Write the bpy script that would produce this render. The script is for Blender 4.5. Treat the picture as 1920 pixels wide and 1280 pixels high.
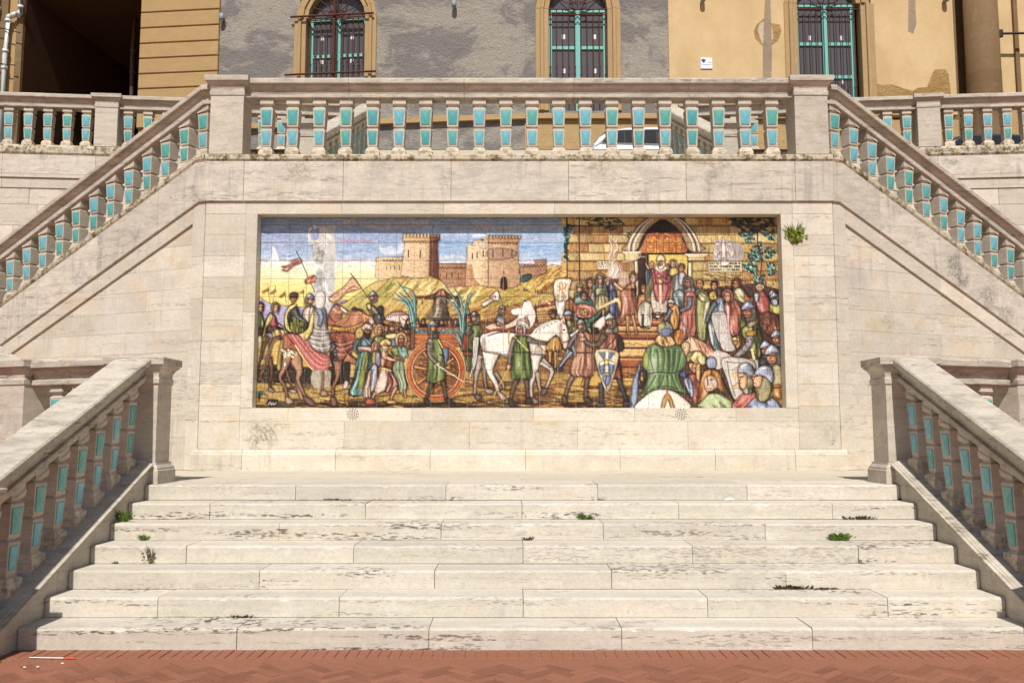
import bpy, bmesh, math, random
import numpy as np
from mathutils import Vector, Matrix

for o in list(bpy.data.objects): bpy.data.objects.remove(o)
SC = bpy.context.scene
C = SC.collection
rnd = random.Random(11)

# ---------------------------------------------------------------- camera, sky, sun, exposure
CAMX, CAMZ, PITCH, FPX = -0.105, 1.65, 0.10053, 1700.0
cam = bpy.data.cameras.new('camera'); cam.lens = 36*FPX/1920; cam.sensor_width = 36; cam.sensor_fit = 'HORIZONTAL'
cam.clip_start = 0.1; cam.clip_end = 500
camo = bpy.data.objects.new('camera', cam); C.objects.link(camo)
camo.location = (CAMX, 0, CAMZ); camo.rotation_euler = (math.pi/2+PITCH, 0, 0)
SC.camera = camo
SUN_EL, SUN_AZ = math.radians(51), math.radians(2.5)      # height; swing to the left of straight behind the camera
w = bpy.data.worlds.new('World'); SC.world = w; w.use_nodes = True
nt = w.node_tree; nt.nodes.clear()
sky = nt.nodes.new('ShaderNodeTexSky'); sky.sky_type = 'NISHITA'; sky.sun_disc = False
sky.sun_elevation = SUN_EL; sky.sun_rotation = math.pi+SUN_AZ; sky.altitude = 600; sky.dust_density = 1.5
bg = nt.nodes.new('ShaderNodeBackground'); bg.inputs[1].default_value = 0.066
out = nt.nodes.new('ShaderNodeOutputWorld'); nt.links.new(sky.outputs[0], bg.inputs[0]); nt.links.new(bg.outputs[0], out.inputs[0])
sun = bpy.data.lights.new('sun', 'SUN'); sun.energy = 4.5; sun.angle = math.radians(0.53); sun.color = (1, .962, .90)
suno = bpy.data.objects.new('sun', sun); C.objects.link(suno)
d = Vector((math.sin(SUN_AZ)*math.cos(SUN_EL), math.cos(SUN_AZ)*math.cos(SUN_EL), -math.sin(SUN_EL)))
suno.rotation_euler = d.to_track_quat('-Z', 'Y').to_euler(); suno.location = (-6, -20, 30)
SC.view_settings.view_transform = 'Standard'; SC.view_settings.look = 'None'
SC.view_settings.exposure = 0.07; SC.view_settings.gamma = 1.0; SC.view_settings.use_curve_mapping = False
SC.cycles.max_bounces = 6; SC.cycles.diffuse_bounces = 4; SC.cycles.use_denoising = True
try: SC.cycles.denoiser = 'OPENIMAGEDENOISE'
except Exception: pass

# where a line of sight of the photograph (1920x1280) meets a vertical plane: used to read off real positions
def ray(x, y):
    a = (x-960)/FPX; b = (640-y)/FPX; c, s = math.cos(PITCH), math.sin(PITCH)
    return Vector((a, c-b*s, s+b*c))
def at(x, y, Y):
    r = ray(x, y); t = Y/r.y
    return Vector((CAMX+r.x*t, Y, CAMZ+r.z*t))
def on_plane(x, y, P, N):
    r = ray(x, y); o = Vector((CAMX, 0, CAMZ)); t = (Vector(P)-o).dot(N)/r.dot(N)
    return o+r*t

# ---------------------------------------------------------------- helpers
def lin(c): return tuple(((v/255)/12.92 if v/255 <= .04045 else ((v/255+.055)/1.055)**2.4) for v in c)
def tag(o, label=None, cat=None, group=None, kind=None):
    if label: o['label'] = label
    if cat: o['category'] = cat
    if group: o['group'] = group
    if kind: o['kind'] = kind
    return o
def empty(name, loc=(0, 0, 0), rz=0, parent=None):
    o = bpy.data.objects.new(name, None); C.objects.link(o); o.location = loc; o.rotation_euler = (0, 0, rz)
    o.empty_display_size = .1
    if parent: o.parent = parent
    return o
def place(name, me, parent=None, loc=(0, 0, 0), rz=0):
    o = bpy.data.objects.new(name, me); C.objects.link(o); o.location = loc; o.rotation_euler = (0, 0, rz)
    if parent: o.parent = parent
    return o
class MB:
    """collects faces; build() links them as one mesh object"""
    def __init__(s): s.v = []; s.f = []; s.m = []
    def face(s, pts, mi=0):
        i = len(s.v); s.v += [tuple(p) for p in pts]; s.f.append(tuple(range(i, i+len(pts)))); s.m.append(mi)
    def loft(s, rings, cap0=True, cap1=True, closed=True, mi=0):
        i = len(s.v); n = len(rings[0])
        for r in rings: s.v += [tuple(p) for p in r]
        for k in range(len(rings)-1):
            for j in range(n if closed else n-1):
                a = i+k*n+j; b = i+k*n+(j+1) % n; s.f.append((a, b, b+n, a+n)); s.m.append(mi)
        if cap0: s.f.append(tuple(reversed(range(i, i+n)))); s.m.append(mi)
        if cap1: e = i+(len(rings)-1)*n; s.f.append(tuple(range(e, e+n))); s.m.append(mi)
        return s
    def box(s, x0, x1, y0, y1, z0, z1, b=0.0, mi=0):
        if b <= 0:
            s.loft([[(x0, y0, z0), (x1, y0, z0), (x1, y1, z0), (x0, y1, z0)], [(x0, y0, z1), (x1, y0, z1), (x1, y1, z1), (x0, y1, z1)]], mi=mi); return s
        def ring(z, i, c):
            X0, X1, Y0, Y1 = x0+i, x1-i, y0+i, y1-i
            return [(X0+c, Y0, z), (X1-c, Y0, z), (X1, Y0+c, z), (X1, Y1-c, z), (X1-c, Y1, z), (X0+c, Y1, z), (X0, Y1-c, z), (X0, Y0+c, z)]
        s.loft([ring(z0, b*.7, b*.5), ring(z0+b, 0, b), ring(z1-b, 0, b), ring(z1, b*.7, b*.5)], mi=mi); return s
    def prism(s, poly, O, U, N, d0, d1, b=.006, mi=0):
        """wall piece: outline poly [(u,z)] on the plane O,U with outward normal N, face at d1, back at d0, softened front edge"""
        O, U, N = Vector(O), Vector(U), Vector(N); Z = Vector((0, 0, 1))
        P = lambda p, d: O+U*p[0]+N*d+Z*p[1]
        q = inset(poly, b)
        s.loft([[P(p, d0) for p in poly], [P(p, d1-b) for p in poly], [P(p, d1) for p in q]], cap0=False, mi=mi); return s
    def tube(s, pts, r, n=8, r1=None, mi=0):
        rings = []; pts = [Vector(p) for p in pts]
        for k, p in enumerate(pts):
            t = (pts[min(k+1, len(pts)-1)]-pts[max(k-1, 0)]).normalized()
            a = t.cross(Vector((0, 0, 1)))
            if a.length < .01: a = Vector((1, 0, 0))
            a.normalize(); bb = t.cross(a); rr = r if r1 is None else r+(r1-r)*k/(len(pts)-1)
            rings.append([p+(a*math.cos(6.2832*j/n)+bb*math.sin(6.2832*j/n))*rr for j in range(n)])
        s.loft(rings, mi=mi); return s
    def sweep(s, prof, p0, p1, N, mi=0, bev=0.004):
        """moulding: profile [(n,z)] carried from p0 to p1"""
        p0, p1, N = Vector(p0), Vector(p1), Vector(N); Z = Vector((0, 0, 1))
        s.loft([[p0+N*a+Z*z for a, z in prof], [p1+N*a+Z*z for a, z in prof]], mi=mi); return s
    def lathe(s, prof, c, n=16, mi=0):
        c = Vector(c)
        s.loft([[c+Vector((r*math.cos(6.2832*j/n), r*math.sin(6.2832*j/n), z)) for j in range(n)] for r, z in prof], mi=mi); return s
    def mesh(s, name, mats, smooth=False):
        me = bpy.data.meshes.new(name); me.from_pydata(s.v, [], s.f)
        for m in (mats if isinstance(mats, (list, tuple)) else [mats]): me.materials.append(m)
        if any(s.m): me.polygons.foreach_set('material_index', s.m)
        bm = bmesh.new(); bm.from_mesh(me); bmesh.ops.remove_doubles(bm, verts=bm.verts, dist=1e-5); bmesh.ops.recalc_face_normals(bm, faces=bm.faces); bm.to_mesh(me); bm.free()
        if smooth: me.polygons.foreach_set('use_smooth', [True]*len(me.polygons))
        me.update(); return me
    def build(s, name, mats, parent=None, smooth=False, loc=(0, 0, 0), rz=0):
        return place(name, s.mesh(name, mats, smooth), parent, loc, rz)
def inset(poly, b):
    n = len(poly); A = sum(poly[i][0]*poly[(i+1) % n][1]-poly[(i+1) % n][0]*poly[i][1] for i in range(n))
    sg = 1 if A > 0 else -1; L = []
    for i in range(n):
        (ax, ay), (bx, by) = poly[i], poly[(i+1) % n]; dx, dy = bx-ax, by-ay; l = math.hypot(dx, dy) or 1e-9
        nx, ny = -dy/l*sg, dx/l*sg; L.append((nx, ny, nx*ax+ny*ay+b))
    out = []
    for i in range(n):
        a1, b1, c1 = L[i-1]; a2, b2, c2 = L[i]; D = a1*b2-a2*b1
        out.append(poly[i] if abs(D) < 1e-6 else ((c1*b2-c2*b1)/D, (a1*c2-a2*c1)/D))
    return out
def clip(poly, a, b, c):
    """keep a*u+b*z<=c"""
    out = []; n = len(poly)
    for i in range(n):
        p, q = poly[i], poly[(i+1) % n]; dp = a*p[0]+b*p[1]-c; dq = a*q[0]+b*q[1]-c
        if dp <= 0: out.append(p)
        if (dp < 0 < dq) or (dq < 0 < dp): t = dp/(dp-dq); out.append((p[0]+(q[0]-p[0])*t, p[1]+(q[1]-p[1])*t))
    return out
def rect(u0, u1, z0, z1, g=.003): return [(u0+g, z0+g), (u1-g, z0+g), (u1-g, z1-g), (u0+g, z1-g)]
# ---------------------------------------------------------------- materials
class NT:
    def __init__(s, name, rough=.8, spec=.3):
        s.m = bpy.data.materials.new(name); s.m.use_nodes = True; s.t = s.m.node_tree; s.b = s.t.nodes['Principled BSDF']
        s.b.inputs['Roughness'].default_value = rough; s.b.inputs['Specular IOR Level'].default_value = spec
        s.geo = s.n('ShaderNodeNewGeometry').outputs['Position']
    def n(s, k, **p):
        x = s.t.nodes.new(k)
        for a, v in p.items(): setattr(x, a, v)
        return x
    def put(s, sock, v):
        if hasattr(v, 'is_output'): s.t.links.new(v, sock)
        else: sock.default_value = v
    def vec(s, sc, src=None, rot=(0, 0, 0), loc=(0, 0, 0)):
        x = s.n('ShaderNodeMapping'); s.put(x.inputs[0], src or s.geo); x.inputs['Scale'].default_value = sc; x.inputs['Rotation'].default_value = rot; x.inputs['Location'].default_value = loc; return x.outputs[0]
    def noise(s, sc=(1, 1, 1), scale=1., det=4., ro=.6, src=None, dist=0., loc=(0, 0, 0)):
        x = s.n('ShaderNodeTexNoise'); s.put(x.inputs['Vector'], s.vec(sc, src, loc=loc)); x.inputs['Scale'].default_value = scale; x.inputs['Detail'].default_value = det; x.inputs['Roughness'].default_value = ro; x.inputs['Distortion'].default_value = dist; return x.outputs['Fac']
    def ramp(s, v, lo, hi, a=0., b=1.):
        x = s.n('ShaderNodeMapRange'); x.clamp = True; s.put(x.inputs[0], v); x.inputs[1].default_value = lo; x.inputs[2].default_value = hi; x.inputs[3].default_value = a; x.inputs[4].default_value = b; return x.outputs[0]
    def mix(s, f, a, b, mode='MIX'):
        x = s.n('ShaderNodeMix', data_type='RGBA', blend_type=mode); s.put(x.inputs[0], f)
        for i, v in ((6, a), (7, b)): s.put(x.inputs[i], v if hasattr(v, 'is_output') else (*v[:3], 1))
        return x.outputs[2]
    def math(s, op, a, b=0.):
        x = s.n('ShaderNodeMath', operation=op); s.put(x.inputs[0], a); s.put(x.inputs[1], b); return x.outputs[0]
    def rand(s): return s.n('ShaderNodeObjectInfo').outputs['Random']
    def col(s, v): s.put(s.b.inputs['Base Color'], v if hasattr(v, 'is_output') else (*v[:3], 1))
    def bump(s, h, st=.3, dist=.02):
        x = s.n('ShaderNodeBump'); x.inputs['Strength'].default_value = st; x.inputs['Distance'].default_value = dist; s.put(x.inputs['Height'], h); s.t.links.new(x.outputs[0], s.b.inputs['Normal'])
    def sep(s, src=None):
        x = s.n('ShaderNodeSeparateXYZ'); s.put(x.inputs[0], src or s.geo); return x.outputs
def sc(c, k): return tuple(min(v*k, .9) for v in c)

def stone(name, base, streak=(1.6, 1.6, 2.6), pits=.0, stain=.35, grey=.3, moss=0., var=.1, rough=.78, bump=.25, pitsc=(9, 9, 42), grime=0., spots=(), drip=0.):
    t = NT(name, rough, .25); B = lin(base)
    n1 = t.noise(streak, 1.6, 7, .68); c = t.mix(t.ramp(n1, .32, .70), sc(B, .86), sc(B, 1.05))
    vn = t.noise((.7, 1.6, 20), 1.3, 6, .7, loc=(4, 4, 4)); c = t.mix(t.ramp(vn, .40, .66, 0, .35 if pits > .8 else .12), c, sc(B, .76)); n0 = t.noise((1, 1, 1), 26, 4, .72); c = t.mix(t.ramp(n0, .36, .70, 0, .48), c, sc(B, .66)); n7 = t.noise((1, 1, 1.6), 75, 3, .7, loc=(3, 3, 3)); c = t.mix(t.ramp(n7, .54, .70, 0, .45), c, sc(B, .55))
    n4 = t.noise((1, 1, 1.4), 3.4, 6, .7, loc=(6, 2, 4)); c = t.mix(t.ramp(n4, .55, .70, 0, .45), c, (B[0]*1.10, B[1]*1.13, B[2]*1.18)); c = t.mix(t.ramp(n4, .46, .34, 0, .30), c, (B[0]*.80, B[1]*.78, B[2]*.76))
    n2 = t.noise((1, 1, 1.3), 2.0, 8, .74, loc=(3, 1, 7)); c = t.mix(t.ramp(n2, .53, .68, 0, stain), c, (B[0]*.90, B[1]*.72, B[2]*.46))
    n3 = t.noise((1, 1, .8), 2.3, 8, .76, loc=(9, 4, 2)); c = t.mix(t.ramp(n3, .55, .70, 0, grey), c, (.30, .285, .26))
    r = t.rand(); c = t.mix(1., c, t.mix(r, (1-var, 1-var, 1-var*1.15), (1+var*.5, 1+var*.45, 1+var*.35)), 'MULTIPLY')
    h = t.math('ADD', t.math('MULTIPLY', n0, .35), t.math('MULTIPLY', n1, .25))
    if grime:
        gm = t.math('MULTIPLY', t.ramp(t.noise((2.2, 2.2, 9), 1.4, 7, .75, loc=(1, 6, 3)), .46, .68), grime); c = t.mix(gm, c, (.10, .085, .07))
    if drip:
        dm = t.math('MULTIPLY', t.ramp(t.noise((11, 11, .55), 1., 5, .7, loc=(2, 2, 5)), .54, .70), t.ramp(t.noise((.8, .8, .8), 1.2, 3, .6, loc=(8, 1, 2)), .42, .62)); c = t.mix(t.math('MULTIPLY', dm, drip), c, (.27, .245, .21))
    if pits:
        p = t.noise(pitsc, 1.0, 3, .55, dist=.05); zone = t.math('MULTIPLY', t.ramp(t.noise((.55, .55, 13), 1.1, 5, .66, loc=(5, 5, 5)), .52, .60), t.ramp(t.math('FRACT', t.math('MULTIPLY', t.rand(), 7.3)), .1, .7, .35, 1.))
        pm = t.math('MULTIPLY', t.ramp(p, .50, .58), zone); pm2 = t.math('MULTIPLY', pm, pits)
        c = t.mix(pm2, c, (.13, .10, .075)); h = t.math('SUBTRACT', h, t.math('MULTIPLY', pm2, 1.4))
        q = t.ramp(t.noise((36, 36, 95), 1., 2, .5), .60, .70); q = t.math('MULTIPLY', q, .28*pits); c = t.mix(q, c, (.22, .18, .135))
    if moss:
        m = t.math('MULTIPLY', t.ramp(t.noise((1, 1, 1), 9, 7, .78, loc=(2, 8, 1)), .47, .57), moss)
        m = t.math('MULTIPLY', m, t.ramp(t.noise((1, 1, 1), .9, 2, .5), .24, .44))
        mc = t.mix(t.noise((1, 1, 1), 30, 2, .5), (.085, .06, .025), (.22, .17, .06)); c = t.mix(m, c, mc)
    # stains and lichen with their own outline
    if spots:
        wz = t.noise((1, 1, 1), 7, 5, .7, loc=(1, 1, 9)); fine = t.ramp(t.noise((1, 1, 1), 24, 5, .75, loc=(7, 3, 1)), .40, .60)
        for (p, rad, colr, stg, lacy) in spots:
            x = t.n('ShaderNodeVectorMath', operation='DISTANCE'); t.put(x.inputs[0], t.geo); x.inputs[1].default_value = p
            dd = t.math('ADD', x.outputs['Value'], t.math('MULTIPLY', t.math('SUBTRACT', wz, .5), rad*2.2)); m = t.ramp(dd, rad, rad*.35, 0, stg)
            if lacy: m = t.math('MULTIPLY', m, fine)
            c = t.mix(m, c, colr)
    t.col(c); t.bump(h, bump, .012); return t.m
MAT = {}
def wp(x, y, Y=13.09): return tuple(at(x, y, Y))
_c, _s = math.cos(math.radians(23.4)), math.sin(math.radians(23.4))
def rp(x, y): sd = -1 if x < 960 else 1; return tuple(on_plane(x, y, (sd*4.615, 13.09, 0), Vector((sd*_s, -_c, 0))))
OLV, DKG, OCH, GRY, WHT = (.20, .165, .08), (.12, .11, .10), (.50, .36, .16), (.40, .38, .345), (.66, .62, .55)
WSP = [(wp(492, 818), .26, OLV, .8, 1), (wp(1553, 815), .20, GRY, .8, 1), (wp(1560, 830), .05, DKG, .7, 1), (wp(414, 470), .24, GRY, .6, 1), (wp(1515, 715), .10, OCH, .5, 1), (wp(1528, 747), .12, OCH, .5, 1), (wp(400, 792), .10, OCH, .5, 1), (wp(415, 840), .14, OCH, .45, 1), (wp(1300, 835), .14, OCH, .4, 1), (wp(1400, 770), .2, GRY, .3, 1),
       (rp(325, 485), .16, OCH, .5, 1), (rp(340, 492), .14, OCH, .35, 0), (rp(280, 488), .2, OCH, .35, 1), (rp(205, 610), .45, WHT, .5, 0), (rp(260, 640), .3, WHT, .45, 0), (rp(1640, 610), .14, OCH, .55, 1), (rp(1668, 600), .18, OLV, .45, 1), (rp(1610, 520), .28, GRY, .45, 0), (rp(1740, 560), .3, WHT, .4, 0), (rp(1700, 650), .14, OCH, .5, 1), (rp(1600, 860), .12, OCH, .5, 1), (rp(310, 700), .14, GRY, .4, 1), (rp(1830, 640), .16, OCH, .4, 1)]
FSP = [(rp(1785, 500), .24, DKG, .85, 1), (rp(1800, 525), .18, DKG, .85, 1), (rp(1850, 560), .22, DKG, .6, 1), (rp(1885, 590), .22, DKG, .7, 1), (rp(1620, 400), .26, GRY, .5, 1), (rp(1720, 450), .2, GRY, .5, 1), (rp(1590, 360), .2, GRY, .6, 1), (wp(880, 318), .28, GRY, .7, 1), (wp(960, 325), .3, GRY, .6, 1), (wp(1130, 316), .3, OLV, .55, 1), (wp(1220, 330), .3, GRY, .6, 1), (wp(1340, 320), .26, OLV, .5, 1), (wp(560, 318), .26, OLV, .5, 1), (wp(500, 330), .22, GRY, .5, 1), (wp(700, 322), .3, GRY, .5, 1), (wp(440, 330), .22, GRY, .5, 1), (wp(1540, 340), .24, GRY, .5, 1),
       (rp(60, 600), .24, GRY, .5, 1), (rp(150, 520), .22, GRY, .5, 1), (rp(250, 430), .24, GRY, .5, 1), (rp(290, 410), .2, GRY, .55, 1), (rp(330, 350), .24, GRY, .5, 1)]
MAT['wall'] = stone('wall_travertine', (224, 213, 196), stain=.44, grey=.26, pits=.35, var=.13, spots=WSP, drip=.40)
MAT['step'] = stone('step_travertine', (218, 209, 194), (1.1, 5, 9), pits=1., stain=.16, grey=.34, var=.09, pitsc=(16, 16, 66), bump=.3)
MAT['tread'] = stone('landing_travertine', (214, 203, 184), (1.2, 4, 6), pits=.4, stain=.2, grey=.16, var=.06)
MAT['balu'] = stone('balustrade_stone', (210, 199, 182), (2, 2, 4), stain=.2, grey=.5, var=.08, bump=.25, pits=.3, grime=.25)
MAT['rail'] = stone('handrail_stone', (210, 199, 182), (1.5, 3, 5), pits=.6, stain=.12, grey=.5, var=.07, bump=.35, grime=.48)
MAT['ledge'] = stone('weathered_ledge_stone', (212, 200, 178), (2, 2, 6), pits=.6, stain=.4, grey=.5, moss=1., var=.06, bump=.4)
MAT['foot'] = stone('baluster_foot_stone', (222, 208, 186), (2, 2, 4), pits=.4, stain=.3, grey=.4, moss=.55, var=.08)
MAT['fascia'] = stone('fascia_travertine', (222, 212, 196), stain=.22, grey=.8, pits=.45, var=.10, grime=.3, spots=FSP, drip=.75)
def plain(name, c, rough=.6, spec=.4, var=.0, metal=0., nz=0.):
    t = NT(name, rough, spec); B = lin(c); v = t.mix(t.rand(), sc(B, 1-var), sc(B, 1+var)) if var else B
    if nz: v = t.mix(t.ramp(t.noise((1, 1, 1), 9, 5, .7), .35, .7, 0, nz), v, sc(B, .55))
    t.col(v); t.b.inputs['Metallic'].default_value = metal; return t.m
MAT['mortar'] = plain('joint_mortar', (120, 98, 76), .95, .1, nz=.5)
MAT['dark'] = plain('joint_gap', (52, 42, 34), .95, .1)
def glaze():
    t = NT('turquoise_glaze', .22, .5); r = t.rand()
    a = t.mix(t.ramp(r, .35, .5), lin((92, 170, 160)), lin((114, 182, 196)))
    a = t.mix(t.ramp(r, .0, .14), lin((80, 160, 166)), a)
    n = t.noise((1, 1, 1), 28, 4, .6); a = t.mix(t.ramp(n, .35, .75, 0, .4), a, lin((70, 144, 146)))
    a = t.mix(t.ramp(t.noise((1, 1, 1), 60, 3, .6), .66, .75, 0, .55), a, lin((150, 150, 130)))
    t.col(a); t.bump(n, .12, .004); t.put(t.b.inputs['Roughness'], t.ramp(n, .3, .7, .16, .42)); return t.m
MAT['glaze'] = glaze()
def brickmat():
    t = NT('terracotta_brick', .85, .2); B = lin((144, 96, 75)); r = t.rand()
    c = t.mix(r, sc(B, .72), (B[0]*1.2, B[1]*1.2, B[2]*1.15)); n = t.noise((1, 1, 1), 18, 5, .7)
    c = t.mix(t.ramp(n, .3, .75, 0, .4), c, lin((132, 84, 68))); c = t.mix(t.ramp(t.noise((1, 1, 1), 1.6, 4, .6), .45, .75, 0, .35), c, lin((166, 112, 90)))
    c = t.mix(t.ramp(t.noise((1, 1, 1), 55, 2, .5), .66, .74, 0, .5), c, lin((190, 158, 134))); t.col(c); t.bump(n, .3, .006); return t.m
MAT['brick'] = brickmat()
def groundmat():
    t = NT('brick_paving', .9, .2); x = t.n('ShaderNodeTexBrick'); t.put(x.inputs['Vector'], t.vec((1, 1, 1), rot=(0, 0, .785)))
    x.inputs['Scale'].default_value = 1; x.inputs['Brick Width'].default_value = .24; x.inputs['Row Height'].default_value = .08; x.inputs['Mortar Size'].default_value = .003
    x.inputs['Color1'].default_value = (*lin((140, 90, 72)), 1); x.inputs['Color2'].default_value = (*lin((156, 102, 82)), 1); x.inputs['Mortar'].default_value = (*lin((160, 120, 98)), 1)
    n = t.noise((1, 1, 1), 3, 5, .7); t.col(t.mix(t.ramp(n, .4, .8, 0, .4), x.outputs[0], lin((150, 100, 80)))); return t.m
MAT['ground'] = groundmat()
MAT['bedding'] = plain('brick_joint_sand', (158, 108, 82), .95, .1, nz=.5)
def plaster(name, base, alt, k=1.6, bump=.5, fine=16, mixlo=.42, mixhi=.62, dark=(90, 84, 78)):
    t = NT(name, .93, .15); n1 = t.noise((1, 1, 1.5), k*.35, 8, .72, dist=.5); c = t.mix(t.ramp(n1, mixlo, mixhi), lin(base), lin(alt))
    n2 = t.noise((1, 1, 1.2), fine, 6, .72); c = t.mix(t.ramp(n2, .38, .72, 0, .5), c, sc(lin(base), .66)); n3 = t.noise((1, 1, 1.6), 2.6, 8, .78, dist=.25)
    c = t.mix(t.ramp(n3, .56, .72, 0, .5), c, lin(dark)); h = t.math('ADD', t.math('MULTIPLY', n2, .6), t.math('MULTIPLY', n3, .8)); t.col(c); t.bump(h, bump, .09); return t.m
MAT['greyplaster'] = plaster('rough_grey_plaster', (170, 162, 150), (132, 126, 123), k=1.2, bump=.8, fine=13, mixlo=.46, mixhi=.54, dark=(96, 90, 82))
def yellowplaster():
    t = NT('ochre_plaster', .92, .15); B = lin((214, 188, 144)); n1 = t.noise((1, 1, .7), .7, 6, .66)
    c = t.mix(t.ramp(n1, .38, .68), B, lin((198, 168, 124))); n2 = t.noise((1, 1, 1), 22, 4, .7); c = t.mix(t.ramp(n2, .4, .75, 0, .25), c, lin((176, 140, 96)))
    n3 = t.noise((1.6, 1, .5), 1.1, 7, .72, loc=(4, 0, 3)); c = t.mix(t.ramp(n3, .60, .74, 0, .55), c, lin((168, 140, 104)))
    n4 = t.noise((1, 1, 1), 5.5, 6, .75, loc=(1, 2, 3)); c = t.mix(t.ramp(n4, .70, .76, 0, .6), c, lin((150, 120, 84))); t.col(c); t.bump(n2, .2, .01); return t.m
MAT['ochre'] = yellowplaster()
MAT['rust'] = stone('ochre_rusticated_stone', (188, 156, 108), (1, 1, 2), stain=.3, grey=.18, var=.05)
MAT['frame'] = stone('ochre_window_stone', (186, 156, 112), (6, 6, 1), stain=.3, grey=.3, var=.05, pits=.2)
MAT['dado'] = stone('dado_stone', (190, 160, 112), (2, 2, 3), stain=.3, grey=.35, var=.05, pits=.7, pitsc=(16, 16, 16))
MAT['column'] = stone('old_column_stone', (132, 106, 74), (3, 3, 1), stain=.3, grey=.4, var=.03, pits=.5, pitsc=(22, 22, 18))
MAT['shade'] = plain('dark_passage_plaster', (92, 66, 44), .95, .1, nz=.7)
MAT['teal'] = plain('turquoise_window_paint', (126, 196, 186), .55, .3, nz=.25)
MAT['iron'] = plain('rusty_iron', (92, 52, 34), .7, .3, nz=.5)
MAT['blackiron'] = plain('black_iron', (44, 40, 40), .6, .3)
MAT['zinc'] = plain('grey_lamp_metal', (136, 148, 156), .45, .5)
MAT['pvc'] = plain('pale_pipe', (214, 222, 220), .45, .4, nz=.15)
MAT['oldpipe'] = plain('brown_pipe', (110, 84, 66), .6, .3, nz=.4)
MAT['paper'] = plain('white_paper', (236, 234, 230), .8, .2)
MAT['plaque'] = plain('white_plaque', (230, 232, 236), .4, .4)
MAT['blue'] = plain('plaque_blue_print', (62, 76, 130), .5, .3)
MAT['orange'] = plain('orange_plastic', (226, 96, 60), .5, .4)
def glassmat(name, c, rough=.08):
    t = NT(name, rough, .6); t.col(lin(c)); return t.m
MAT['pane'] = glassmat('window_glass', (92, 90, 92), .12)
MAT['carglass'] = glassmat('car_glass', (38, 40, 44), .05)
def carpaint(name, c):
    t = NT(name, .28, .5); t.col(lin(c)); t.b.inputs['Coat Weight'].default_value = .6; t.b.inputs['Coat Roughness'].default_value = .06; return t.m
MAT['carwhite'] = carpaint('white_car_paint', (232, 232, 232)); MAT['cardark'] = carpaint('dark_car_paint', (58, 60, 64))
MAT['rubber'] = plain('tyre_rubber', (34, 33, 32), .85, .2); MAT['rim'] = plain('wheel_rim', (170, 172, 176), .35, .5, metal=.6)
MAT['headlight'] = glassmat('lamp_glass', (210, 214, 216), .1); MAT['taillight'] = glassmat('tail_lamp', (150, 24, 20), .15)
MAT['plastic'] = plain('black_plastic', (40, 40, 42), .6, .3)
MAT['asphalt'] = plain('street_paving', (128, 116, 102), .9, .2, nz=.4)
def leaf(name, a, b):
    t = NT(name, .7, .25); t.col(t.mix(t.noise((1, 1, 1), 40, 2, .5), lin(a), lin(b))); return t.m
MAT['leaf'] = leaf('weed_leaf', (66, 98, 40), (120, 140, 62)); MAT['leafdark'] = leaf('dark_weed', (64, 44, 34), (104, 84, 46)); MAT['twig'] = leaf('dry_weed', (96, 92, 74), (140, 132, 100)); MAT['fern'] = leaf('wall_fern', (84, 110, 38), (150, 150, 60))
def muralmat():
    t = NT('painted_glaze', .3, .35); x = t.n('ShaderNodeVertexColor'); x.layer_name = 'Col'
    c = t.mix(t.math('MULTIPLY', t.rand(), .05), x.outputs[0], (.30, .28, .25)); n = t.noise((1, 1, 1), 9, 3, .6); t.col(c); t.bump(n, .05, .01)
    t.put(t.b.inputs['Roughness'], t.ramp(t.noise((1, 1, 1), 14, 4, .6), .3, .7, .22, .45)); return t.m
MAT['mural'] = muralmat()
MAT['grout'] = plain('tile_grout', (186, 166, 138), .95, .1)
# ---------------------------------------------------------------- site dimensions (metres)
RISE, TREAD, Y1, HW = .16, .3877, 7.161, 3.908        # steps: seven risers, first riser, half width
LZ = 7*RISE                                             # lower landing
YW, HC = 13.09, 4.615                                   # face of the mural wall, half width of the centre block
AL = math.radians(23.4); CA, SA = math.cos(AL), math.sin(AL)
SL = .483                                               # slope of the upper flights
TZ = 7.72                                               # street level above
def side_frame(sd, ox, oy):
    """frame of a wall that recedes outward on side sd: origin, outward run, face normal, z rotation"""
    return Vector((sd*ox, oy, 0)), Vector((sd*CA, SA, 0)), Vector((sd*SA, -CA, 0)), sd*AL
SIDE = {-1: 'left', 1: 'right'}

# ---------------------------------------------------------------- ground with herringbone bricks
g = MB(); g.face([(-150, -150, -.03), (150, -150, -.03), (150, 150, -.03), (-150, 150, -.03)])
ground = g.build('ground', MAT['ground']); tag(ground, kind='structure')
pav = MB(); pav.face([(-9, 5.2, -.008), (9, 5.2, -.008), (9, Y1+.02, -.008), (-9, Y1+.02, -.008)])
paving = pav.build('brick_paving', MAT['bedding']); tag(paving, kind='structure')
def brick_mesh(L, W):
    return MB().box(-L/2, L/2, -W/2, W/2, -.05, 0, .004).mesh('brick', MAT['brick'])
BL, BW = .24, .08; bm_h = brick_mesh(BL-.009, BW-.009); bm_s = brick_mesh(.0725, .262)
spots = []
x = -4.6
while x < 4.6: spots.append((x, Y1-.1335, 0, bm_s)); x += .0805
ca = math.cos(math.pi/4)
for i in range(-80, 80):
    for j in range(-22, 22):
        for v in (0, 1):
            px, py = (i+3*j)*BW, (i-3*j)*BW
            cx, cy = (px+1.5*BW, py+.5*BW) if v == 0 else (px+.5*BW, py+2.5*BW)
            X = (cx-cy)*ca; Y = (cx+cy)*ca+6.1
            if 5.35 < Y < Y1-.18 and -5.3 < X < 5.3: spots.append((X, Y, math.pi/4+(math.pi/2 if v else 0), bm_h))
def seen(s): return abs(s[0]-CAMX) < s[1]*.585 and s[1] > 5.86
vis = [s for s in spots if seen(s)]; vis.sort(key=lambda s: (s[3] is not bm_s and 0, s[1])); keep = vis[:300]
ks = set(id(s) for s in keep)
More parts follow.
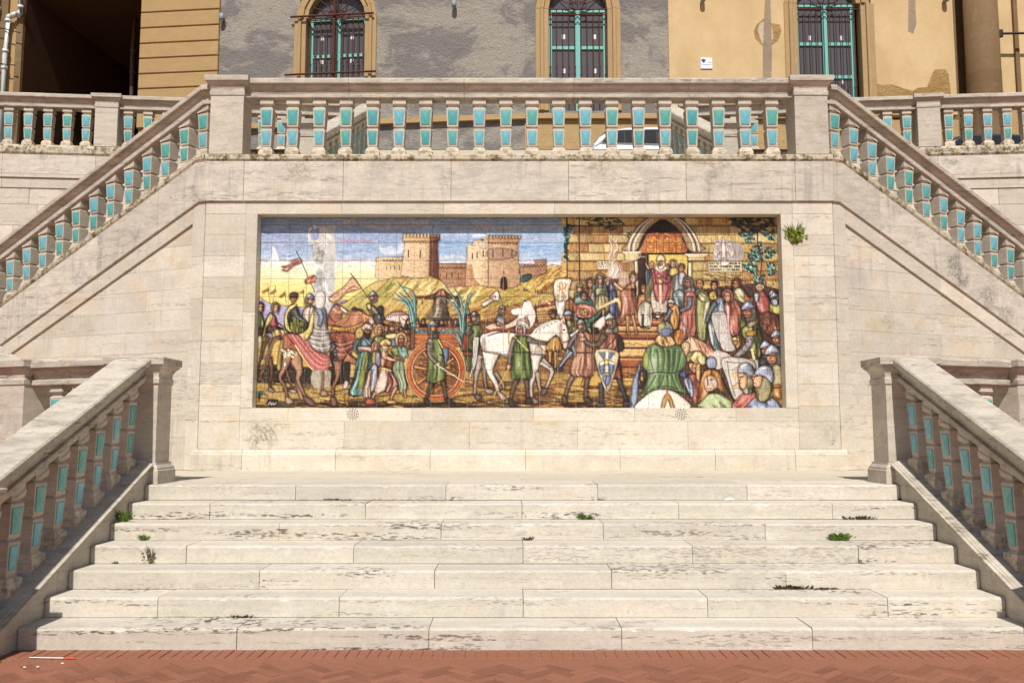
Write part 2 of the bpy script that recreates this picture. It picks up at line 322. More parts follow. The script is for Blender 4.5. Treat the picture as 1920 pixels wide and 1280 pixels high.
for s in keep:
    o = place('brick', s[3], paving, (s[0], s[1], rnd.uniform(-.0025, .0008) if s[3] is bm_s or s[1] < Y1-.42 else -.0055), s[2]+rnd.uniform(-.012, .012)); o.rotation_euler[0] = rnd.uniform(-.008, .008); o.rotation_euler[1] = rnd.uniform(-.008, .008)
rest = MB()
for s in spots:
    if id(s) in ks: continue
    L, W = (BL-.009, BW-.009) if s[3] is bm_h else (.0725, .262)
    c, n = math.cos(s[2]), math.sin(s[2]); z = rnd.uniform(-.003, .001) if s[3] is bm_s or s[1] < Y1-.42 else -.0055
    P = lambda a, b, zz: (s[0]+a*c-b*n, s[1]+a*n+b*c, zz)
    q = [(-L/2, -W/2), (L/2, -W/2), (L/2, W/2), (-L/2, W/2)]
    rest.loft([[P(a, b, -.05) for a, b in q], [P(a, b, z-.004) for a, b in q], [P(a*.97, b*.92, z) for a, b in q]], cap0=False)
tag(rest.build('outer_bricks', MAT['brick'], paving), kind='stuff')

# ---------------------------------------------------------------- the broad steps
stairs = empty('stone_staircase', (0, Y1, 0)); tag(stairs, 'broad flight of seven worn travertine steps rising from the brick paving', 'staircase')
JOINTS = [[443.7, 804, 1166, 1524], [295, 635.5, 981, 1327, 1665], [486, 814.6, 1147, 1474], [349, 662.7, 980.7, 1298.6, 1610], [523, 827, 1131, 1434.7], [393, 685, 978.7, 1272.7, 1561], [554, 836, 1120.8, 1401]]
for k in range(7):
    yk = Y1+k*TREAD; st = empty('step', (0, yk-Y1, k*RISE), parent=stairs)
    xs = [-HW]+[at(px, 1000, yk).x*(1.0) for px in JOINTS[k]]+[HW]
    xs = [-HW]+[CAMX+(px-960)/FPX*((yk)*math.cos(PITCH)+((k+.5)*RISE-CAMZ)*math.sin(PITCH)) for px in JOINTS[k]]+[HW]
    dep = TREAD+.04 if k < 6 else .62
    for a, b in zip(xs[:-1], xs[1:]):
        jy = rnd.uniform(-.004, .004); jz = rnd.uniform(-.003, .002)
        m = MB(); g2 = .0025; r = .014; x0, x1 = a+g2, b-g2; n = 30; rg = random.Random(int(a*1000)+k)
        # softened, slightly worn nosing along the length
        rings = []
        for q in range(n+1):
            X = x0+(x1-x0)*q/n; wv = rg.uniform(-.003, .0012)-(rg.uniform(.004, .016) if rg.random() < .07 else 0); e = .004 if q in (0, n) else 0
            rings.append([(X, jy+e, .0034 if k else -.02), (X, jy+e, RISE-r*1.3+wv), (X, jy+r*.35+e-wv, RISE-r*.4+wv*.6+jz), (X, jy+r*1.4-wv, RISE+wv*.4+jz-e*.5), (X, dep, RISE+jz), (X, dep, .002)])
        m.loft(rings); m.build('step_slab', MAT['step'], st)
    MB().box(-HW, HW, .06, dep, -.02, RISE-.03).build('step_bed', MAT['dark'], st)
# lower landing
yl = Y1+6*TREAD+.62
land = MB()
for z in (LZ-.12,): pass
top = [(-HW-.02, yl), (HW+.02, yl), (4.3, 10.0), (9.5, 12.45), (9.5, 17), (-9.5, 17), (-9.5, 12.45), (-4.3, 10.0)]
land.loft([[(x, y, .3) for x, y in top], [(x, y, LZ-.004) for x, y in top]])
landing = land.build('landing', MAT['tread']); tag(landing, kind='structure')
x = -4.6; row = 0
for (ya, yb) in ((yl, 10.9), (10.9, 11.75), (11.75, 12.5), (12.5, YW-.02)):
    x = -4.45+(.55 if row % 2 else 0); xs = [-4.45]
    while x < 4.0:
        x += rnd.uniform(1.2, 1.7)
        if x < 4.1: xs.append(x)
    xs.append(4.45); row += 1
    for a, b in zip(xs[:-1], xs[1:]):
        if ya < 10.2: a, b = max(a, -3.8), min(b, 3.8)
        if b-a > .2: MB().box(a+.002, b-.002, ya+.002, yb-.002, LZ-.04, LZ+rnd.uniform(0, .003), .004).build('landing_slab', MAT['tread'], landing)

# ---------------------------------------------------------------- mural wall, stone by stone
X_ = lambda px, y=600: at(px, y, YW).x
Z_ = lambda py: at(960, py, YW).z
wall = empty('mural_wall', (0, YW, LZ)); tag(wall, 'pale travertine centre wall of squared blocks framing the tiled picture', 'wall')
OW, UW, NW = Vector((0, 0, -LZ)), Vector((1, 0, 0)), Vector((0, -1, 0))
ZP, ZC, ZS, ZB, ZT, ZF = Z_(842), Z_(790), Z_(764.5), Z_(764.5), Z_(401.5), Z_(378)
HO, HF = 3.848, 4.022
def block(name, poly, d1, mat, parent, O=OW, U=UW, N=NW, d0=-.26, b=.0035):
    return MB().prism(poly, O, U, N, d0, d1+rnd.uniform(-.0015, .0008), b).build(name, mat, parent)
# plinth with its moulding
pj = [-HC-.08]+[X_(v, 860) for v in (455, 630, 807, 985, 1162, 1340, 1490)]+[HC+.08]
for a, b in zip(pj[:-1], pj[1:]):
    prof = [(-.2, LZ), (.045, LZ), (.045, ZP-.075), (.032, ZP-.06), (.03, ZP-.04), (.012, ZP-.012), (.008, ZP), (-.2, ZP)]
    MB().sweep([(n, z-LZ) for n, z in prof], (a+.0025, 0, 0), (b-.0025, 0, 0), NW).build('plinth_stone', MAT['wall'], wall)
def course(z0, z1, js, d1=0., mat='wall', name='wall_stone', b=.0032):
    for a, c in zip(js[:-1], js[1:]): block(name, rect(a, c, z0, z1, .0010), d1, MAT[mat], wall, b=b)
course(ZP, ZC, [-HF]+[X_(v, 815) for v in (645, 880, 1083, 1290)]+[HF])
course(ZC, ZS, [-HF]+[X_(v, 775) for v in (540, 772, 1000, 1190, 1380)]+[HF])
course(ZT, ZF, [-HF]+[X_(v, 390) for v in (640, 832, 1040, 1237)]+[HF])
zj = [ZP, ZC]+[Z_(v) for v in (761, 720, 680, 640, 600, 559, 520, 480, 440, 401)]+[ZF]
for sd in (-1, 1):
    for a, b in zip(zj[:-1], zj[1:]):
        u = sorted((sd*HF, sd*(HC-.0)))
        block('wall_stone', rect(u[0], u[1], a, b, .0010), 0, MAT['wall'], wall)
    for a, b in ((ZS, Z_(585)), (Z_(585), ZT)):
        u = sorted((sd*HO, sd*HF)); block('jamb_stone', rect(u[0], u[1], a, b, .0008), 0.004, MAT['wall'], wall, b=.004)
# fascia above, standing proud, and its weathered ledge
fj = [-HC-.02]+[X_(v, 340) for v in (458, 644, 846, 1066, 1286, 1490)]+[HC+.02]
ZL = Z_(303); ZBASE = Z_(291)
for a, b in zip(fj[:-1], fj[1:]):
    block('fascia_stone', rect(a, b, ZF, ZL, .002), .032, MAT['fascia'], wall, b=.005)
    prof = [(-.35, ZL), (.034, ZL), (.046, ZL+.02), (.052, ZL+.025), (.052, ZBASE-.02), (.04, ZBASE), (-.35, ZBASE)]
    MB().sweep([(n, z-LZ) for n, z in prof], (a+.002, 0, 0), (b-.002, 0, 0), NW).build('ledge_stone', MAT['ledge'], wall)
MB().box(-HC+.1, HC-.1, .245, 1.6, 0, ZBASE-LZ-.06).build('wall_core', MAT['dark'], wall)
# the sound holes drilled under the picture
for px in (661.5, 1277):
    hm = MB(); c = at(px, 776, YW-.0025)
    for r, n in ((0, 1), (.028, 6), (.055, 12), (.08, 12)):
        for j in range(n):
            q = 6.283*j/n+r*20; hx, hz = c.x+r*math.cos(q), c.z+r*math.sin(q)-LZ
            hm.loft([[(hx+.0075*math.cos(i), -.0045, hz+.0075*math.sin(i)) for i in (0, 1.05, 2.1, 3.14, 4.2, 5.25)]], cap0=True, cap1=False)
    tag(hm.build('drilled_holes', MAT['dark'], wall), kind='stuff')

# ---------------------------------------------------------------- walls of the two upper flights
def panel_rows(sd):
    return [LZ]+[on_plane(1587, y, (CAMX*0+HC, YW, 0), Vector((SA, -CA, 0))).z for y in (820, 779, 739, 699, 658.6, 617.6, 578, 539, 501, 458.5, 420)]
for sd in (-1, 1):
    O, U, N, rz = side_frame(sd, HC, YW)
    root = empty('flight_wall', (O.x, O.y, LZ)); tag(root, f'pale stone wall under the {SIDE[sd]} upper flight with slanting fascia and ashlar panel', 'wall', 'walls under the raking flights')
    OR = Vector((0, 0, -LZ)); L1, L2, LT = 5.10, 4.845, 5.735; SE = 6.4
    # ashlar panel
    zs = panel_rows(sd)
    for r, (a, b) in enumerate(zip(zs[:-1], zs[1:])):
        u = .24; rr = random.Random(r*7+sd)
        while u < SE:
            wdt = rr.uniform(.55, 1.15); v = min(u+wdt, SE)
            p = clip(rect(u, v, a, b, .0009), SL, 1, L2-.002)
            if len(p) >= 3 and max(q[0] for q in p)-min(q[0] for q in p) > .03: block('wall_stone', p, -.032, MAT['wall'], root, OR, U, N, b=.003)
            u = v
    # corner strip, sloping band, fascia, ledge
    zc = [LZ]+[Z_(v) for v in (787, 720, 640, 559, 480)]+[L1-.02]
    for a, b in zip(zc[:-1], zc[1:]):
        p = clip(rect(.012, .24, a, b, .0008), SL, 1, L1-.002)
        if len(p) >= 3: block('corner_stone', p, 0, MAT['wall'], root, OR, U, N, b=.003)
    js = [.012, .9, 2.1, 3.35, 4.5, 5.5, SE]
    for a, b in zip(js[:-1], js[1:]):
        p = [(max(a, .24)+.002, L2-SL*max(a, .24)+.002), (b-.002, L2-SL*b+.002), (b-.002, L1-SL*b-.002), (max(a, .24)+.002, L1-SL*max(a, .24)-.002)]
        block('band_stone', p, 0, MAT['wall'], root, OR, U, N, b=.003)
        p = [(a+.002, L1-SL*a), (b-.002, L1-SL*b), (b-.002, LT-SL*b), (a+.002, LT-SL*a)]
        if a < .1: p = [(a, ZF), (.12, ZF), (b-.002, L1-SL*b), (b-.002, LT-SL*b), (.21, ZL), (a, ZL)]
        block('fascia_stone', p, .032, MAT['fascia'], root, OR, U, N, b=.005)
        prof = [(-.35, 0), (.034, 0), (.050, .03), (.050, .085), (.038, .10), (-.35, .10)]
        aa = max(a, .21)
        MB().sweep(prof, OR+U*(aa+.002)+Vector((0, 0, LT-SL*aa)), OR+U*(b-.002)+Vector((0, 0, LT-SL*b)), N).build('ledge_stone', MAT['ledge'], root)
    MB().sweep([(-.35, 0), (.034, 0), (.050, .03), (.050, .085), (.038, .10), (-.35, .10)], OR+U*.03+Vector((0, 0, ZL)), OR+U*.208+Vector((0, 0, ZL)), N).build('ledge_stone', MAT['ledge'], root)
    MB().prism([(0.1, LZ), (SE, LZ), (SE, L1-SL*SE-.1), (.1, L1-.1)], OR, U, N, -1.2, -.235, .01).build('wall_core', MAT['dark'], root)
    # the flight itself: treads behind the parapet
    sm = MB(); pts = []; n = 18; t = .34
    for k in range(n): pts += [(.3+k*t, 5.66-k*t*SL), (.3+(k+1)*t, 5.66-k*t*SL)]
    poly = [(.3, 3.0)]+pts+[(.3+n*t, 2.0)]
    P = lambda q, d: OR+U*q[0]+N*d+Vector((0, 0, q[1]))
    sm.loft([[P(q, -.36) for q in poly], [P(q, -2.6) for q in poly]]); sm.build('flight_steps', MAT['tread'], root)
# upper landing floor
m = MB().box(-HC, HC, YW+.3, 15.3, ZBASE-.25, ZBASE-.02); tag(m.build('upper_landing', MAT['tread']), kind='structure')
# ---------------------------------------------------------------- balustrades
RING = [(0, .106), (.082, .106), (.098, .096), (.122, .088), (.150, .064), (.158, .068), (.165, .072), (.415, .086), (.428, .080), (.436, .060), (.448, .060), (.456, .078), (.464, .082), (.735, .096), (.748, .088), (.758, .070), (.772, .070), (.800, .100), (.812, .104), (.822, .096), (.89, .096)]
_bal = {}
def baluster_meshes(slope, H):
    k = (round(slope, 3), round(H, 2))
    if k in _bal: return _bal[k]
    f = H/.89; out = []
    for lo, hi, nm, mt in ((0, 3, 'baluster_foot', 'foot'), (3, len(RING), 'baluster', 'balu')):
        m = MB(); rings = []; rs = RING[lo:hi+1]
        for z, h in rs:
            z *= f
            q = [(-h, -h), (h, -h), (h, h), (-h, h)]
            top = max(0, (z-.77*f)/(.12*f)); bot = max(0, (.13*f-z)/(.13*f)); k2 = 1 if z > .81*f else 0
            kb = 1 if z < .08*f else (.6 if z < .11*f else 0)
            rings.append([(x, y, z+slope*x*(k2+kb)+(.06*k2 if slope and z > .85*f else 0)-(.05 if slope and z < .001 else 0)) for x, y in q])
        m.loft(rings); out.append(m.mesh(nm, MAT[mt]))
    def tile(z0, z1, w0, w1, h0, h1):
        m = MB(); z0 *= f; z1 *= f; e = .0055
        base = [(-w0, -h0, z0), (w0, -h0, z0), (w1, -h1, z1), (-w1, -h1, z1)]
        r1 = [(x, y-e, z) for x, y, z in base]; zc = (z0+z1)/2; wm = (w0+w1)/2
        r2 = [(x*.93, y-e-.003, zc+(z-zc)*.95) for x, y, z in base]
        m.loft([base, r1, r2], cap0=False, cap1=False); hc = (h0+h1)/2+.019
        for i in range(4): m.face([r2[i], r2[(i+1) % 4], (0, -hc, zc)])
        return m.mesh('glazed_tile', MAT['glaze'])
    tl = [tile(.492, .708, .062, .072, .0832, .0945), tile(.19, .392, .052, .062, .0730, .0845)]
    _bal[k] = (out, tl); return _bal[k]
def add_balusters(root, spots, rz, slope, H):
    (foot, shaft), tiles = baluster_meshes(slope, H)
    for p in spots:
        b = place('baluster', shaft, root, (p[0]+rnd.uniform(-.004, .004), p[1], p[2]), rz+rnd.uniform(-.02, .02))
        place('baluster_foot', foot, b)
        for t in tiles: place('glazed_tile', t, b)
RP = [(.128, 0), (.132, .008), (.132, .054), (.126, .060), (.098, .062), (.098, .078), (.106, .080), (.106, .096), (.108, .115), (.122, .142), (.150, .164), (.150, .172), (.166, .174), (.166, .194), (.196, .197), (.20, .204), (.20, .262), (.186, .28)]
def rail_profile(k=1., h=1.): r = [(a*k, b*h) for a, b in RP]; return r+[(-a, b) for a, b in reversed(r)]
def rail(root, p0, p1, N, cuts, k=1., h=1.):
    p0, p1 = Vector(p0), Vector(p1); cs = [0]+cuts+[1]; L = (p1-p0).length
    for a, b in zip(cs[:-1], cs[1:]):
        e = .0025/L; j = Vector((0, 0, rnd.uniform(-.003, .003)))
        MB().sweep(rail_profile(k, h), p0.lerp(p1, a+e)+j, p0.lerp(p1, b-e)+j, N).build('rail_stone', MAT['rail'], root)
def post(root, c, w, dp, z0, z1, rz=0, base=0., mat='balu'):
    """square pier with moulded cap; c centre of the foot"""
    p = empty('pier', (c[0], c[1], 0), rz, root); hw, hd = w/2, dp/2
    def sq(z, g): return [(-hw-g, -hd-g, z), (hw+g, -hd-g, z), (hw+g, hd+g, z), (-hw-g, hd+g, z)]
    zb = z0
    if base:
        MB().loft([sq(z0, .055), sq(z0+base*.62, .055), sq(z0+base*.66, .045), sq(z0+base*.74, .045), sq(z0+base*.9, .02), sq(z0+base, .018)]).build('pier_base', MAT[mat], p); zb = z0+base
    MB().loft([sq(zb, -.004), sq(zb+.004, 0), sq(z1-.285, 0)]).build('shaft', MAT[mat], p)
    MB().loft([sq(z1-.283, .012), sq(z1-.225, .014), sq(z1-.215, .004), sq(z1-.175, .006), sq(z1-.14, .02), sq(z1-.105, .052), sq(z1-.10, .06), sq(z1-.082, .063), sq(z1-.078, .078), sq(z1-.006, .08), sq(z1, .074)]).build('cap', MAT['rail'], p)
    return p
ZR = Z_(148); ZU = ZR-.28                                  # centre rail: top and underside
YB = YW+.16                                                # balustrade axis
b = empty('centre_balustrade', (0, YB, ZBASE)); tag(b, 'level stone balustrade with twenty turquoise-tiled balusters above the mural', 'balustrade')
add_balusters(b, [(-3.783+.3982*k, 0, 0) for k in range(20)], 0, 0, ZU-ZBASE)
rail(b, (-4.10, 0, ZU-ZBASE), (4.10, 0, ZU-ZBASE), (0, -1, 0), [.19, .40, .60, .81])
for sd in (-1, 1): post(b, (sd*4.335, 0), .49, .42, 0, ZR-ZBASE+.012)
# raking balustrades of the upper flights
for sd in (-1, 1):
    O, U, N, rz = side_frame(sd, HC, YW); O = O-N*.16+U*.0
    B0 = LT+.10; R0 = 6.905
    root = empty('raking_balustrade', (O.x, O.y, B0)); tag(root, f'slanting stone balustrade with turquoise tiles descending to the {SIDE[sd]} of the mural', 'balustrade', 'raking balustrades of the upper flights')
    S = [.17+.363*k for k in range(15)]; zb = lambda s: -SL*s
    add_balusters(root, [(U.x*s, U.y*s, zb(s)) for s in S], rz, -sd*SL, .80)
    hh = R0-B0
    p0 = U*.152+Vector((0, 0, hh-.28-SL*.152)); p1 = U*5.8+Vector((0, 0, hh-.28-SL*5.8))
    rail(root, p0, p1, N, [.14, .32, .5, .68, .84])
    MB().sweep(rail_profile(), Vector((-sd*.045, .02, hh-.28-SL*.152)), U*.150+Vector((0, 0, hh-.28-SL*.152)), N).build('rail_stone', MAT['rail'], root)
# lower balustrades beside the broad steps
NS = lambda y: RISE+(y-Y1)*RISE/TREAD                       # nosing line
LS = RISE/TREAD; XL = 4.12
for sd in (-1, 1):
    root = empty('lower_balustrade', (sd*XL, 8.2, 0)); tag(root, f'stepped stone balustrade with heavy handrail along the {SIDE[sd]} end of the broad steps', 'balustrade', 'balustrades flanking the broad steps')
    rz = math.pi/2 if sd < 0 else -math.pi/2; o = 8.2
    ys = [9.40-.352*k for k in range(9)]
    add_balusters(root, [(0, y-o, NS(y)+.185) for y in ys], rz, LS if sd < 0 else -LS, .835)
    ya, yb = 6.35, 9.66
    N = Vector((1, 0, 0))
    zt = 1.277-.262
    rail(root, (0, ya-o, NS(ya)+zt), (0, yb-o, NS(yb)+zt), N, [.12, .38, .66], .95, .94)
    # string wall with its moulded coping
    for a, b2 in ((6.75, 7.75), (7.75, 8.8), (8.8, 9.6)):
        MB().loft([[(-sd*.208, a+.002-o, -.02), (-sd*.208, b2-.002-o, -.02), (-sd*.208, b2-.002-o, NS(b2)+.135), (-sd*.208, a+.002-o, NS(a)+.135)], [(sd*.208, a+.002-o, -.02), (sd*.208, b2-.002-o, -.02), (sd*.208, b2-.002-o, NS(b2)+.135), (sd*.208, a+.002-o, NS(a)+.135)]]).build('string_stone', MAT['balu'], root)
        cp = [(.230, .137), (.250, .147), (.250, .163), (.222, .167), (.218, .176), (.200, .180), (.196, .186), (.15, .198), (.14, .200)]
        MB().sweep(cp+[(-n, z) for n, z in reversed(cp)], (0, a+.002-o, NS(a)), (0, b2-.002-o, NS(b2)), Vector((1, 0, 0))).build('coping_stone', MAT['rail'], root)
    post(root, (sd*.0, 9.85-o), .49, .39, LZ, 2.455, 0, .22)
    post(root, (sd*.0, 6.42-o), .49, .42, 0, 1.25, 0, .22)
# balustrades of the lower landing, receding outward from the piers
for sd in (-1, 1):
    O, U, N, rz = side_frame(sd, 4.205, 10.1)
    root = empty('landing_balustrade', (O.x, O.y, 0)); tag(root, f'short level balustrade with a square pier behind the {SIDE[sd]} lower handrail', 'balustrade', 'balustrades of the lower landing')
    zb = 1.36; zr = 2.485
    add_balusters(root, [(U.x*s, U.y*s, zb) for s in (.54, .895, 1.25)], rz, 0, .845)
    rail(root, U*.12+Vector((0, 0, zr-.28)), U*1.61+Vector((0, 0, zr-.28)), N, [.6])
    post(root, (U.x*1.865, U.y*1.865), .47, .42, zb, zr+.012, rz)
    add_balusters(root, [(U.x*s, U.y*s, zb+.05+.48*(s-2.1)) for s in (2.33, 2.69, 3.05)], rz, sd*.48, .82)
    rail(root, U*2.12+Vector((0, 0, zr-.26)), U*3.6+Vector((0, 0, zr-.26+.48*1.48)), N, [.5])
    MB().prism([(.1, -.02), (3.6, -.02), (3.6, zb+.7), (2.1, zb), (.1, zb)], Vector((0, 0, 0)), U, N, -.36, .22, .01).build('retaining_stone', MAT['balu'], root)
# ---------------------------------------------------------------- terrace above: street, retaining walls, balustrades
st = MB(); st.face([(-60, 19.0, TZ), (60, 19.0, TZ), (60, 60, TZ), (-60, 60, TZ)]); tag(st.build('street', MAT['asphalt']), kind='structure')
st = MB()
for k in range(12):
    y = 15.3+k*.335; z = ZBASE-.02+k*(TZ-ZBASE)/12
    st.box(-3.4, 3.4, y, y+.36, z-.2, z+(TZ-ZBASE)/12)
tag(st.build('street_steps', MAT['tread']), kind='structure')
TR = 8.86
for sd in (-1, 1):
    P0 = Vector((sd*3.3, 19.38, 0)); P1 = Vector((sd*13.2, 18.5, 0)); U = (P1-P0).normalized(); N = Vector((U.y*sd, -abs(U.x), 0)); rz = math.atan2(U.y*sd, U.x*sd); LN = (P1-P0).length
    root = empty('terrace_wall', P0); tag(root, f'pale stone retaining wall of the street behind the {SIDE[sd]} upper flight', 'wall', 'retaining walls of the upper street')
    zs = [5.0, 5.5, 6.0, 6.45, 6.80]
    for r, (a, b2) in enumerate(zip(zs[:-1], zs[1:])):
        u = 0.; rr = random.Random(r+sd*3)
        while u < LN:
            v = min(u+rr.uniform(.8, 1.5), LN); block('wall_stone', rect(u, v, a, b2, .003), 0, MAT['wall'], root, Vector((0, 0, 0)), U, N); u = v
    for a, b2, dd, mt in ((6.80, 7.02, .02, 'wall'), (7.02, 7.10, .05, 'wall'), (7.10, 7.52, .05, 'fascia')):
        u = 0.
        while u < LN:
            v = min(u+1.9, LN); block('band_stone', rect(u, v, a, b2, .002), dd, MAT[mt], root, Vector((0, 0, 0)), U, N); u = v
    u = 0.
    while u < LN:
        v = min(u+1.9, LN); MB().sweep([(-.5, 7.522), (.052, 7.522), (.075, 7.56), (.075, 7.68), (.05, TZ+.01), (-.5, TZ+.01)], U*(u+.002), U*(v-.002), N).build('ledge_stone', MAT['ledge'], root); u = v
    MB().prism([(0, 1.0), (LN, 1.0), (LN, 5.0), (0, 5.0)], Vector((0, 0, 0)), U, N, -.5, -.02, .01).build('wall_foot', MAT['wall'], root)
    bal = empty('terrace_balustrade', (P0-N*.13)); tag(bal, f'level street balustrade with turquoise tiles high on the {SIDE[sd]} behind the flight', 'balustrade', 'balustrades along the upper street')
    pp = on_plane(201 if sd < 0 else 1740, 230, P0, N); sp = (pp-P0).dot(U)
    zr = TR-.28
    sps = [sp-.42-.405*k for k in range(15) if sp-.42-.405*k > .35]+[sp+.45+.40*k for k in range(13) if sp+.45+.40*k < LN-.2]
    add_balusters(bal, [(U.x*s, U.y*s, TZ+.01) for s in sps], rz, 0, zr-TZ-.01)
    rail(bal, U*.26+Vector((0, 0, zr)), U*(sp-.245)+Vector((0, 0, zr)), N, [.35, .7])
    rail(bal, U*(sp+.245)+Vector((0, 0, zr)), U*LN+Vector((0, 0, zr)), N, [.25, .5, .75])
    post(bal, (U.x*sp, U.y*sp), .47, .4, TZ, TR+.01, rz)
    # sloping balustrade of the street steps
    fb = empty('street_step_balustrade', (sd*3.6, 15.2, 0)); tag(fb, f'sloping balustrade beside the street steps seen through the centre balusters, {SIDE[sd]} one', 'balustrade', 'balustrades of the street steps')
    A0 = Vector((0, .1, ZR-.12)); A1 = Vector((-sd*.38, 4.15, TR)); D = (A1-A0); sl = D.z/Vector((D.x, D.y)).length
    Uf = Vector((D.x, D.y, 0)).normalized(); Nf = Vector((-sd*Uf.y, sd*Uf.x, 0)); fz = math.atan2(-Nf.x, Nf.y)+math.pi; fz = math.atan2(Nf.x, -Nf.y)
    rail(fb, A0-Vector((0, 0, .27)), A1-Vector((0, 0, .27)), Nf, [.33, .66])
    LF = Vector((D.x, D.y)).length
    add_balusters(fb, [(Uf.x*s, .1+Uf.y*s, ZR-.12-.27-.84+sl*s) for s in [.3+.37*k for k in range(10)]], fz, sl if sd < 0 else -sl, .84)
    MB().prism([(0, 4.5), (LF, 4.5), (LF, A1.z-1.1), (0, A0.z-1.1)], Vector((0, .1, 0)), Uf, Nf, -.2, .2, .01).build('string_stone', MAT['balu'], fb)
    post(fb, (sd*.06, -.16), .47, .42, ZBASE-.03, ZR-.02)

# ---------------------------------------------------------------- town building behind
FY = 25.5; BX0 = .305
FA = math.radians(6)
OFl = Vector((BX0, FY, 0)); UFl = Vector((-math.cos(FA), math.sin(FA), 0)); NFl = Vector((-math.sin(FA), -math.cos(FA), 0))
UFr = Vector((1, 0, 0)); NFr = Vector((0, -1, 0))
def fl(x, y): p = on_plane(x, y, OFl, NFl); return (p-OFl).dot(UFl), p.z
def fr(x, y): p = on_plane(x, y, OFl, NFr); return (p-OFl).dot(UFr), p.z
TOP = 17.5
house = empty('town_building', (BX0, FY, TZ)); tag(house, 'old town building with grey and ochre plaster and barred turquoise windows', 'building')
Z0 = Vector((0, 0, -TZ))
def hp(name, poly, mat, U, N, d1, d0=-.3, b=.008): return MB().prism(poly, Z0, U, N, d0, d1, b).build(name, MAT[mat], house)
ZSTR = fr(960, 226)[1]; ZSTR2 = fr(960, 216)[1]
# left stretch (grey plaster) with window opening cut as separate wall fields
wl0, wl1 = fl(700, 90)[0], fl(561, 90)[0]; ul = fl(411, 100)[0]; ulp = fl(263, 100)[0]
w1b = fl(640, 146)[1]
for nm, u0, u1, z0, z1 in (('plaster_field', 0, wl0, ZSTR2, TOP), ('plaster_field', wl1, ul, ZSTR2, TOP), ('plaster_field', wl0, wl1, ZSTR2, w1b), ('plaster_field', wl0, wl1, fl(640, 30)[1]+.95, TOP)):
    hp(nm, [(u0, z0), (u1, z0), (u1, z1), (u0, z1)], 'greyplaster', UFl, NFl, 0)
hp('dado', [(0, TZ), (ulp, TZ), (ulp, ZSTR), (0, ZSTR)], 'greyplaster', UFl, NFl, .02)
hp('string_course', [(0, ZSTR), (ul, ZSTR), (ul, ZSTR2), (0, ZSTR2)], 'dado', UFl, NFl, .16)
# rusticated ochre corner, course by course
zz = [ZSTR2]+[fl(336, v)[1] for v in (196, 166, 138, 109, 81, 52, 23, -6, -35, -64, -93)]
for a, b2 in zip(zz[:-1], zz[1:]): hp('rusticated_course', [(ul+.01, a+.02), (ulp, a+.02), (ulp, b2-.01), (ul+.01, b2-.01)], 'rust', UFl, NFl, .07, b=.02)
hp('corner_core', [(ul, TZ), (ulp-.03, TZ), (ulp-.03, TOP), (ul, TOP)], 'frame', UFl, NFl, -.02)
# right stretch: grey field, ochre field
g0, g1 = fr(1006, 100)[0], fr(1162, 100)[0]; gy = fr(1254, 100)[0]; y0_, y1_ = fr(1474, 100)[0], fr(1636, 100)[0]; ye = fr(1790, 100)[0]
w2b, w3b = fr(1085, 208)[1], fr(1550, 250)[1]; at2 = 16.2
for nm, u0, u1, z0, z1, mt in (('plaster_field', 0, g0, ZSTR2, TOP, 'greyplaster'), ('plaster_field', g1, gy, ZSTR2, TOP, 'greyplaster'), ('plaster_field', g0, g1, ZSTR2, w2b, 'greyplaster'), ('plaster_field', g0, g1, at2, TOP, 'greyplaster'), ('plaster_field', gy, y0_, ZSTR2, TOP, 'ochre'), ('plaster_field', y1_, ye, ZSTR2, TOP, 'ochre'), ('plaster_field', y0_, y1_, at2, TOP, 'ochre')):
    hp(nm, [(u0, z0), (u1, z0), (u1, z1), (u0, z1)], mt, UFr, NFr, 0 if mt == 'greyplaster' else .018)
hp('dado', [(0, TZ), (g0-.35, TZ), (g0-.35, ZSTR), (0, ZSTR)], 'greyplaster', UFr, NFr, .02)
hp('dado', [(g0-.35, TZ), (ye, TZ), (ye, ZSTR), (g0-.35, ZSTR)], 'dado', UFr, NFr, .05)
hp('string_course', [(0, ZSTR), (y0_, ZSTR), (y0_, ZSTR2), (0, ZSTR2)], 'dado', UFr, NFr, .17)
# exposed patches where the ochre coat has fallen
def patch(pts, mat, d, fn, U, N):
    q = [fn(*p) for p in pts]; return MB().prism(q, Z0, U, N, -.05, d, .004).build('bare_patch', MAT[mat], house)
MAT['rubble'] = plaster('exposed_rubble', (190, 156, 104), (170, 134, 86), k=5, bump=.9, fine=12); MAT['whitecoat'] = plaster('old_white_coat', (214, 196, 172), (196, 176, 150), k=4, bump=.4); MAT['greypatch'] = plaster('cement_patch', (164, 146, 122), (150, 134, 116), k=4, bump=.3)
patch([(1642, 190), (1642, 158), (1655, 160), (1672, 159), (1690, 165), (1710, 171), (1722, 165), (1738, 164), (1747, 140), (1752, 131), (1772, 130), (1778, 140), (1784, 190)], 'rubble', .022, fr, UFr, NFr)
patch([(1413, 60), (1418, 47), (1432, 35), (1440, 43), (1462, 47), (1465, 60), (1458, 78), (1440, 90), (1428, 86), (1416, 74)], 'rubble', .021, fr, UFr, NFr)
patch([(1420, 58), (1424, 45), (1434, 41), (1447, 50), (1450, 72), (1440, 88), (1428, 82)], 'whitecoat', .025, fr, UFr, NFr)
patch([(1430, 150), (1430, 90), (1434, 0), (1444, 0), (1447, 90), (1446, 150)], 'greypatch', .028, fr, UFr, NFr)
patch([(1703, 0), (1716, 0), (1716, 20), (1718, 45), (1712, 64), (1702, 60)], 'greypatch', .022, fr, UFr, NFr)
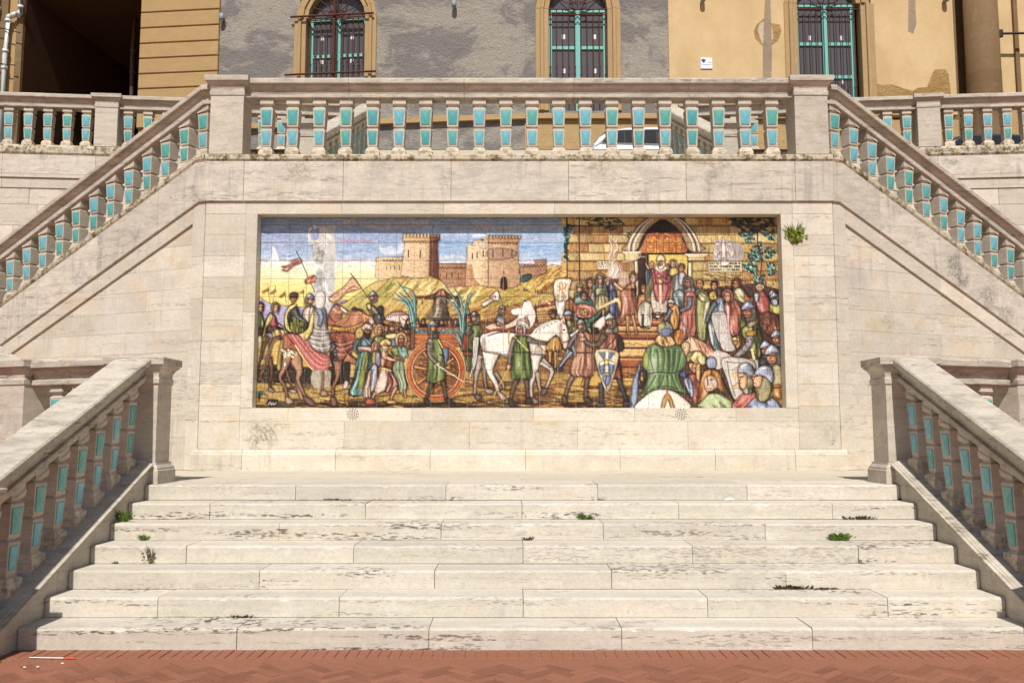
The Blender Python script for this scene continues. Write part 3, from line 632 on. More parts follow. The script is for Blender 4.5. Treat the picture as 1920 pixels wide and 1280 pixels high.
# lower right end: shaded return, round column, next wall
c0 = fr(1830, 100)[0]
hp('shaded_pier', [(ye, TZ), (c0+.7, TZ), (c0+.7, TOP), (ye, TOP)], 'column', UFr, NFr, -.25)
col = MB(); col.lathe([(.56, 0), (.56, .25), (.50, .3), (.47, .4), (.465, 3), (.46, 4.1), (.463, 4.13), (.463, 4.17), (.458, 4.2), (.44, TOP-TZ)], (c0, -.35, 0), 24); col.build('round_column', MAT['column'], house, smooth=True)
hp('plaster_field', [(c0+.7, TZ), (c0+9, TZ), (c0+9, TOP), (c0+.7, TOP)], 'ochre', UFr, NFr, .02)
hp('stone_band', [(c0+.7, TZ), (c0+9, TZ), (c0+9, fr(1900, 183)[1]), (c0+.7, fr(1900, 183)[1])], 'rust', UFr, NFr, .06)
hp('pilaster_or_shadow_strip', [(fr(1897, 50)[0], TZ), (fr(1905, 50)[0], TZ), (fr(1905, 50)[0], TOP), (fr(1897, 50)[0], TOP)], 'column', UFr, NFr, .12)  # dark strip standing in for a shadow band on the ochre wall
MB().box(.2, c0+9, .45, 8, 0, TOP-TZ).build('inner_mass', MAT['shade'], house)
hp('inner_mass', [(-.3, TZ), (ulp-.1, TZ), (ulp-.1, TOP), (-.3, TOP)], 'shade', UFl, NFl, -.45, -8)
# ---- windows
def window(name_label, fn, U, N, px0, px1, fx0, fx1, zb, zsp, ztop, rows, bars_y, nb):
    """px0..px1 opening, fx0..fx1 stone surround, zb bottom, zsp springing"""
    wn = empty('window', (0, 0, 0), parent=house); tag(wn, name_label)
    q = sorted((fn(px0, 90)[0], fn(px1, 90)[0])); f = sorted((fn(fx0, 90)[0], fn(fx1, 90)[0])); mid = (q[0]+q[1])/2; hw = (q[1]-q[0])/2
    R = lambda u0, u1, z0, z1: [(u0, z0), (u1, z0), (u1, z1), (u0, z1)]
    pc = lambda nm, poly, mat, d1, d0, b=.006: MB().prism(poly, Z0, U, N, d0, d1, b).build(nm, MAT[mat], wn)
    def arch(r0, r1, d1, nm):
        n = 10
        for k in range(n):
            a, b2 = math.pi*k/n, math.pi*(k+1)/n
            pc(nm, [(mid+r1*math.cos(a), zsp+r1*math.sin(a)), (mid+r1*math.cos(b2), zsp+r1*math.sin(b2)), (mid+r0*math.cos(b2), zsp+r0*math.sin(b2)), (mid+r0*math.cos(a), zsp+r0*math.sin(a))], 'frame', d1, -.3)
    fw = (q[0]-f[0])
    for s0, s1, dd in ((0, .36, .06), (.36, .62, .10), (.62, 1.0, .045)):
        for lo, hi in ((f[0]+fw*s0, f[0]+fw*s1), (f[1]-fw*s1, f[1]-fw*s0)): pc('stone_jamb', R(lo+.002, hi-.002, zb, zsp), 'frame', dd, -.3, .01)
        arch(hw+fw*(1-s1), hw+fw*(1-s0)-.004, dd, 'arch_stone')
    g = -.20
    pc('glass_pane', R(q[0]-.05, q[1]+.05, zb, zsp+hw), 'pane', g-.03, g-.06, .002)
    t = .055
    for u in (q[0]+.02, q[1]-.10): pc('sash_post', R(u, u+.08, zb, zsp), 'teal', g+.02, g-.03)
    pc('sash_post', R(mid-.075, mid+.075, zb, zsp), 'teal', g+.03, g-.03); pc('sash_post', R(mid-.03, mid+.03, zb, zsp-.03), 'teal', g+.06, g+.028)
    for z in rows:
        for a, b2 in ((q[0]+.102, mid-.077), (mid+.077, q[1]-.102)): pc('sash_rail', R(a, b2, z-.05, z+.05), 'teal', g+.015, g-.03)
    pc('sash_rail', R(q[0], q[1], zsp-.02, zsp+.09), 'teal', g+.04, g-.03)
    # little notices stuck to the glass
    for k, z in enumerate((zb+(zsp-zb)*.76, zb+(zsp-zb)*.42)):
        for u in (q[0]+hw*.52, q[1]-hw*.42): pc('paper_notice', R(u-.05, u+.05, z-.07, z+.07), 'paper', g-.026, g-.029, .001)
    # iron grille
    gr = .02 if False else -.02
    bar = lambda pts, r: MB().tube(pts, r, 6).build('iron_bar', MAT['iron'], wn)
    W3 = lambda u, d, z: Z0+U*u+N*d+Vector((0, 0, z))
    for k in range(nb):
        u = q[0]+.05+(2*hw-.1)*k/(nb-1)
        m = MB().tube([W3(u, gr, zb-.05), W3(u, gr, zsp+.05)], .016, 6)
        for dz, r in ((0, .03), (.22, .03)): m.tube([W3(u, gr, zb+(zsp-zb)*.36+dz-.02), W3(u, gr, zb+(zsp-zb)*.36+dz+.02)], r, 6)
        m.tube([W3(u, gr, zb+(zsp-zb)*.36), W3(u, gr, zb+(zsp-zb)*.36+.22)], .023, 6)
        m.build('iron_bar', MAT['iron'], wn)
    for z in bars_y: bar([W3(q[0]-.06, gr+.02, z), W3(q[1]+.06, gr+.02, z)], .02)
    # scrolled fanlight
    for k in range(1, 8):
        a = math.pi*k/8; bar([W3(mid+.12*math.cos(a), gr, zsp+.1+.12*math.sin(a)), W3(mid+hw*.95*math.cos(a), gr, zsp+hw*.95*math.sin(a)+.05)], .014)
    for s2 in (-1, 1): bar([W3(mid+s2*(.05+.10*(1-math.cos(t))), gr+.03, zsp+.12+.10*math.sin(t)) for t in [i*.55 for i in range(11)]], .018)
    return wn, q
zs1 = fl(640, 33)[1]
wn1, q1 = window('barred arched window on the grey plaster with rusty grille', fl, UFl, NFl, 577, 684, 552, 706, w1b-.3, zs1, 0, [fl(640, 100)[1]], [fl(640, 36)[1], fl(640, 33)[1]], 11)
for py in (33, 141):
    p0, p1 = fl(548 if py < 100 else 537, py)[0], fl(703 if py < 100 else 707, py)[0]; z = fl(625, py)[1]
    MB().tube([Z0+UFl*p0+NFl*.16+Vector((0, 0, z)), Z0+UFl*p1+NFl*.16+Vector((0, 0, z))], .03, 6).build('tie_bar', MAT['iron'], wn1)
MB().tube([Z0+UFl*fl(628, 60)[0]+NFl*.10+Vector((0, 0, w1b-.2)), Z0+UFl*fl(628, 60)[0]+NFl*.10+Vector((0, 0, zs1+.9))], .04, 8).build('grille_post', MAT['iron'], wn1)
zs2 = fr(1085, 18)[1]
window('barred window between grey plaster fields with pale notices', fr, UFr, NFr, 1029, 1139, 1004, 1164, w2b, zs2, 0, [fr(1085, 85)[1], fr(1085, 148)[1]], [zs2, fr(1085, 28)[1]], 10)
zs3 = fr(1550, 8)[1]
window('barred window on the ochre plaster half hidden by the handrail', fr, UFr, NFr, 1496, 1607, 1471, 1640, w3b, zs3, 0, [fr(1550, 78)[1], fr(1550, 140)[1], fr(1550, 200)[1]], [zs3, fr(1550, 18)[1]], 10)
# covered passage on the left, and the corner of the next house
pu0, pu1 = ulp, fl(44, 100)[0]; pw = Vector(OFl)+UFl*pu0
pm = empty('passage_house', (pw.x, pw.y, TZ)); tag(pm, 'dark covered passage beside the ochre corner with a brown drainpipe inside', 'building')
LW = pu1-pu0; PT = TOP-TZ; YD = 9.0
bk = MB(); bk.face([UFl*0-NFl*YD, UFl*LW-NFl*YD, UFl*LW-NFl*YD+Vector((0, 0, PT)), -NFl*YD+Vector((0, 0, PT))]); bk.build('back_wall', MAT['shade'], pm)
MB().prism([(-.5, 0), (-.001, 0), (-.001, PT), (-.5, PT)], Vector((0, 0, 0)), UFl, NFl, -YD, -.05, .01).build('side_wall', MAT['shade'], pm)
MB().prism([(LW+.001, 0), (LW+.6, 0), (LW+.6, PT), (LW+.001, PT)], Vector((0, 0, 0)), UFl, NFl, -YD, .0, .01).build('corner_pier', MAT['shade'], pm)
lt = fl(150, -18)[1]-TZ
MB().prism([(0, lt), (LW, lt), (LW, PT), (0, PT)], Vector((0, 0, 0)), UFl, NFl, -YD, .0, .01).build('shading_vault', MAT['shade'], pm)  # unseen cover, added low to keep the sun out of the passage
for u in (.75, 1.5): MB().prism([(LW*u/2.2, 0), (LW*u/2.2+.25, 0), (LW*u/2.2+.25, lt), (LW*u/2.2, lt)], Vector((0, 0, 0)), UFl, NFl, -6.5, -6.2, .01).build('pilaster_or_shadow_strip', MAT['shade'], pm)
lh = empty('corner_house', (OFl+UFl*(pu1+.02))+NFl*.02+Vector((0, 0, TZ))); tag(lh, 'narrow sunlit brown house corner at the far left edge', 'building')
for u0, u1, dd, mt in ((0, .22, .05, 'column'), (.222, .5, .0, 'rust'), (.502, .85, .08, 'column'), (.852, 3.5, .02, 'rust')):
    MB().prism([(u0, 0), (u1, 0), (u1, PT), (u0, PT)], Vector((0, 0, 0)), UFl, NFl, -.4, dd, .01).build('wall_strip', MAT[mt], lh)
def pipe(name, pts, r, mat, label, cat='pipe', fn=fl, U=UFl, N=NFl, d=.2, grp=None):
    w3 = [OFl+U*fn(*p)[0]+N*d+Vector((0, 0, fn(*p)[1])) for p in pts]; m = MB().tube(w3, r, 10)
    for k in range(len(w3)-1):
        for f2 in (.12, .88):
            c = w3[k].lerp(w3[k+1], f2); dr = (w3[k+1]-w3[k]).normalized()
            m.tube([c-dr*.04, c+dr*.04], r*1.25, 10)
    o = m.build(name, MAT[mat], smooth=True); tag(o, label, cat, grp); return o
pipe('drain_pipe', [(24, 36), (17, 110), (9, 300)], .075, 'pvc', 'pale drainpipe running down the corner at the far left')
pipe('drain_pipe', [(4, -60), (3, 33)], .075, 'pvc', 'short pale pipe stub at the top left edge')
pipe('drain_pipe', [(48, -60), (46, 30), (34, 34), (24, 38)], .07, 'pvc', 'bent pale pipe joining the long drainpipe at upper left')
pipe('drain_pipe', [(192, -60), (186, 60), (180, 300)], .08, 'oldpipe', 'brown drainpipe standing in the dark passage', d=-2.)
pipe('wall_cable', [(-20, 58), (20, 62), (50, 70)], .014, 'blackiron', 'upper dark cable crossing the pale drainpipe', 'cable', d=.3); pipe('wall_cable', [(-20, 116), (12, 127), (40, 130)], .014, 'blackiron', 'lower dark cable crossing the pale drainpipe', 'cable', d=.3)
# small spotlights under the cornice
def spot(px, py, fn, U, N, label):
    u, z = fn(px, py); c = OFl+U*u+Vector((0, 0, z)); o = empty('wall_spotlight', c); tag(o, label, 'lamp', 'small wall spotlights on the facade')
    m = MB(); m.lathe([(.035, .10), (.07, .085), (.075, -.08), (.06, -.10), (.045, -.10)], N*.17, 14); m.build('lamp_body', MAT['zinc'], o, smooth=True)
    MB().box(-.03, .03, -.17, 0, -.02, .03).build('bracket', MAT['zinc'], o)
spot(420, 36, fl, UFl, NFl, 'small grey wall spotlight next to the ochre corner stones'); spot(853, 12, fr if False else fl, UFl, NFl, 'small grey wall spotlight between the two grey-plaster windows')
spot(1316, 2, fr, UFr, NFr, 'small grey wall spotlight above the white plaque'); spot(1769, 2, fr, UFr, NFr, 'small grey wall spotlight near the round column')
# plaque
u, z = fr(1324, 120); pq = empty('wall_plaque', (BX0+u, FY-.02, z)); tag(pq, 'small white plaque with blue emblem on the ochre plaster', 'plaque')
MB().box(-.17, .17, -.03, 0, -.165, .165, .004).build('plate', MAT['plaque'], pq)
em = MB(); em.loft([[(-.085+.06*math.cos(t)*(1+.25*math.sin(3*t)), -.0335, .075+.05*math.sin(t)) for t in [i*.42 for i in range(15)]]], cap1=False); em.loft([[(-.10, -.0335, .03), (-.06, -.0335, .03), (-.08, -.0335, -.01)]], cap1=False); em.build('emblem', MAT['blue'], pq)
tx = MB()
for i in range(5): tx.box(.05+i*.02, .062+i*.02, -.0335, -.031, .005, .022)
for i in range(16): tx.box(-.14+i*.0175, -.129+i*.0175, -.0335, -.031, -.06, -.045)
tag(tx.build('lettering', MAT['blue'], pq), kind='stuff')
# iron lamp arm at the right edge
lb = empty('lamp_bracket', OFl+UFr*fr(1858, 75)[0]+NFr*.35+Vector((0, 0, fr(1858, 75)[1]))); tag(lb, 'black iron lamp arm beside the round column at the right edge', 'bracket')
MB().box(-.03, .03, -.06, -.02, -.9, .75).build('back_plate', MAT['blackiron'], lb); MB().tube([(.02, -.06, 0), (1.6, -.08, .02)], .035, 8).build('arm', MAT['blackiron'], lb); MB().tube([(.06, -.06, -.1), (.06, -.06, .1)], .07, 8).build('collar', MAT['blackiron'], lb)

# ---------------------------------------------------------------- parked cars on the upper street
def car(loc, rz, paint, label):
    r = empty('parked_car', loc, rz); tag(r, label, 'car', 'cars parked on the upper street')
    # side outline: x along the car (front +), z up, half width
    secs = [(-1.95, .35, .62, .62), (-1.90, .28, .95, .72), (-1.70, .25, 1.02, .80), (-1.2, .24, 1.0, .83), (-.3, .24, .97, .84), (.7, .24, .95, .84), (1.2, .25, .90, .82), (1.75, .28, .78, .76), (1.95, .36, .62, .62)]
    rings = []
    for x, zb, zt, hw in secs: rings.append([(x, -hw*.93, zb), (x, -hw, zb+(zt-zb)*.45), (x, -hw*.97, zt-.05), (x, -hw*.86, zt), (x, hw*.86, zt), (x, hw*.97, zt-.05), (x, hw, zb+(zt-zb)*.45), (x, hw*.93, zb)])
    MB().loft(rings).build('body', MAT[paint], r, smooth=True)
    cab = [(-1.86, 1.0, 1.02, .70, .68), (-1.70, .99, 1.22, .76, .66), (-1.45, .98, 1.40, .79, .62), (-1.0, .97, 1.48, .80, .60), (-.3, .96, 1.50, .80, .60), (.25, .95, 1.47, .79, .60), (.70, .94, 1.26, .77, .64), (1.12, .92, .96, .74, .70)]
    rings = []
    for x, zb, zt, hb, ht in cab: rings.append([(x, -hb, zb), (x, -ht-.04, zt-.07), (x, -ht+.03, zt-.015), (x, 0, zt), (x, ht-.03, zt-.015), (x, ht+.04, zt-.07), (x, hb, zb)])
    MB().loft(rings).build('cabin', MAT[paint], r, smooth=True)
    def glass(nm, pts, off):
        for s in (-1, 1):
            q = [Vector((x, s*(.80-(z-.96)*.335+.018), z)) for x, z in pts]; m = MB(); m.loft([[p for p in q], [p+Vector((0, s*.006, 0)) for p in q]], cap0=False); m.build(nm, MAT['carglass'], r)
    glass('quarter_window', [(-1.60, 1.05), (-1.10, 1.02), (-1.10, 1.36), (-1.26, 1.34), (-1.47, 1.22)], 0); glass('side_window', [(-1.075, 1.02), (-.31, 1.01), (-.31, 1.375), (-1.075, 1.362)], 0); glass('side_window', [(-.285, 1.01), (.72, .99), (.36, 1.30), (.20, 1.365), (-.285, 1.378)], 0)
    for s in (-1, 1):
        q = [Vector((x, s*(.80-(z-.96)*.335+.010), z)) for x, z in [(-1.66, 1.035), (.80, .975), (.38, 1.32), (.20, 1.385), (-.3, 1.398), (-1.1, 1.382), (-1.29, 1.36), (-1.53, 1.22)]]
        MB().loft([q, [p+Vector((0, s*.004, 0)) for p in q]], cap0=False).build('window_seal', MAT['plastic'], r)
        MB().box(-1.6, 1.3, s*.845-.008, s*.845+.008, .52, .58, .004).build('side_trim', MAT['plastic'], r)
    MB().loft([[(1.10, -.66, .985), (.72, -.60, 1.265), (.34, -.54, 1.448), (.34, .54, 1.448), (.72, .60, 1.265), (1.10, .66, .985)], [(1.115, -.66, .993), (.735, -.60, 1.275), (.35, -.54, 1.46), (.35, .54, 1.46), (.735, .60, 1.275), (1.115, .66, .993)]]).build('windscreen', MAT['carglass'], r)
    MB().loft([[(-1.80, -.60, 1.08), (-1.80, .60, 1.08), (-1.50, .54, 1.39), (-1.50, -.54, 1.39)], [(-1.82, -.60, 1.09), (-1.82, .60, 1.09), (-1.52, .54, 1.40), (-1.52, -.54, 1.40)]]).build('rear_window', MAT['carglass'], r)
    wt = MB(); wt.lathe([(.20, -.09), (.29, -.10), (.305, -.06), (.305, .06), (.29, .10), (.20, .09)], (0, 0, 0), 24); wm = wt.mesh('tyre', MAT['rubber'], True)
    rm = MB(); rm.lathe([(.02, .085), (.06, .07), (.19, .06), (.205, .09), (.205, -.09)], (0, 0, 0), 16); rmm = rm.mesh('rim', MAT['rim'])
    for x in (-1.22, 1.24):
        for s in (-1, 1):
            wh = place('wheel', wm, r, (x, s*.74, .305)); wh.rotation_euler = (math.pi/2*(1 if s < 0 else -1), 0, 0); place('rim', rmm, wh)
    for s in (-1, 1):
        MB().loft([[(1.80, s*.42, .66), (1.80, s*.70, .66), (1.66, s*.74, .80), (1.72, s*.46, .78)], [(1.90, s*.42, .66), (1.84, s*.72, .66), (1.70, s*.77, .80), (1.78, s*.46, .79)]]).build('headlight', MAT['headlight'], r)
        MB().loft([[(-1.86, s*.58, .82), (-1.84, s*.74, .82), (-1.80, s*.70, 1.04), (-1.82, s*.58, 1.04)], [(-1.93, s*.58, .82), (-1.87, s*.77, .82), (-1.84, s*.74, 1.04), (-1.88, s*.58, 1.04)]]).build('tail_light', MAT['headlight'], r)
        MB().box(.55, .72, s*.86-.07, s*.86+.07, 1.0, 1.11, .03).build('wing_mirror', MAT[paint], r); MB().box(-.22, -.06, s*.845-.012, s*.845+.012, .84, .87, .006).build('door_handle', MAT['plastic'], r)
    MB().box(-1.97, -1.85, -.62, .62, .34, .52, .04).build('bumper', MAT['plastic'], r); MB().box(1.86, 1.98, -.62, .62, .34, .50, .04).build('bumper', MAT['plastic'], r)
    return r
ce = at(1106, 285, 21.9)
car((ce.x+1.93, 22.45, TZ), 0, 'carwhite', 'white hatchback on the upper street behind the centre balusters')
ce = at(1822, 275, 22); car((ce.x+1.2, 22.9, TZ), 0, 'cardark', 'dark car on the upper street behind the right street balusters')
# ---------------------------------------------------------------- mural painter
# the flat painted picture on the glazed tiles, drawn stroke by stroke (sRGB 0..1)
MX0, MX1, MY0, MY1, MS = 484.0, 1464.0, 406.0, 765.0, 1.6
class Painter:
    def __init__(s):
        s.W = int((MX1-MX0)*MS); s.H = int((MY1-MY0)*MS)
        s.a = np.zeros((s.H, s.W, 3), np.float32)
        s.rng = np.random.RandomState(7)
        s.t = (0., 0., 1.)
        s.nz = s.noise(3, 3); s.nh = s.noise(14, 1.6); s.nv = s.noise(1.6, 12); s.nb = s.noise(26, 18); s.hatch = s.noise(1.1, 7); s.cs = 1.
    def noise(s, lx, ly):
        out = np.zeros((s.H, s.W), np.float32)
        for o, amp in ((1, 1.), (.5, .6)):
            gw = int(s.W/(lx*o*MS))+3; gh = int(s.H/(ly*o*MS))+3
            g = s.rng.rand(gh, gw)*2-1
            ys = np.linspace(0, gh-1.01, s.H); xs = np.linspace(0, gw-1.01, s.W)
            y0 = ys.astype(int); x0 = xs.astype(int); fy = (ys-y0)[:, None]; fx = (xs-x0)[None]
            fy = fy*fy*(3-2*fy); fx = fx*fx*(3-2*fx)
            out += amp*((g[y0][:, x0]*(1-fx)+g[y0][:, x0+1]*fx)*(1-fy)+(g[y0+1][:, x0]*(1-fx)+g[y0+1][:, x0+1]*fx)*fy)
        return out
    def T(s, ox, oy, k): s.t = (ox, oy, k)
    def m(s, pts):
        ox, oy, k = s.t
        p = np.array(pts, np.float32).reshape(-1, 2)
        return np.stack([(ox+p[:, 0]/k-MX0)*MS, (oy+p[:, 1]/k-MY0)*MS], 1)
    def sm(s, p, closed=True, n=4):
        if len(p) < 3: return p
        out = []; N = len(p)
        for i in range(N if closed else N-1):
            if closed: a, b, c, d = p[i-1], p[i], p[(i+1) % N], p[(i+2) % N]
            else: a, b, c, d = p[max(i-1, 0)], p[i], p[i+1], p[min(i+2, N-1)]
            for j in range(n):
                t = j/n
                out.append(.5*((2*b)+(c-a)*t+(2*a-5*b+4*c-d)*t*t+(3*b-a-3*c+d)*t**3))
        if not closed: out.append(p[-1])
        return np.array(out)
    def box(s, p, pad=3):
        x0 = max(int(p[:, 0].min()-pad), 0); x1 = min(int(p[:, 0].max()+pad)+1, s.W)
        y0 = max(int(p[:, 1].min()-pad), 0); y1 = min(int(p[:, 1].max()+pad)+1, s.H)
        return x0, x1, y0, y1
    def P(s, pts, c, e=1.1, ec=None, r=.40, f=0, fa=.2, hz=False, smooth=1, al=1., tx=.07, hi=.16):
        """closed painted shape: body colour, rounded by r, n folds f, outline e"""
        p = s.m(pts)
        if smooth: p = s.sm(p, True, 3)
        x0, x1, y0, y1 = s.box(p, 3 if e < .45 else 9)
        if x1 <= x0+1 or y1 <= y0+1: return
        X, Y = np.meshgrid(np.arange(x0, x1)+.5, np.arange(y0, y1)+.5)
        ins = np.zeros(X.shape, bool); d2 = np.full(X.shape, 1e9, np.float32)
        q = np.roll(p, -1, 0)
        for (ax, ay), (bx, by) in zip(p, q):
            if ay != by:
                cr = ((ay > Y) != (by > Y)) & (X < (bx-ax)*(Y-ay)/(by-ay)+ax)
                ins ^= cr
            dx, dy = bx-ax, by-ay; L = dx*dx+dy*dy+1e-6
            t = np.clip(((X-ax)*dx+(Y-ay)*dy)/L, 0, 1)
            d2 = np.minimum(d2, (X-ax-t*dx)**2+(Y-ay-t*dy)**2)
        d = np.sqrt(d2)*np.where(ins, 1, -1)
        A = np.clip(d+.5, 0, 1)
        if not A.any(): return
        c = np.array(c, np.float32)/255.
        sl = (slice(y0, y1), slice(x0, x1))
        dm = max(d.max(), 1.)
        rd = np.clip(d/min(dm, 5.5*MS), 0, 1)
        lum = 1-r*(1-rd)**2
        u = (X-X.min())/(np.ptp(X)+1e-6)
        if ins.any() and (f or hi):
            wv = np.where(ins, X, np.nan) if not hz else np.where(ins, Y, np.nan)
            with np.errstate(all='ignore'):
                import warnings
                with warnings.catch_warnings():
                    warnings.simplefilter('ignore')
                    lo = np.nanmin(wv, axis=1 if not hz else 0); h2 = np.nanmax(wv, axis=1 if not hz else 0)
            lo = np.nan_to_num(lo); h2 = np.nan_to_num(h2)
            if not hz: u = (X-lo[:, None])/(h2-lo+1e-3)[:, None]
            else: u = (Y-lo[None])/(h2-lo+1e-3)[None]
            if f:
                v = (Y-Y.min())/(np.ptp(Y)+1e-6) if not hz else (X-X.min())/(np.ptp(X)+1e-6)
                tb = s.rng.rand(5, f*2+6)*2-1
                cx = np.clip(u, 0, 1)*f*1.7+s.rng.rand()*.9+.35*s.nb[sl]+v*.5*(s.rng.rand()-.5)+.6; cy = np.clip(v, 0, 1)*3.2
                cx = np.clip(cx, 0, tb.shape[1]-1.01); ix = cx.astype(int); iy = cy.astype(int); gx = cx-ix; gy = cy-iy
                gx = gx*gx*(3-2*gx)
                w = (tb[iy, ix]*(1-gx)+tb[iy, ix+1]*gx)*(1-gy)+(tb[iy+1, ix]*(1-gx)+tb[iy+1, ix+1]*gx)*gy
                w = w*.75+.45*np.clip(s.hatch[sl], -1, 1)*np.abs(w); lum = lum+fa*2.7*w-.22*(np.clip(np.abs(w+.30)*-9+1, 0, 1))-.15*(np.clip(np.abs(w-.25)*-8+1, 0, 1))
            lum = lum+hi*(.45-u)
        lum = lum+tx*.8*s.nz[sl]+tx*.45*(s.nv if not hz else s.nh)[sl]
        col = c*np.clip(lum, .2, 1.5)[..., None]
        # shadows go warm, lights go pale
        col = np.where((lum > 1)[..., None], c+(1-c)*np.clip((lum-1)*1.1, 0, .8)[..., None], col*(1-.10*np.clip(1-lum, 0, 1)[..., None]*np.array([-.6, .3, 1.])))
        if e > 0:
            k = np.clip(1-(d-e*MS*.05)/(e*MS*.85), 0, 1)*.62
            col = col*(1-k[..., None])+k[..., None]*(np.array(ec, np.float32)/255. if ec is not None else c*.28*np.array([1.2, .85, .7]))
        hs = np.clip((.92-lum)*1.6, 0, 1)*np.clip(s.hatch[sl]*1.6, 0, 1)*.30
        col = col*(1-hs[..., None]*np.array([.8, 1., 1.1]))
        A = (A*al)[..., None]
        if e >= .45 and al > .9:
            k = np.clip(1+np.minimum(d, 0)/(4.2*MS), 0, 1)**1.8*.46*s.cs
            s.a[sl] = s.a[sl]*(1-k[..., None]*np.array([.78, .92, 1.0]))
        s.a[sl] = s.a[sl]*(1-A)+col*A
    def L(s, pts, c, w0=1.5, w1=None, al=1., smooth=1, soft=.6):
        """tapered brush stroke, widths in photo pixels"""
        w1 = w0 if w1 is None else w1
        p = s.m(pts)
        if smooth: p = s.sm(p, False, 4)
        mw = max(w0, w1)*MS
        x0, x1, y0, y1 = s.box(p, mw+2)
        if x1 <= x0 or y1 <= y0: return
        X, Y = np.meshgrid(np.arange(x0, x1)+.5, np.arange(y0, y1)+.5)
        best = np.full(X.shape, -9., np.float32); n = len(p)-1
        for i in range(n):
            (ax, ay), (bx, by) = p[i], p[i+1]
            dx, dy = bx-ax, by-ay; Lq = dx*dx+dy*dy+1e-6
            t = np.clip(((X-ax)*dx+(Y-ay)*dy)/Lq, 0, 1)
            d = np.sqrt((X-ax-t*dx)**2+(Y-ay-t*dy)**2)
            w = (w0+(w1-w0)*(i+t)/n)*MS*.5
            best = np.maximum(best, w-d)
        A = np.clip(best/soft*.6+.5, 0, 1)*al
        sl = (slice(y0, y1), slice(x0, x1))
        cc = np.array(c, np.float32)/255.
        col = cc*(1+.10*s.nz[sl])[..., None]
        s.a[sl] = s.a[sl]*(1-A[..., None])+col*A[..., None]
    def E(s, x, y, rx, ry, c, rot=0, **k):
        t = np.linspace(0, 6.2832, 13)[:-1]; cs, sn = math.cos(rot), math.sin(rot)
        s.P([(x+rx*math.cos(q)*cs-ry*math.sin(q)*sn, y+rx*math.cos(q)*sn+ry*math.sin(q)*cs) for q in t], c, **k)
    def G(s, pts, c, al=.5, r=None, n=60, ln=30, ang=0., w=1.5, jit=20, seed=1):
        """a field of loose strokes inside a polygon (grass, rock, foliage)"""
        rg = np.random.RandomState(seed); p = np.array(pts, float)
        lo, hi = p.min(0), p.max(0); k = 0; tries = 0
        while k < n and tries < n*20:
            tries += 1
            x, y = lo+rg.rand(2)*(hi-lo); ins = False
            for i in range(len(p)):
                (ax, ay), (bx, by) = p[i-1], p[i]
                if (ay > y) != (by > y) and x < (bx-ax)*(y-ay)/(by-ay)+ax: ins = not ins
            if not ins: continue
            k += 1; aa = ang+(rg.rand()-.5)*.5; l = ln*(.4+rg.rand())
            cc = np.array(c)*(.75+.5*rg.rand())
            s.L([(x-l*math.cos(aa)/2, y-l*math.sin(aa)/2), (x+(rg.rand()-.5)*jit*.3, y+(rg.rand()-.5)*jit*.3), (x+l*math.cos(aa)/2, y+l*math.sin(aa)/2)], cc, w*(.5+rg.rand()), w*.3, al=al*(.5+.5*rg.rand()))
    # ---- figures
    def head(s, x, y, r, skin=(208, 150, 108), hair=(70, 42, 26), kind='hair', look=1, beard=None, tilt=0.):
        """r: half height of the head in current units; look -1 left, 0 front, 1 right"""
        k = r
        hl = (min(skin[0]+25, 255), min(skin[1]+30, 255), min(skin[2]+30, 255))
        s.E(x, y, .72*k, k, skin, rot=tilt, e=.7, r=.45, hi=.25)
        fx = x+look*.22*k
        s.L([(fx-.42*k, y-.12*k), (fx-.1*k, y-.16*k)], (60, 32, 20), .2*k/s.t[2], al=.9)
        s.L([(fx+.14*k, y-.16*k), (fx+.42*k, y-.1*k)], (60, 32, 20), .2*k/s.t[2], al=.9)
        s.L([(fx+.03*k, y-.1*k), (fx+.12*look*k+.03*k, y+.26*k)], (120, 66, 42), .16*k/s.t[2], al=.8)
        s.L([(fx-.2*k, y+.5*k), (fx+.22*k, y+.5*k)], (120, 46, 34), .15*k/s.t[2], al=.8)
        s.E(fx-.3*k, y+.22*k, .16*k, .2*k, hl, e=0, al=.6); s.E(fx, y-.5*k, .35*k, .2*k, hl, e=0, al=.5)
        if beard: s.P([(x-.6*k, y+.15*k), (fx-.25*k, y+.4*k), (fx+.3*k, y+.4*k), (x+.62*k, y+.1*k), (x+.5*k, y+.95*k), (fx, y+1.4*k), (x-.45*k, y+.95*k)], beard, e=.5)
        if kind == 'hair':
            b = -look
            s.P([(x-.78*k, y+.15*k), (x-.85*k, y-.5*k), (x-.4*k, y-1.12*k), (x+.4*k, y-1.12*k), (x+.85*k, y-.5*k), (x+.76*k, y+.1*k), (x+.5*k, y-.5*k), (fx, y-.68*k), (x-.5*k, y-.5*k)], hair, e=.5)
            if look: s.P([(x+b*.35*k, y-.9*k), (x+b*.95*k, y-.6*k), (x+b*.95*k, y+.4*k), (x+b*.55*k, y+.75*k), (x+b*.4*k, y)], hair, e=.4)
        elif kind == 'hood':
            s.P([(x-.6*k, y+1.3*k), (x-1.02*k, y+.2*k), (x-.85*k, y-.8*k), (x, y-1.38*k), (x+.85*k, y-.8*k), (x+1.02*k, y+.2*k), (x+.6*k, y+1.3*k), (x+.6*k+look*.15*k, y+.2*k), (x+.5*k+look*.1*k, y-.5*k), (fx, y-.8*k), (x-.5*k+look*.1*k, y-.5*k), (x-.6*k+look*.15*k, y+.3*k)], hair, e=.7)
        elif kind == 'helm':
            s.P([(x-.9*k, y-.25*k), (x-.75*k, y-.85*k), (x-.05*k, y-1.45*k), (x+.75*k, y-.85*k), (x+.9*k, y-.22*k), (x+.3*k, y-.42*k), (x-.3*k, y-.42*k)], hair, e=.8, ec=(45, 40, 45), r=.4, hi=.5)
            s.L([(x-.35*k, y-.8*k), (x-.2*k, y-1.05*k)], (240, 242, 245), .2*k/s.t[2], al=.8)
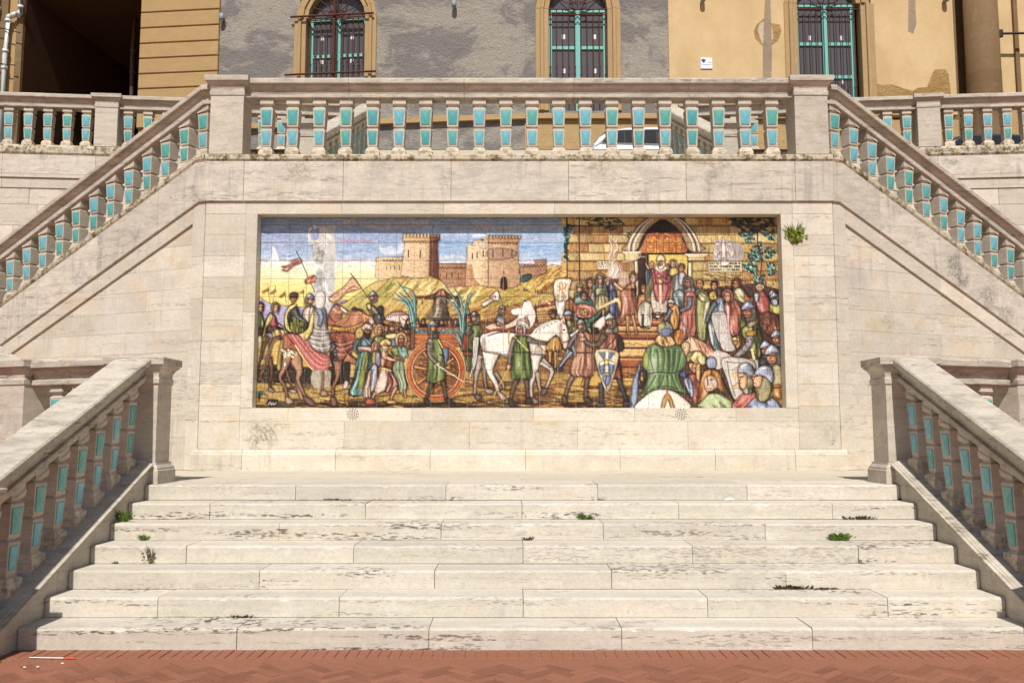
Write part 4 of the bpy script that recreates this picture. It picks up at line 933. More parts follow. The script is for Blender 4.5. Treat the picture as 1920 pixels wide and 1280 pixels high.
            b = -look if look else 1
            s.P([(x+b*.35*k, y-.35*k), (x+b*.95*k, y-.3*k), (x+b*1.0*k, y+.8*k), (x+b*.5*k, y+1.35*k), (x-b*.6*k, y+1.25*k), (x-b*.3*k, y+.85*k), (x+b*.4*k, y+.6*k)], (118, 104, 92), e=.6, ec=(50, 40, 36), tx=.16)
        elif kind == 'turban':
            s.P([(x-.85*k, y-.2*k), (x-1.0*k, y-.8*k), (x-.4*k, y-1.35*k), (x+.5*k, y-1.3*k), (x+1.0*k, y-.7*k), (x+.8*k, y-.2*k), (x, y-.5*k)], hair, e=.6, f=2, fa=.15)
        elif kind == 'bald':
            s.P([(x-.7*k, y+.25*k), (x-.82*k, y-.35*k), (x-.55*k, y-.6*k), (x-.55*k, y)], hair, e=.3)
            s.P([(x+.7*k, y+.25*k), (x+.82*k, y-.35*k), (x+.55*k, y-.6*k), (x+.55*k, y)], hair, e=.3)
    def body(s, x, y, w, h, c, f=4, lean=0., flare=1.15, **k):
        """robe from the shoulders (x,y) down"""
        s.P([(x-.28*w, y-.02*h), (x-.5*w, y+.07*h), (x-.52*w+lean*h*.4, y+.45*h), (x-.5*w*flare+lean*h, y+h), (x+.5*w*flare+lean*h, y+h), (x+.52*w+lean*h*.4, y+.45*h), (x+.5*w, y+.07*h), (x+.28*w, y-.02*h)], c, f=f, **k)
    def V(s, pts, ws, c, e=.8, r=.5, **k):
        """limb: centre line with a width at each joint"""
        p = s.sm(np.array(pts, float), False, 5); t = np.linspace(0, len(pts)-1, len(p)); w = np.interp(t, range(len(ws)), ws)/2
        d = np.gradient(p, axis=0); d /= np.linalg.norm(d, axis=1, keepdims=True)+1e-6; nn = np.stack([-d[:, 1], d[:, 0]], 1)
        s.P(np.concatenate([p+nn*w[:, None], (p-nn*w[:, None])[::-1]]), c, e=e, r=r, smooth=0, **k)
    def limb(s, pts, c, w0, w1, e=.6):
        n = len(pts); ws = [w0+(w1-w0)*i/(n-1) for i in range(n)]
        if n == 3: ws[1] *= .9
        s.V(pts, [w*.88 for w in ws], c, e=.7, hi=.3)
def paint_mural():
    s = Painter(); P, L, E, G, H, B, M = s.P, s.L, s.E, s.G, s.head, s.body, s.limb
    R1 = (470, 390, 5.818); R2 = (470, 560, 5.818); R3 = (720, 390, 5.333); R4 = (750, 560, 5.818)
    R5 = (1030, 390, 7.529); R6 = (1260, 390, 7.529); R7 = (1030, 540, 5.333); R8 = (1240, 540, 5.333)
    DK = (58, 34, 22); SK = (212, 156, 114)
    # --- sky
    Yp = MY0+(np.arange(s.H)+.5)/MS; Xp = MX0+(np.arange(s.W)+.5)/MS
    st = [(400, (116, 138, 178)), (436, (136, 158, 200)), (470, (142, 168, 212)), (486, (164, 184, 214)), (492, (205, 214, 214)), (500, (220, 222, 200)), (512, (226, 220, 170)), (526, (230, 216, 140)), (545, (236, 214, 116)), (570, (238, 210, 104)), (640, (215, 175, 90))]
    A = np.stack([np.interp(Yp, [q[0] for q in st], [q[1][i] for q in st]) for i in range(3)], 1)/255.
    wy = (Yp[:, None]+s.nh*2.2+s.nb*1.5)
    s.a[:] = np.stack([np.interp(wy, Yp, A[:, i]) for i in range(3)], 2)
    b = (Xp > 790)[None, :, None]
    st2 = [(400, (116, 138, 178)), (440, (138, 168, 210)), (470, (134, 168, 214)), (488, (154, 178, 216)), (497, (205, 208, 226)), (520, (225, 222, 228))]
    A2 = np.stack([np.interp(Yp, [q[0] for q in st2], [q[1][i] for q in st2]) for i in range(3)], 1)/255.
    s.a[:] = np.where(b, np.stack([np.interp(wy, Yp, A2[:, i]) for i in range(3)], 2), s.a)
    s.a *= (1+.07*s.nh+.03*s.nz)[..., None]
    s.T(*R1)
    for y, x0, x1, c in [(265, 100, 600, (120, 110, 165)), (372, 90, 640, (170, 130, 168)), (425, 100, 620, (165, 130, 180)), (340, 900, 1380, (196, 140, 176)), (360, 930, 1400, (190, 130, 160)), (573, 90, 640, (196, 150, 150)), (568, 900, 1420, (214, 150, 170)), (300, 210, 560, (150, 130, 190)), (415, 900, 1200, (150, 165, 226)), (470, 1000, 1380, (130, 142, 214)), (520, 300, 640, (126, 140, 212)), (300, 1000, 1600, (122, 150, 216)), (620, 100, 600, (238, 226, 190)), (640, 920, 1400, (208, 214, 150)), (700, 920, 1400, (226, 214, 130)), (690, 110, 600, (214, 216, 160)), (850, 130, 600, (232, 214, 92)), (920, 120, 560, (246, 222, 96)), (900, 960, 1200, (240, 226, 130)), (660, 300, 660, (230, 190, 150))]:
        for j in range(3): L([(x0+j*30, y+j*7), ((x0+x1)/2, y+j*5-6), (x1-j*40, y+j*6)], c, 2.4, .8, al=.45)
    for y, x0, x1 in [(150, 1000, 1900), (190, 1180, 1920), (165, 700, 1060), (130, 1000, 1100)]:
        L([(x0, y), ((x0+x1)/2, y+14), (x1, y-4)], (176, 160, 150), 6, 9, al=.5)
    s.T(*R3)
    for y, x0, x1 in [(165, 250, 1060), (190, 860, 1420), (175, 1400, 1800), (205, 1000, 1380)]:
        L([(x0, y), ((x0+x1)/2, y+10), (x1, y)], (172, 158, 146), 5, 8, al=.5)
    for y, x0, x1, c in [(265, 560, 1040, (170, 178, 230)), (330, 560, 860, (110, 145, 215)), (300, 1390, 1790, (172, 150, 200)), (380, 1380, 1790, (110, 150, 214)), (440, 1370, 1780, (150, 160, 226)), (470, 550, 830, (180, 180, 230)), (520, 1370, 1640, (196, 160, 196)), (490, 560, 830, (220, 200, 220)), (540, 560, 820, (240, 232, 232)), (560, 1650, 1790, (238, 230, 226)), (270, 890, 1050, (238, 232, 240))]:
        for j in range(3): L([(x0, y+j*9), ((x0+x1)/2, y+j*6-8), (x1, y+j*9)], c, 2.6, 1, al=.5)
    s.T(*R1)
    P([(205, 430), (245, 440), (292, 580), (240, 612), (160, 602), (212, 520)], (226, 228, 234), e=0, r=.05, hi=0, al=.75)
    P([(1385, 400), (1440, 440), (1520, 410), (1590, 450), (1600, 370), (1665, 370), (1650, 480), (1520, 510), (1420, 490)], (226, 230, 240), e=0, r=.06, hi=0, al=.5)
    L([(1420, 470), (1520, 440), (1600, 470)], (170, 170, 214), 2, 1, al=.6)
    # --- far hills, castle hill
    P([(60, 1000), (200, 1050), (400, 1075), (640, 1090), (900, 1050), (1080, 1035), (1080, 1400), (60, 1400)], (158, 150, 200), e=.5, r=0, tx=.1)
    for i in range(9): L([(90+i*30, 1080+i*12), (300+i*30, 1100+i*14)], (190, 176, 206), 3, 1, al=.4)
    s.T(*R3)
    hill = [(-400, 960), (-260, 860), (-120, 760), (0, 715), (150, 688), (300, 715), (400, 690), (480, 680), (560, 720), (650, 800), (760, 780), (860, 775), (960, 765), (1060, 790), (1140, 800), (1250, 790), (1360, 745), (1500, 650), (1640, 585), (1700, 570), (1780, 580), (1850, 530), (1880, 800), (1880, 1800), (-500, 1800), (-500, 1050)]
    P(hill, (206, 168, 88), e=.8, r=.05, tx=.1); s.cs = .6
    G([(1380, 760), (1640, 600), (1850, 550), (1850, 760), (1500, 800)], (150, 92, 38), al=.6, n=34, ln=190, ang=-.75, w=7, seed=3)
    G([(-300, 950), (0, 730), (480, 700), (640, 830), (500, 1060), (-300, 1200)], (150, 108, 50), al=.5, n=46, ln=170, ang=-.9, w=7, seed=4)
    G([(640, 820), (1100, 800), (1600, 860), (1600, 1100), (700, 1100)], (144, 92, 42), al=.5, n=46, ln=220, ang=-.4, w=7, seed=5)
    G([(-350, 960), (-100, 780), (100, 720), (60, 900), (-300, 1130)], (150, 156, 70), al=.6, n=34, ln=160, ang=-.8, w=7, seed=6)
    G([(700, 840), (1400, 850), (1600, 930), (1000, 980)], (156, 150, 66), al=.5, n=26, ln=200, ang=-.4, w=7, seed=7)
    G([(0, 740), (480, 700), (500, 820), (900, 790), (1100, 830), (800, 900), (100, 900)], (236, 212, 130), al=.6, n=34, ln=150, ang=-.8, w=6, seed=8)
    G([(1380, 800), (1700, 620), (1840, 560), (1820, 700), (1500, 830)], (230, 190, 96), al=.6, n=26, ln=170, ang=-.7, w=6, seed=9)
    G([(500, 1000), (1500, 1000), (1500, 1200), (500, 1180)], (140, 80, 40), al=.4, n=60, ln=200, ang=-.1, w=5, seed=10)
    # --- castle
    def bricks(pts, c, n, seed): G(pts, c, al=.55, n=n, ln=46, ang=0, w=1.2, jit=4, seed=seed)
    def wall(pts, c, n=40, seed=1):
        P(pts, c, e=.9, smooth=0, r=.1, tx=.07); q = np.array(c); bricks(pts, q*.72, n, seed); bricks(pts, np.minimum(q*1.14, 250), n//2, seed+50)
    wall([(-85, 495), (200, 490), (180, 705), (90, 690), (-30, 730), (-95, 690)], (224, 182, 132), 60, 1)
    wall([(540, 555), (830, 555), (830, 790), (640, 790), (545, 700)], (176, 124, 90), 60, 2)
    wall([(1355, 565), (1510, 560), (1515, 520), (1632, 512), (1632, 645), (1500, 700), (1370, 745)], (168, 122, 90), 40, 3)
    P([(1370, 680), (1480, 660), (1460, 730), (1380, 745)], (70, 96, 92), e=.4)
    wall([(205, 300), (455, 300), (452, 690), (330, 700), (165, 680)], (224, 178, 134), 90, 4)
    wall([(452, 300), (535, 300), (545, 720), (450, 680)], (126, 66, 40), 30, 5)
    P([(180, 262), (555, 268), (555, 322), (450, 342), (178, 338)], (214, 164, 112), e=.8, smooth=0, r=.1)
    P([(450, 285), (555, 275), (552, 320), (450, 342)], (140, 78, 50), e=.4, smooth=0)
    for i in range(11): P([(190+i*34, 256), (208+i*34, 256), (208+i*34, 290), (190+i*34, 290)], (226, 178, 126) if i < 8 else (160, 96, 62), e=.7, smooth=0, r=.1)
    for i in range(11): L([(186+i*33, 338), (202+i*33, 322), (218+i*33, 338)], DK, 1.3)
    wall([(832, 365), (880, 372), (900, 322), (960, 318), (1000, 290), (1052, 270), (1046, 790), (940, 770), (815, 785)], (228, 188, 140), 90, 6)
    wall([(1050, 300), (1340, 300), (1365, 770), (1300, 800), (1140, 800), (1044, 790)], (198, 150, 112), 120, 7)
    P([(820, 600), (880, 560), (900, 700), (960, 770), (815, 785)], (176, 108, 70), e=0, al=.6, r=0); P([(1050, 400), (1320, 420), (1300, 500), (1060, 520)], (150, 120, 96), e=0, al=.6)
    P([(1050, 280), (1378, 280), (1345, 345), (1050, 345)], (186, 138, 96), e=.8, smooth=0, r=.1)
    for i in range(10): P([(1062+i*32, 272), (1080+i*32, 272), (1080+i*32, 300), (1062+i*32, 300)], (200, 150, 104), e=.7, smooth=0, r=.1)
    for i in range(9): E(1080+i*31, 358, 9, 6, (90, 56, 36), e=.3)
    P([(940, 330), (1040, 300), (1040, 400), (960, 400)], (206, 190, 170), e=0, al=.6); E(985, 318, 18, 10, DK, e=0)
    for x, y0, y1 in [(238, 420, 490), (355, 420, 495), (883, 455, 510), (932, 440, 495), (992, 425, 485), (1092, 415, 490), (1193, 415, 485), (1283, 410, 485), (1200, 630, 665), (475, 400, 460), (520, 420, 470)]: L([(x, y0), (x, y1)], DK, 2.0)
    for x in (20, 60, 100, 148, 565, 625, 675, 742): L([(x, 575 if x < 200 else 655), (x, 620 if x < 200 else 695)], DK, 1.6)
    for i in range(7): L([(0+i*30-20, 535), (10+i*30-20, 515), (22+i*30-20, 535)], DK, 1.4)
    for i in range(10): L([(545+i*28, 608), (555+i*28, 590), (567+i*28, 608)], DK, 1.5)
    for i in range(10): L([(545+i*28, 560), (560+i*28, 552)], DK, 1.4)
    for i in range(8): L([(1368+i*32, 600-i*2), (1380+i*32, 578-i*2), (1394+i*32, 600-i*2)], DK, 1.4)
    P([(1170, 808), (1172, 715), (1200, 685), (1230, 715), (1234, 812)], (70, 38, 26), e=.6); P([(1182, 800), (1190, 740), (1205, 740), (1200, 808)], (200, 140, 90), e=0, al=.5)
    for x in list(range(1400, 1450, 14))+list(range(1520, 1720, 18)): L([(x, 835+(x-1400)*.12), (x+4, 795+(x-1400)*.14)], (110, 60, 34), 2.2, 1.2)
    G([(1260, 800), (1720, 850), (1720, 880), (1300, 830)], (120, 70, 34), al=.6, n=30, ln=30, w=1.5, seed=11)
    # --- ground
    s.T(*R2)
    gr = [(40, 850), (400, 900), (900, 880), (1500, 860), (2200, 780), (3000, 800), (4000, 850), (4600, 830), (5000, 900), (5800, 900), (5800, 1260), (40, 1260)]
    P(gr, (176, 140, 66), e=0, r=0, tx=.12)
    G([(40, 860), (4600, 860), (4600, 1230), (40, 1230)], (84, 52, 28), al=.62, n=190, ln=260, ang=.02, w=5.6, seed=12)
    G([(40, 900), (4600, 900), (4600, 1230), (40, 1230)], (214, 182, 92), al=.5, n=120, ln=230, ang=0, w=3.2, seed=13)
    G([(40, 1120), (4600, 1120), (4600, 1190), (40, 1190)], (66, 42, 24), al=.6, n=120, ln=300, ang=.03, w=5.6, seed=14)
    G([(2300, 900), (4600, 900), (4600, 1170), (2300, 1170)], (150, 74, 34), al=.55, n=110, ln=200, ang=0, w=3, seed=15)
    P([(70, 740), (300, 720), (800, 760), (1000, 700), (1050, 920), (700, 930), (300, 920), (70, 900)], (66, 42, 26), e=0, r=0, tx=.2)
    G([(70, 740), (1000, 720), (1000, 920), (70, 910)], (110, 100, 44), al=.6, n=60, ln=70, ang=.1, w=2.5, seed=16)
    P([(70, 380), (190, 380), (210, 640), (70, 640)], (176, 160, 100), e=0, r=0, f=3)
    # --- town wall and church front on the right
    s.T(*R5)
    P([(275, 100), (3300, 100), (3300, 2500), (275, 2500)], (206, 160, 78), e=0, smooth=0, r=0, hi=0, tx=.1)
    rg = np.random.RandomState(5); y = 118
    while y < 1400:
        hgt = 122+rg.rand()*16; x = 280-rg.rand()*120
        while x < 3300:
            w = 150+rg.rand()*220; c = np.array([(210, 168, 92), (202, 154, 80), (186, 134, 74), (196, 168, 104), (218, 184, 114), (178, 142, 92)][rg.randint(6)])
            P([(x+6, y+6), (x+w-4, y+5), (x+w-5, y+hgt-6), (x+5, y+hgt-5)], c, e=.44, ec=(136, 90, 48), r=.14, tx=.14, hi=.16, smooth=0)
            x += w
        L([(280, y), (1500, y+4), (3300, y)], (110, 60, 30), 1.6, al=.8); y += hgt
    for y in (490, 745, 1010): L([(280, y), (1100, y)], (120, 64, 36), 1.2, al=.7)
    L([(440, 120), (440, 1050)], (84, 46, 26), 2.6, al=.9); L([(262, 110), (262, 980)], (70, 44, 30), 4, 2, al=.9)
    P([(280, 370), (420, 370), (430, 480), (285, 480)], (226, 190, 104), e=0, al=.6)
    # creeper at the wall's edge and over the top
    G([(225, 250), (290, 240), (380, 250), (300, 420), (280, 760), (230, 720)], (40, 62, 56), al=.9, n=90, ln=26, ang=.9, w=4, seed=17)
    G([(210, 340), (300, 250), (370, 300), (300, 480)], (120, 160, 160), al=.7, n=26, ln=14, ang=.5, w=3, seed=18)
    G([(400, 120), (1050, 120), (1100, 230), (950, 330), (600, 230)], (60, 78, 50), al=.75, n=90, ln=34, ang=.2, w=4, seed=19)
    G([(1130, 330), (1190, 330), (1180, 560), (1130, 560)], (60, 84, 66), al=.7, n=24, ln=20, ang=1., w=4, seed=20)
    # doorway
    P([(1120, 610), (1130, 500), (1180, 380), (1260, 260), (1380, 160), (1470, 110), (1640, 90), (1830, 110), (1960, 190), (2080, 330), (2150, 480), (2170, 610)], (176, 150, 110), e=.9, r=.3)
    for k in (0, 34, 70):
        L([(1140+k, 600), (1160+k, 480), (1230+k, 350), (1330+k*.8, 230), (1460+k*.5, 140)], (236, 224, 190) if k != 34 else (112, 74, 44), 2.6, 2)
        L([(2150-k, 600), (2125-k, 470), (2060-k, 340), (1960-k*.8, 215), (1840-k*.5, 130)], (236, 224, 190) if k != 34 else (112, 74, 44), 2.6, 2)
    P([(1270, 640), (1280, 560), (1330, 420), (1420, 290), (1540, 190), (1635, 150), (1740, 195), (1850, 290), (1930, 420), (1975, 560), (1985, 640)], (70, 36, 26), e=1, r=0, hi=0)
    P([(1330, 640), (1340, 520), (1400, 400), (1460, 350), (1860, 350), (1900, 430), (1950, 640)], (196, 110, 46), e=0, r=.1, tx=.14)
    G([(1420, 350), (1870, 350), (1930, 630), (1420, 630)], (226, 152, 62), al=.8, n=120, ln=40, ang=0, w=3, seed=21)
    G([(1420, 330), (1890, 330), (1930, 420), (1400, 420)], (150, 64, 40), al=.7, n=50, ln=50, ang=0, w=3, seed=22)
    for x in (1540, 1640, 1720, 1820, 1900): L([(x, 400), (x, 625)], (110, 50, 26), 1.4, al=.7)
    L([(1270, 645), (1990, 645)], (66, 34, 24), 4.5)
    P([(1430, 660), (2000, 660), (2000, 980), (1430, 980)], (232, 196, 92), e=0, smooth=0, r=.15); P([(1270, 650), (1430, 650), (1420, 1300), (1270, 1300)], (74, 40, 28), e=0, smooth=0, r=0)
    P([(1980, 650), (2000, 650), (2005, 1100), (1960, 1100)], (80, 46, 30), e=0, smooth=0, r=0)
    P([(1060, 618), (1310, 618), (1290, 680), (1250, 745), (1090, 745), (1090, 680)], (226, 196, 130), e=.8, smooth=0); L([(1065, 625), (1305, 625)], (246, 236, 200), 2.6)
    P([(1225, 745), (1275, 745), (1275, 1280), (1232, 1280)], (222, 206, 160), e=.8, smooth=0, hi=.4)
    s.T(*R6)
    P([(215, 645), (535, 645), (500, 700), (500, 745), (255, 745), (255, 690)], (226, 200, 134), e=.8, smooth=0); L([(220, 655), (530, 655)], (250, 240, 210), 2.4); L([(255, 700), (495, 700)], (150, 110, 66), 1.5)
    P([(258, 770), (315, 770), (310, 1000), (255, 1000)], (230, 214, 168), e=.8, smooth=0, hi=.5)
    # eagle relief and inscription
    P([(640, 500), (700, 440), (1010, 500), (1020, 750), (640, 750)], (176, 164, 160), e=0, r=0)
    for sg in (-1, 1):
        P([(770+sg*25, 520), (770+sg*70, 490), (770+sg*95, 478), (770+sg*120, 520), (770+sg*150, 620), (770+sg*120, 690), (770+sg*90, 660), (770+sg*60, 620), (770+sg*30, 610)], (226, 212, 206), e=.8, ec=(150, 100, 100), r=.2)
        for i in range(5): L([(770+sg*(45+i*13), 520), (770+sg*(65+i*15), 590), (770+sg*(72+i*16), 670-i*14)], (160, 112, 112), 1.3, .7)
    P([(735, 560), (750, 470), (740, 430), (765, 410), (780, 440), (785, 500), (800, 560), (795, 680), (820, 745), (760, 700), (715, 745), (738, 680)], (240, 228, 222), e=.9, ec=(150, 96, 96))
    P([(540, 760), (1020, 760), (1020, 905), (540, 905)], (222, 208, 166), e=1, smooth=0, r=.1, hi=0)
    P([(725, 760), (880, 760), (800, 830), (730, 820)], (236, 230, 224), e=0)
    rg = np.random.RandomState(9)
    for y in (785, 828, 872):
        x = 560
        while x < 995:
            w = 7+rg.rand()*8
            if not (y < 800 and 720 < x < 830):
                L([(x, y-13), (x, y+13)], (112, 84, 60), 1.2, al=.9, smooth=0)
                if rg.rand() < .6: L([(x, y+(rg.rand()-.5)*22), (x+w, y+(rg.rand()-.5)*22)], (112, 84, 60), 1., al=.9, smooth=0)
            x += w*(1. if rg.rand() < .86 else 2.2)
    s.T(*R5)
    P([(695, 748), (880, 748), (870, 865), (695, 865)], (226, 212, 172), e=1, smooth=0, r=.1)
    for y in (770, 798, 828):
        x = 708
        while x < 860:
            L([(x, y-8), (x+rg.rand()*6-3, y+8)], (120, 90, 64), 1., al=.9, smooth=0); x += 7+rg.rand()*8
    # creepers on the right
    s.T(*R6)
    G([(820, 120), (1520, 120), (1520, 350), (1100, 350), (900, 220)], (52, 66, 52), al=.85, n=130, ln=44, ang=.3, w=5, seed=23)
    for q, n, sd in [([(980, 350), (1200, 330), (1220, 480), (1120, 500), (1060, 420)], 50, 24), ([(1140, 600), (1240, 500), (1340, 500), (1320, 760), (1180, 760), (1100, 700)], 110, 25), ([(1040, 790), (1200, 770), (1260, 880), (1220, 980), (1080, 880)], 70, 26), ([(1390, 780), (1490, 780), (1480, 960), (1400, 960)], 50, 27), ([(1360, 560), (1490, 560), (1500, 700), (1380, 720)], 40, 28), ([(1320, 360), (1500, 360), (1500, 470), (1400, 420)], 40, 29), ([(1190, 980), (1340, 960), (1320, 1090), (1210, 1080)], 50, 30)]:
        G(q, (58, 92, 84), al=.9, n=n, ln=30, ang=.8, w=4.5, seed=sd); G(q, (140, 186, 170), al=.8, n=n//2, ln=16, ang=.4, w=3.4, seed=sd+40); G(q, (34, 50, 44), al=.8, n=n//3, ln=18, ang=1.2, w=3.4, seed=sd+80)
    L([(1260, 320), (1255, 500), (1300, 700), (1290, 900), (1265, 1060)], (96, 60, 36), 3, 2); L([(1355, 1050), (1350, 1160)], (150, 84, 40), 4, 3)
    G([(500, 930), (1000, 930), (1050, 1080), (500, 1080)], (120, 84, 46), al=.7, n=70, ln=60, ang=.05, w=3, seed=31)
    G([(1060, 1050), (1500, 1050), (1500, 1280), (1060, 1280)], (110, 92, 44), al=.7, n=60, ln=50, ang=1.2, w=3, seed=32)
    s.T(*R7)
    P([(-700, 330), (0, 260), (400, 130), (700, 200), (720, 800), (-700, 800)], (150, 100, 52), e=0, r=0, tx=.14)
    G([(-700, 300), (700, 260), (700, 800), (-700, 800)], (104, 62, 34), al=.55, n=90, ln=120, ang=.1, w=5, seed=90); G([(-700, 500), (700, 500), (700, 800), (-700, 800)], (206, 160, 74), al=.55, n=60, ln=140, ang=0, w=5, seed=91)
    P([(1180, 120), (1500, 20), (2330, 20), (2330, 900), (1900, 1200), (1300, 1200), (1150, 700)], (104, 62, 40), e=0, r=0, tx=.2)
    G([(1180, 120), (2330, 60), (2330, 1200), (1300, 1200)], (150, 92, 54), al=.6, n=120, ln=80, ang=1.3, w=5, seed=92)
    # smoke from the censer
    s.T(*R5)
    P([(840, 1000), (835, 900), (880, 790), (840, 720), (850, 620), (905, 540), (860, 470), (880, 400), (940, 380), (910, 440), (950, 520), (920, 620), (1000, 640), (960, 720), (1040, 800), (1060, 880), (1170, 940), (1160, 1090), (1010, 1100), (900, 1040)], (196, 160, 140), e=0, r=.1, al=.85, tx=.1)
    P([(850, 940), (900, 800), (960, 790), (1000, 880), (1010, 980), (940, 1010), (870, 1000)], (226, 206, 196), e=0, r=.2, al=.8)
    for q in [[(880, 980), (930, 860), (900, 780), (960, 720)], [(860, 700), (900, 600), (900, 520), (870, 450), (900, 400)], [(950, 960), (990, 860), (950, 780)], [(930, 640), (990, 560), (960, 480), (1000, 420), (1030, 440)]]:
        L(q, (238, 214, 190), 2.6, 1, al=.8); L([(x+14, y+6) for x, y in q], (140, 92, 66), 1.8, .8, al=.7)
    L([(1060, 760), (1200, 740), (1300, 690), (1380, 690)], (220, 196, 186), 3.4, 1.5, al=.6); L([(1290, 700), (1320, 640), (1340, 540)], (200, 160, 150), 3, 1, al=.6)
    # --- repairs: bare grey mortar where tiles were lost
    s.T(*R1)
    def patch(pts, c, n, seed):
        P(pts, c, e=0, r=0, hi=0, tx=.05); q = np.array(c)
        G(pts, np.minimum(q*1.16, 240), al=.55, n=n, ln=50, ang=1.2, w=7, seed=seed); G(pts, q*.88, al=.5, n=n//2, ln=50, ang=1.5, w=6, seed=seed+1)
    patch([(615, 185), (720, 200), (900, 185), (885, 260), (905, 380), (912, 560), (895, 640), (912, 800), (905, 920), (885, 1010), (850, 1140), (740, 1130), (660, 1010), (672, 870), (690, 720), (735, 640), (665, 570), (648, 410), (612, 365), (600, 280)], (186, 183, 180), 60, 60)
    patch([(650, 390), (720, 370), (780, 380), (780, 600), (720, 590), (660, 540)], (156, 154, 152), 20, 62); patch([(690, 720), (770, 710), (780, 830), (690, 850)], (160, 158, 156), 14, 64)
    P([(640, 230), (720, 215), (715, 330), (650, 340), (625, 280)], (140, 152, 196), e=0, r=0)
    L([(612, 200), (640, 190), (650, 230), (620, 260)], (90, 78, 60), 3, 1, al=.6)
    s.cs = 1.
    paint_left(s, R1, R2); paint_middle(s, R3, R4); paint_right(s, R5, R6, R7, R8)
    # old glaze: fine crackle and dust
    s.a *= (1+.03*s.nz+.02*s.nb)[..., None]
    # brown brush hatching over everything but the sky
    mk = np.clip((Yp[:, None]-575+s.nb*6)/14, 0, 1); mk = np.maximum(mk, np.clip((Xp[None]-1068)/6, 0, 1)*np.ones((s.H, 1)))
    hd = np.clip(s.hatch*1.2, -1, 1)*.5+np.clip(s.nz*1.2, -1, 1)*.5
    s.a *= (1-mk*.16*np.clip(hd, 0, 1)*1.6)[..., None]**np.array([.8, 1., 1.15])
    s.a += (mk*.10*np.clip(-hd, 0, 1))[..., None]*s.a
    g = s.a.mean(2, keepdims=True); s.a = g+(s.a-g)*.66
    # crisp brushwork: lift local contrast, then deepen darks and open lights
    bl = s.a.copy()
    for _ in range(3):
        bl[1:-1] = (bl[:-2]+2*bl[1:-1]+bl[2:])/4; bl[:, 1:-1] = (bl[:, :-2]+2*bl[:, 1:-1]+bl[:, 2:])/4
    s.a = np.clip(s.a+(s.a-bl)*.6, 0, 1)
    s.a = s.a+.42*(s.a-.5)*(1-np.abs(2*s.a-1))
    s.a = np.clip(s.a, 0, 1)**1.02*np.array([1., .99, .965])
    return np.clip(s.a, .02, 1)
def paint_left(s, R1, R2):
    P, L, E, G, H, B, M = s.P, s.L, s.E, s.G, s.head, s.body, s.limb
    DK = (58, 34, 22); SK = (212, 156, 114)
    s.T(*R1)
    # lances, pennants
    for x0, y0, x1, y1 in [(180, 870, 195, 1050), (258, 860, 225, 1080), (360, 900, 378, 1040), (562, 890, 578, 1080)]: L([(x0, y0), (x1, y1)], (120, 70, 40), 1.1)
    for q in [[(180, 880), (115, 920), (125, 930), (185, 900)], [(255, 895), (205, 935), (220, 940), (258, 915)], [(360, 925), (305, 975), (320, 980), (366, 950)], [(565, 905), (530, 925), (540, 935), (568, 925)]]: P(q, (206, 110, 66), e=.5, smooth=0)
    P([(520, 550), (430, 575), (410, 620), (315, 640), (350, 650), (330, 680), (385, 692), (440, 640), (535, 600)], (216, 140, 116), e=.8, f=3, hz=True)
    P([(450, 570), (500, 560), (505, 590), (440, 615)], (170, 100, 74), e=0, al=.6)
    L([(478, 470), (560, 640), (690, 920)], (90, 70, 56), 1.8, 1.6); P([(470, 465), (482, 472), (500, 510), (484, 500)], (70, 74, 84), e=.4)
    P([(580, 790), (680, 735), (690, 800), (600, 830)], (216, 130, 96), e=.6, f=2)
    P([(1110, 755), (1050, 820), (1000, 870), (900, 940), (850, 990), (880, 1030), (960, 1010), (1040, 930), (1190, 885), (1180, 850)], (222, 160, 120), e=.9, f=5, hz=True, fa=.16)
    for q in [[(1060, 850), (1100, 900)], [(1010, 880), (1050, 930)], [(1030, 905), (1090, 865)], [(900, 990), (1000, 920)]]: L(q, (178, 84, 60), 1.6, .8)
    L([(1080, 715), (1180, 850), (1320, 1040)], (110, 74, 50), 1.8); P([(1075, 712), (1090, 716), (1100, 745)], (80, 70, 70), e=.3)
    # rider at the left edge
    s.T(*R2)
    P([(75, 120), (120, 170), (150, 260), (140, 330), (70, 330)], (98, 112, 52), f=3); P([(70, 330), (140, 330), (150, 400), (70, 400)], (84, 60, 40))
    H(95, 100, 48, SK, (100, 70, 40), 'hood', 1)
    P([(210, 160), (270, 200), (290, 260), (350, 320), (320, 370), (160, 370), (140, 400), (150, 280)], (186, 84, 84), f=4); P([(200, 165), (165, 260), (130, 410), (150, 415), (195, 300), (235, 200)], (196, 178, 96), f=2)
    P([(180, 300), (310, 320), (330, 350), (180, 380)], (92, 66, 52), f=3); M([(300, 290), (350, 320)], SK, 26, 16)
    H(265, 105, 48, (220, 164, 124), (128, 112, 50), 'hood', 1)
    # back horse left with drape
    M([(200, 420), (150, 520), (120, 640), (95, 740)], (134, 80, 50), 50, 24); P([(240, 350), (400, 350), (420, 420), (260, 440)], (222, 186, 112), f=5)
    s.V([(215, 640), (240, 800), (225, 920), (245, 1000)], [64, 36, 24, 22], (140, 96, 70)); P([(220, 960), (275, 1000), (265, 1020), (215, 1005)], (150, 130, 116), e=.6)
    # white chips
    s.V([(390, 760), (440, 900), (480, 1000)], [44, 26, 20], (140, 96, 70)); P([(450, 990), (510, 1000), (505, 1025), (455, 1020)], (170, 150, 136), e=.5)
    # big horse (rear) with red cloth
    P([(360, 400), (460, 380), (520, 450), (560, 640), (520, 780), (430, 720), (360, 620), (340, 480)], (182, 100, 66), f=2, fa=.1)
    M([(330, 420), (240, 470), (200, 640), (110, 860)], (124, 80, 56), 56, 20)
    for i in range(5): L([(300-i*8, 440), (225-i*6, 560), (180-i*12, 720), (105+i*5, 880)], (88, 52, 34) if i % 2 else (186, 132, 92), 1.6, .6, al=.8)
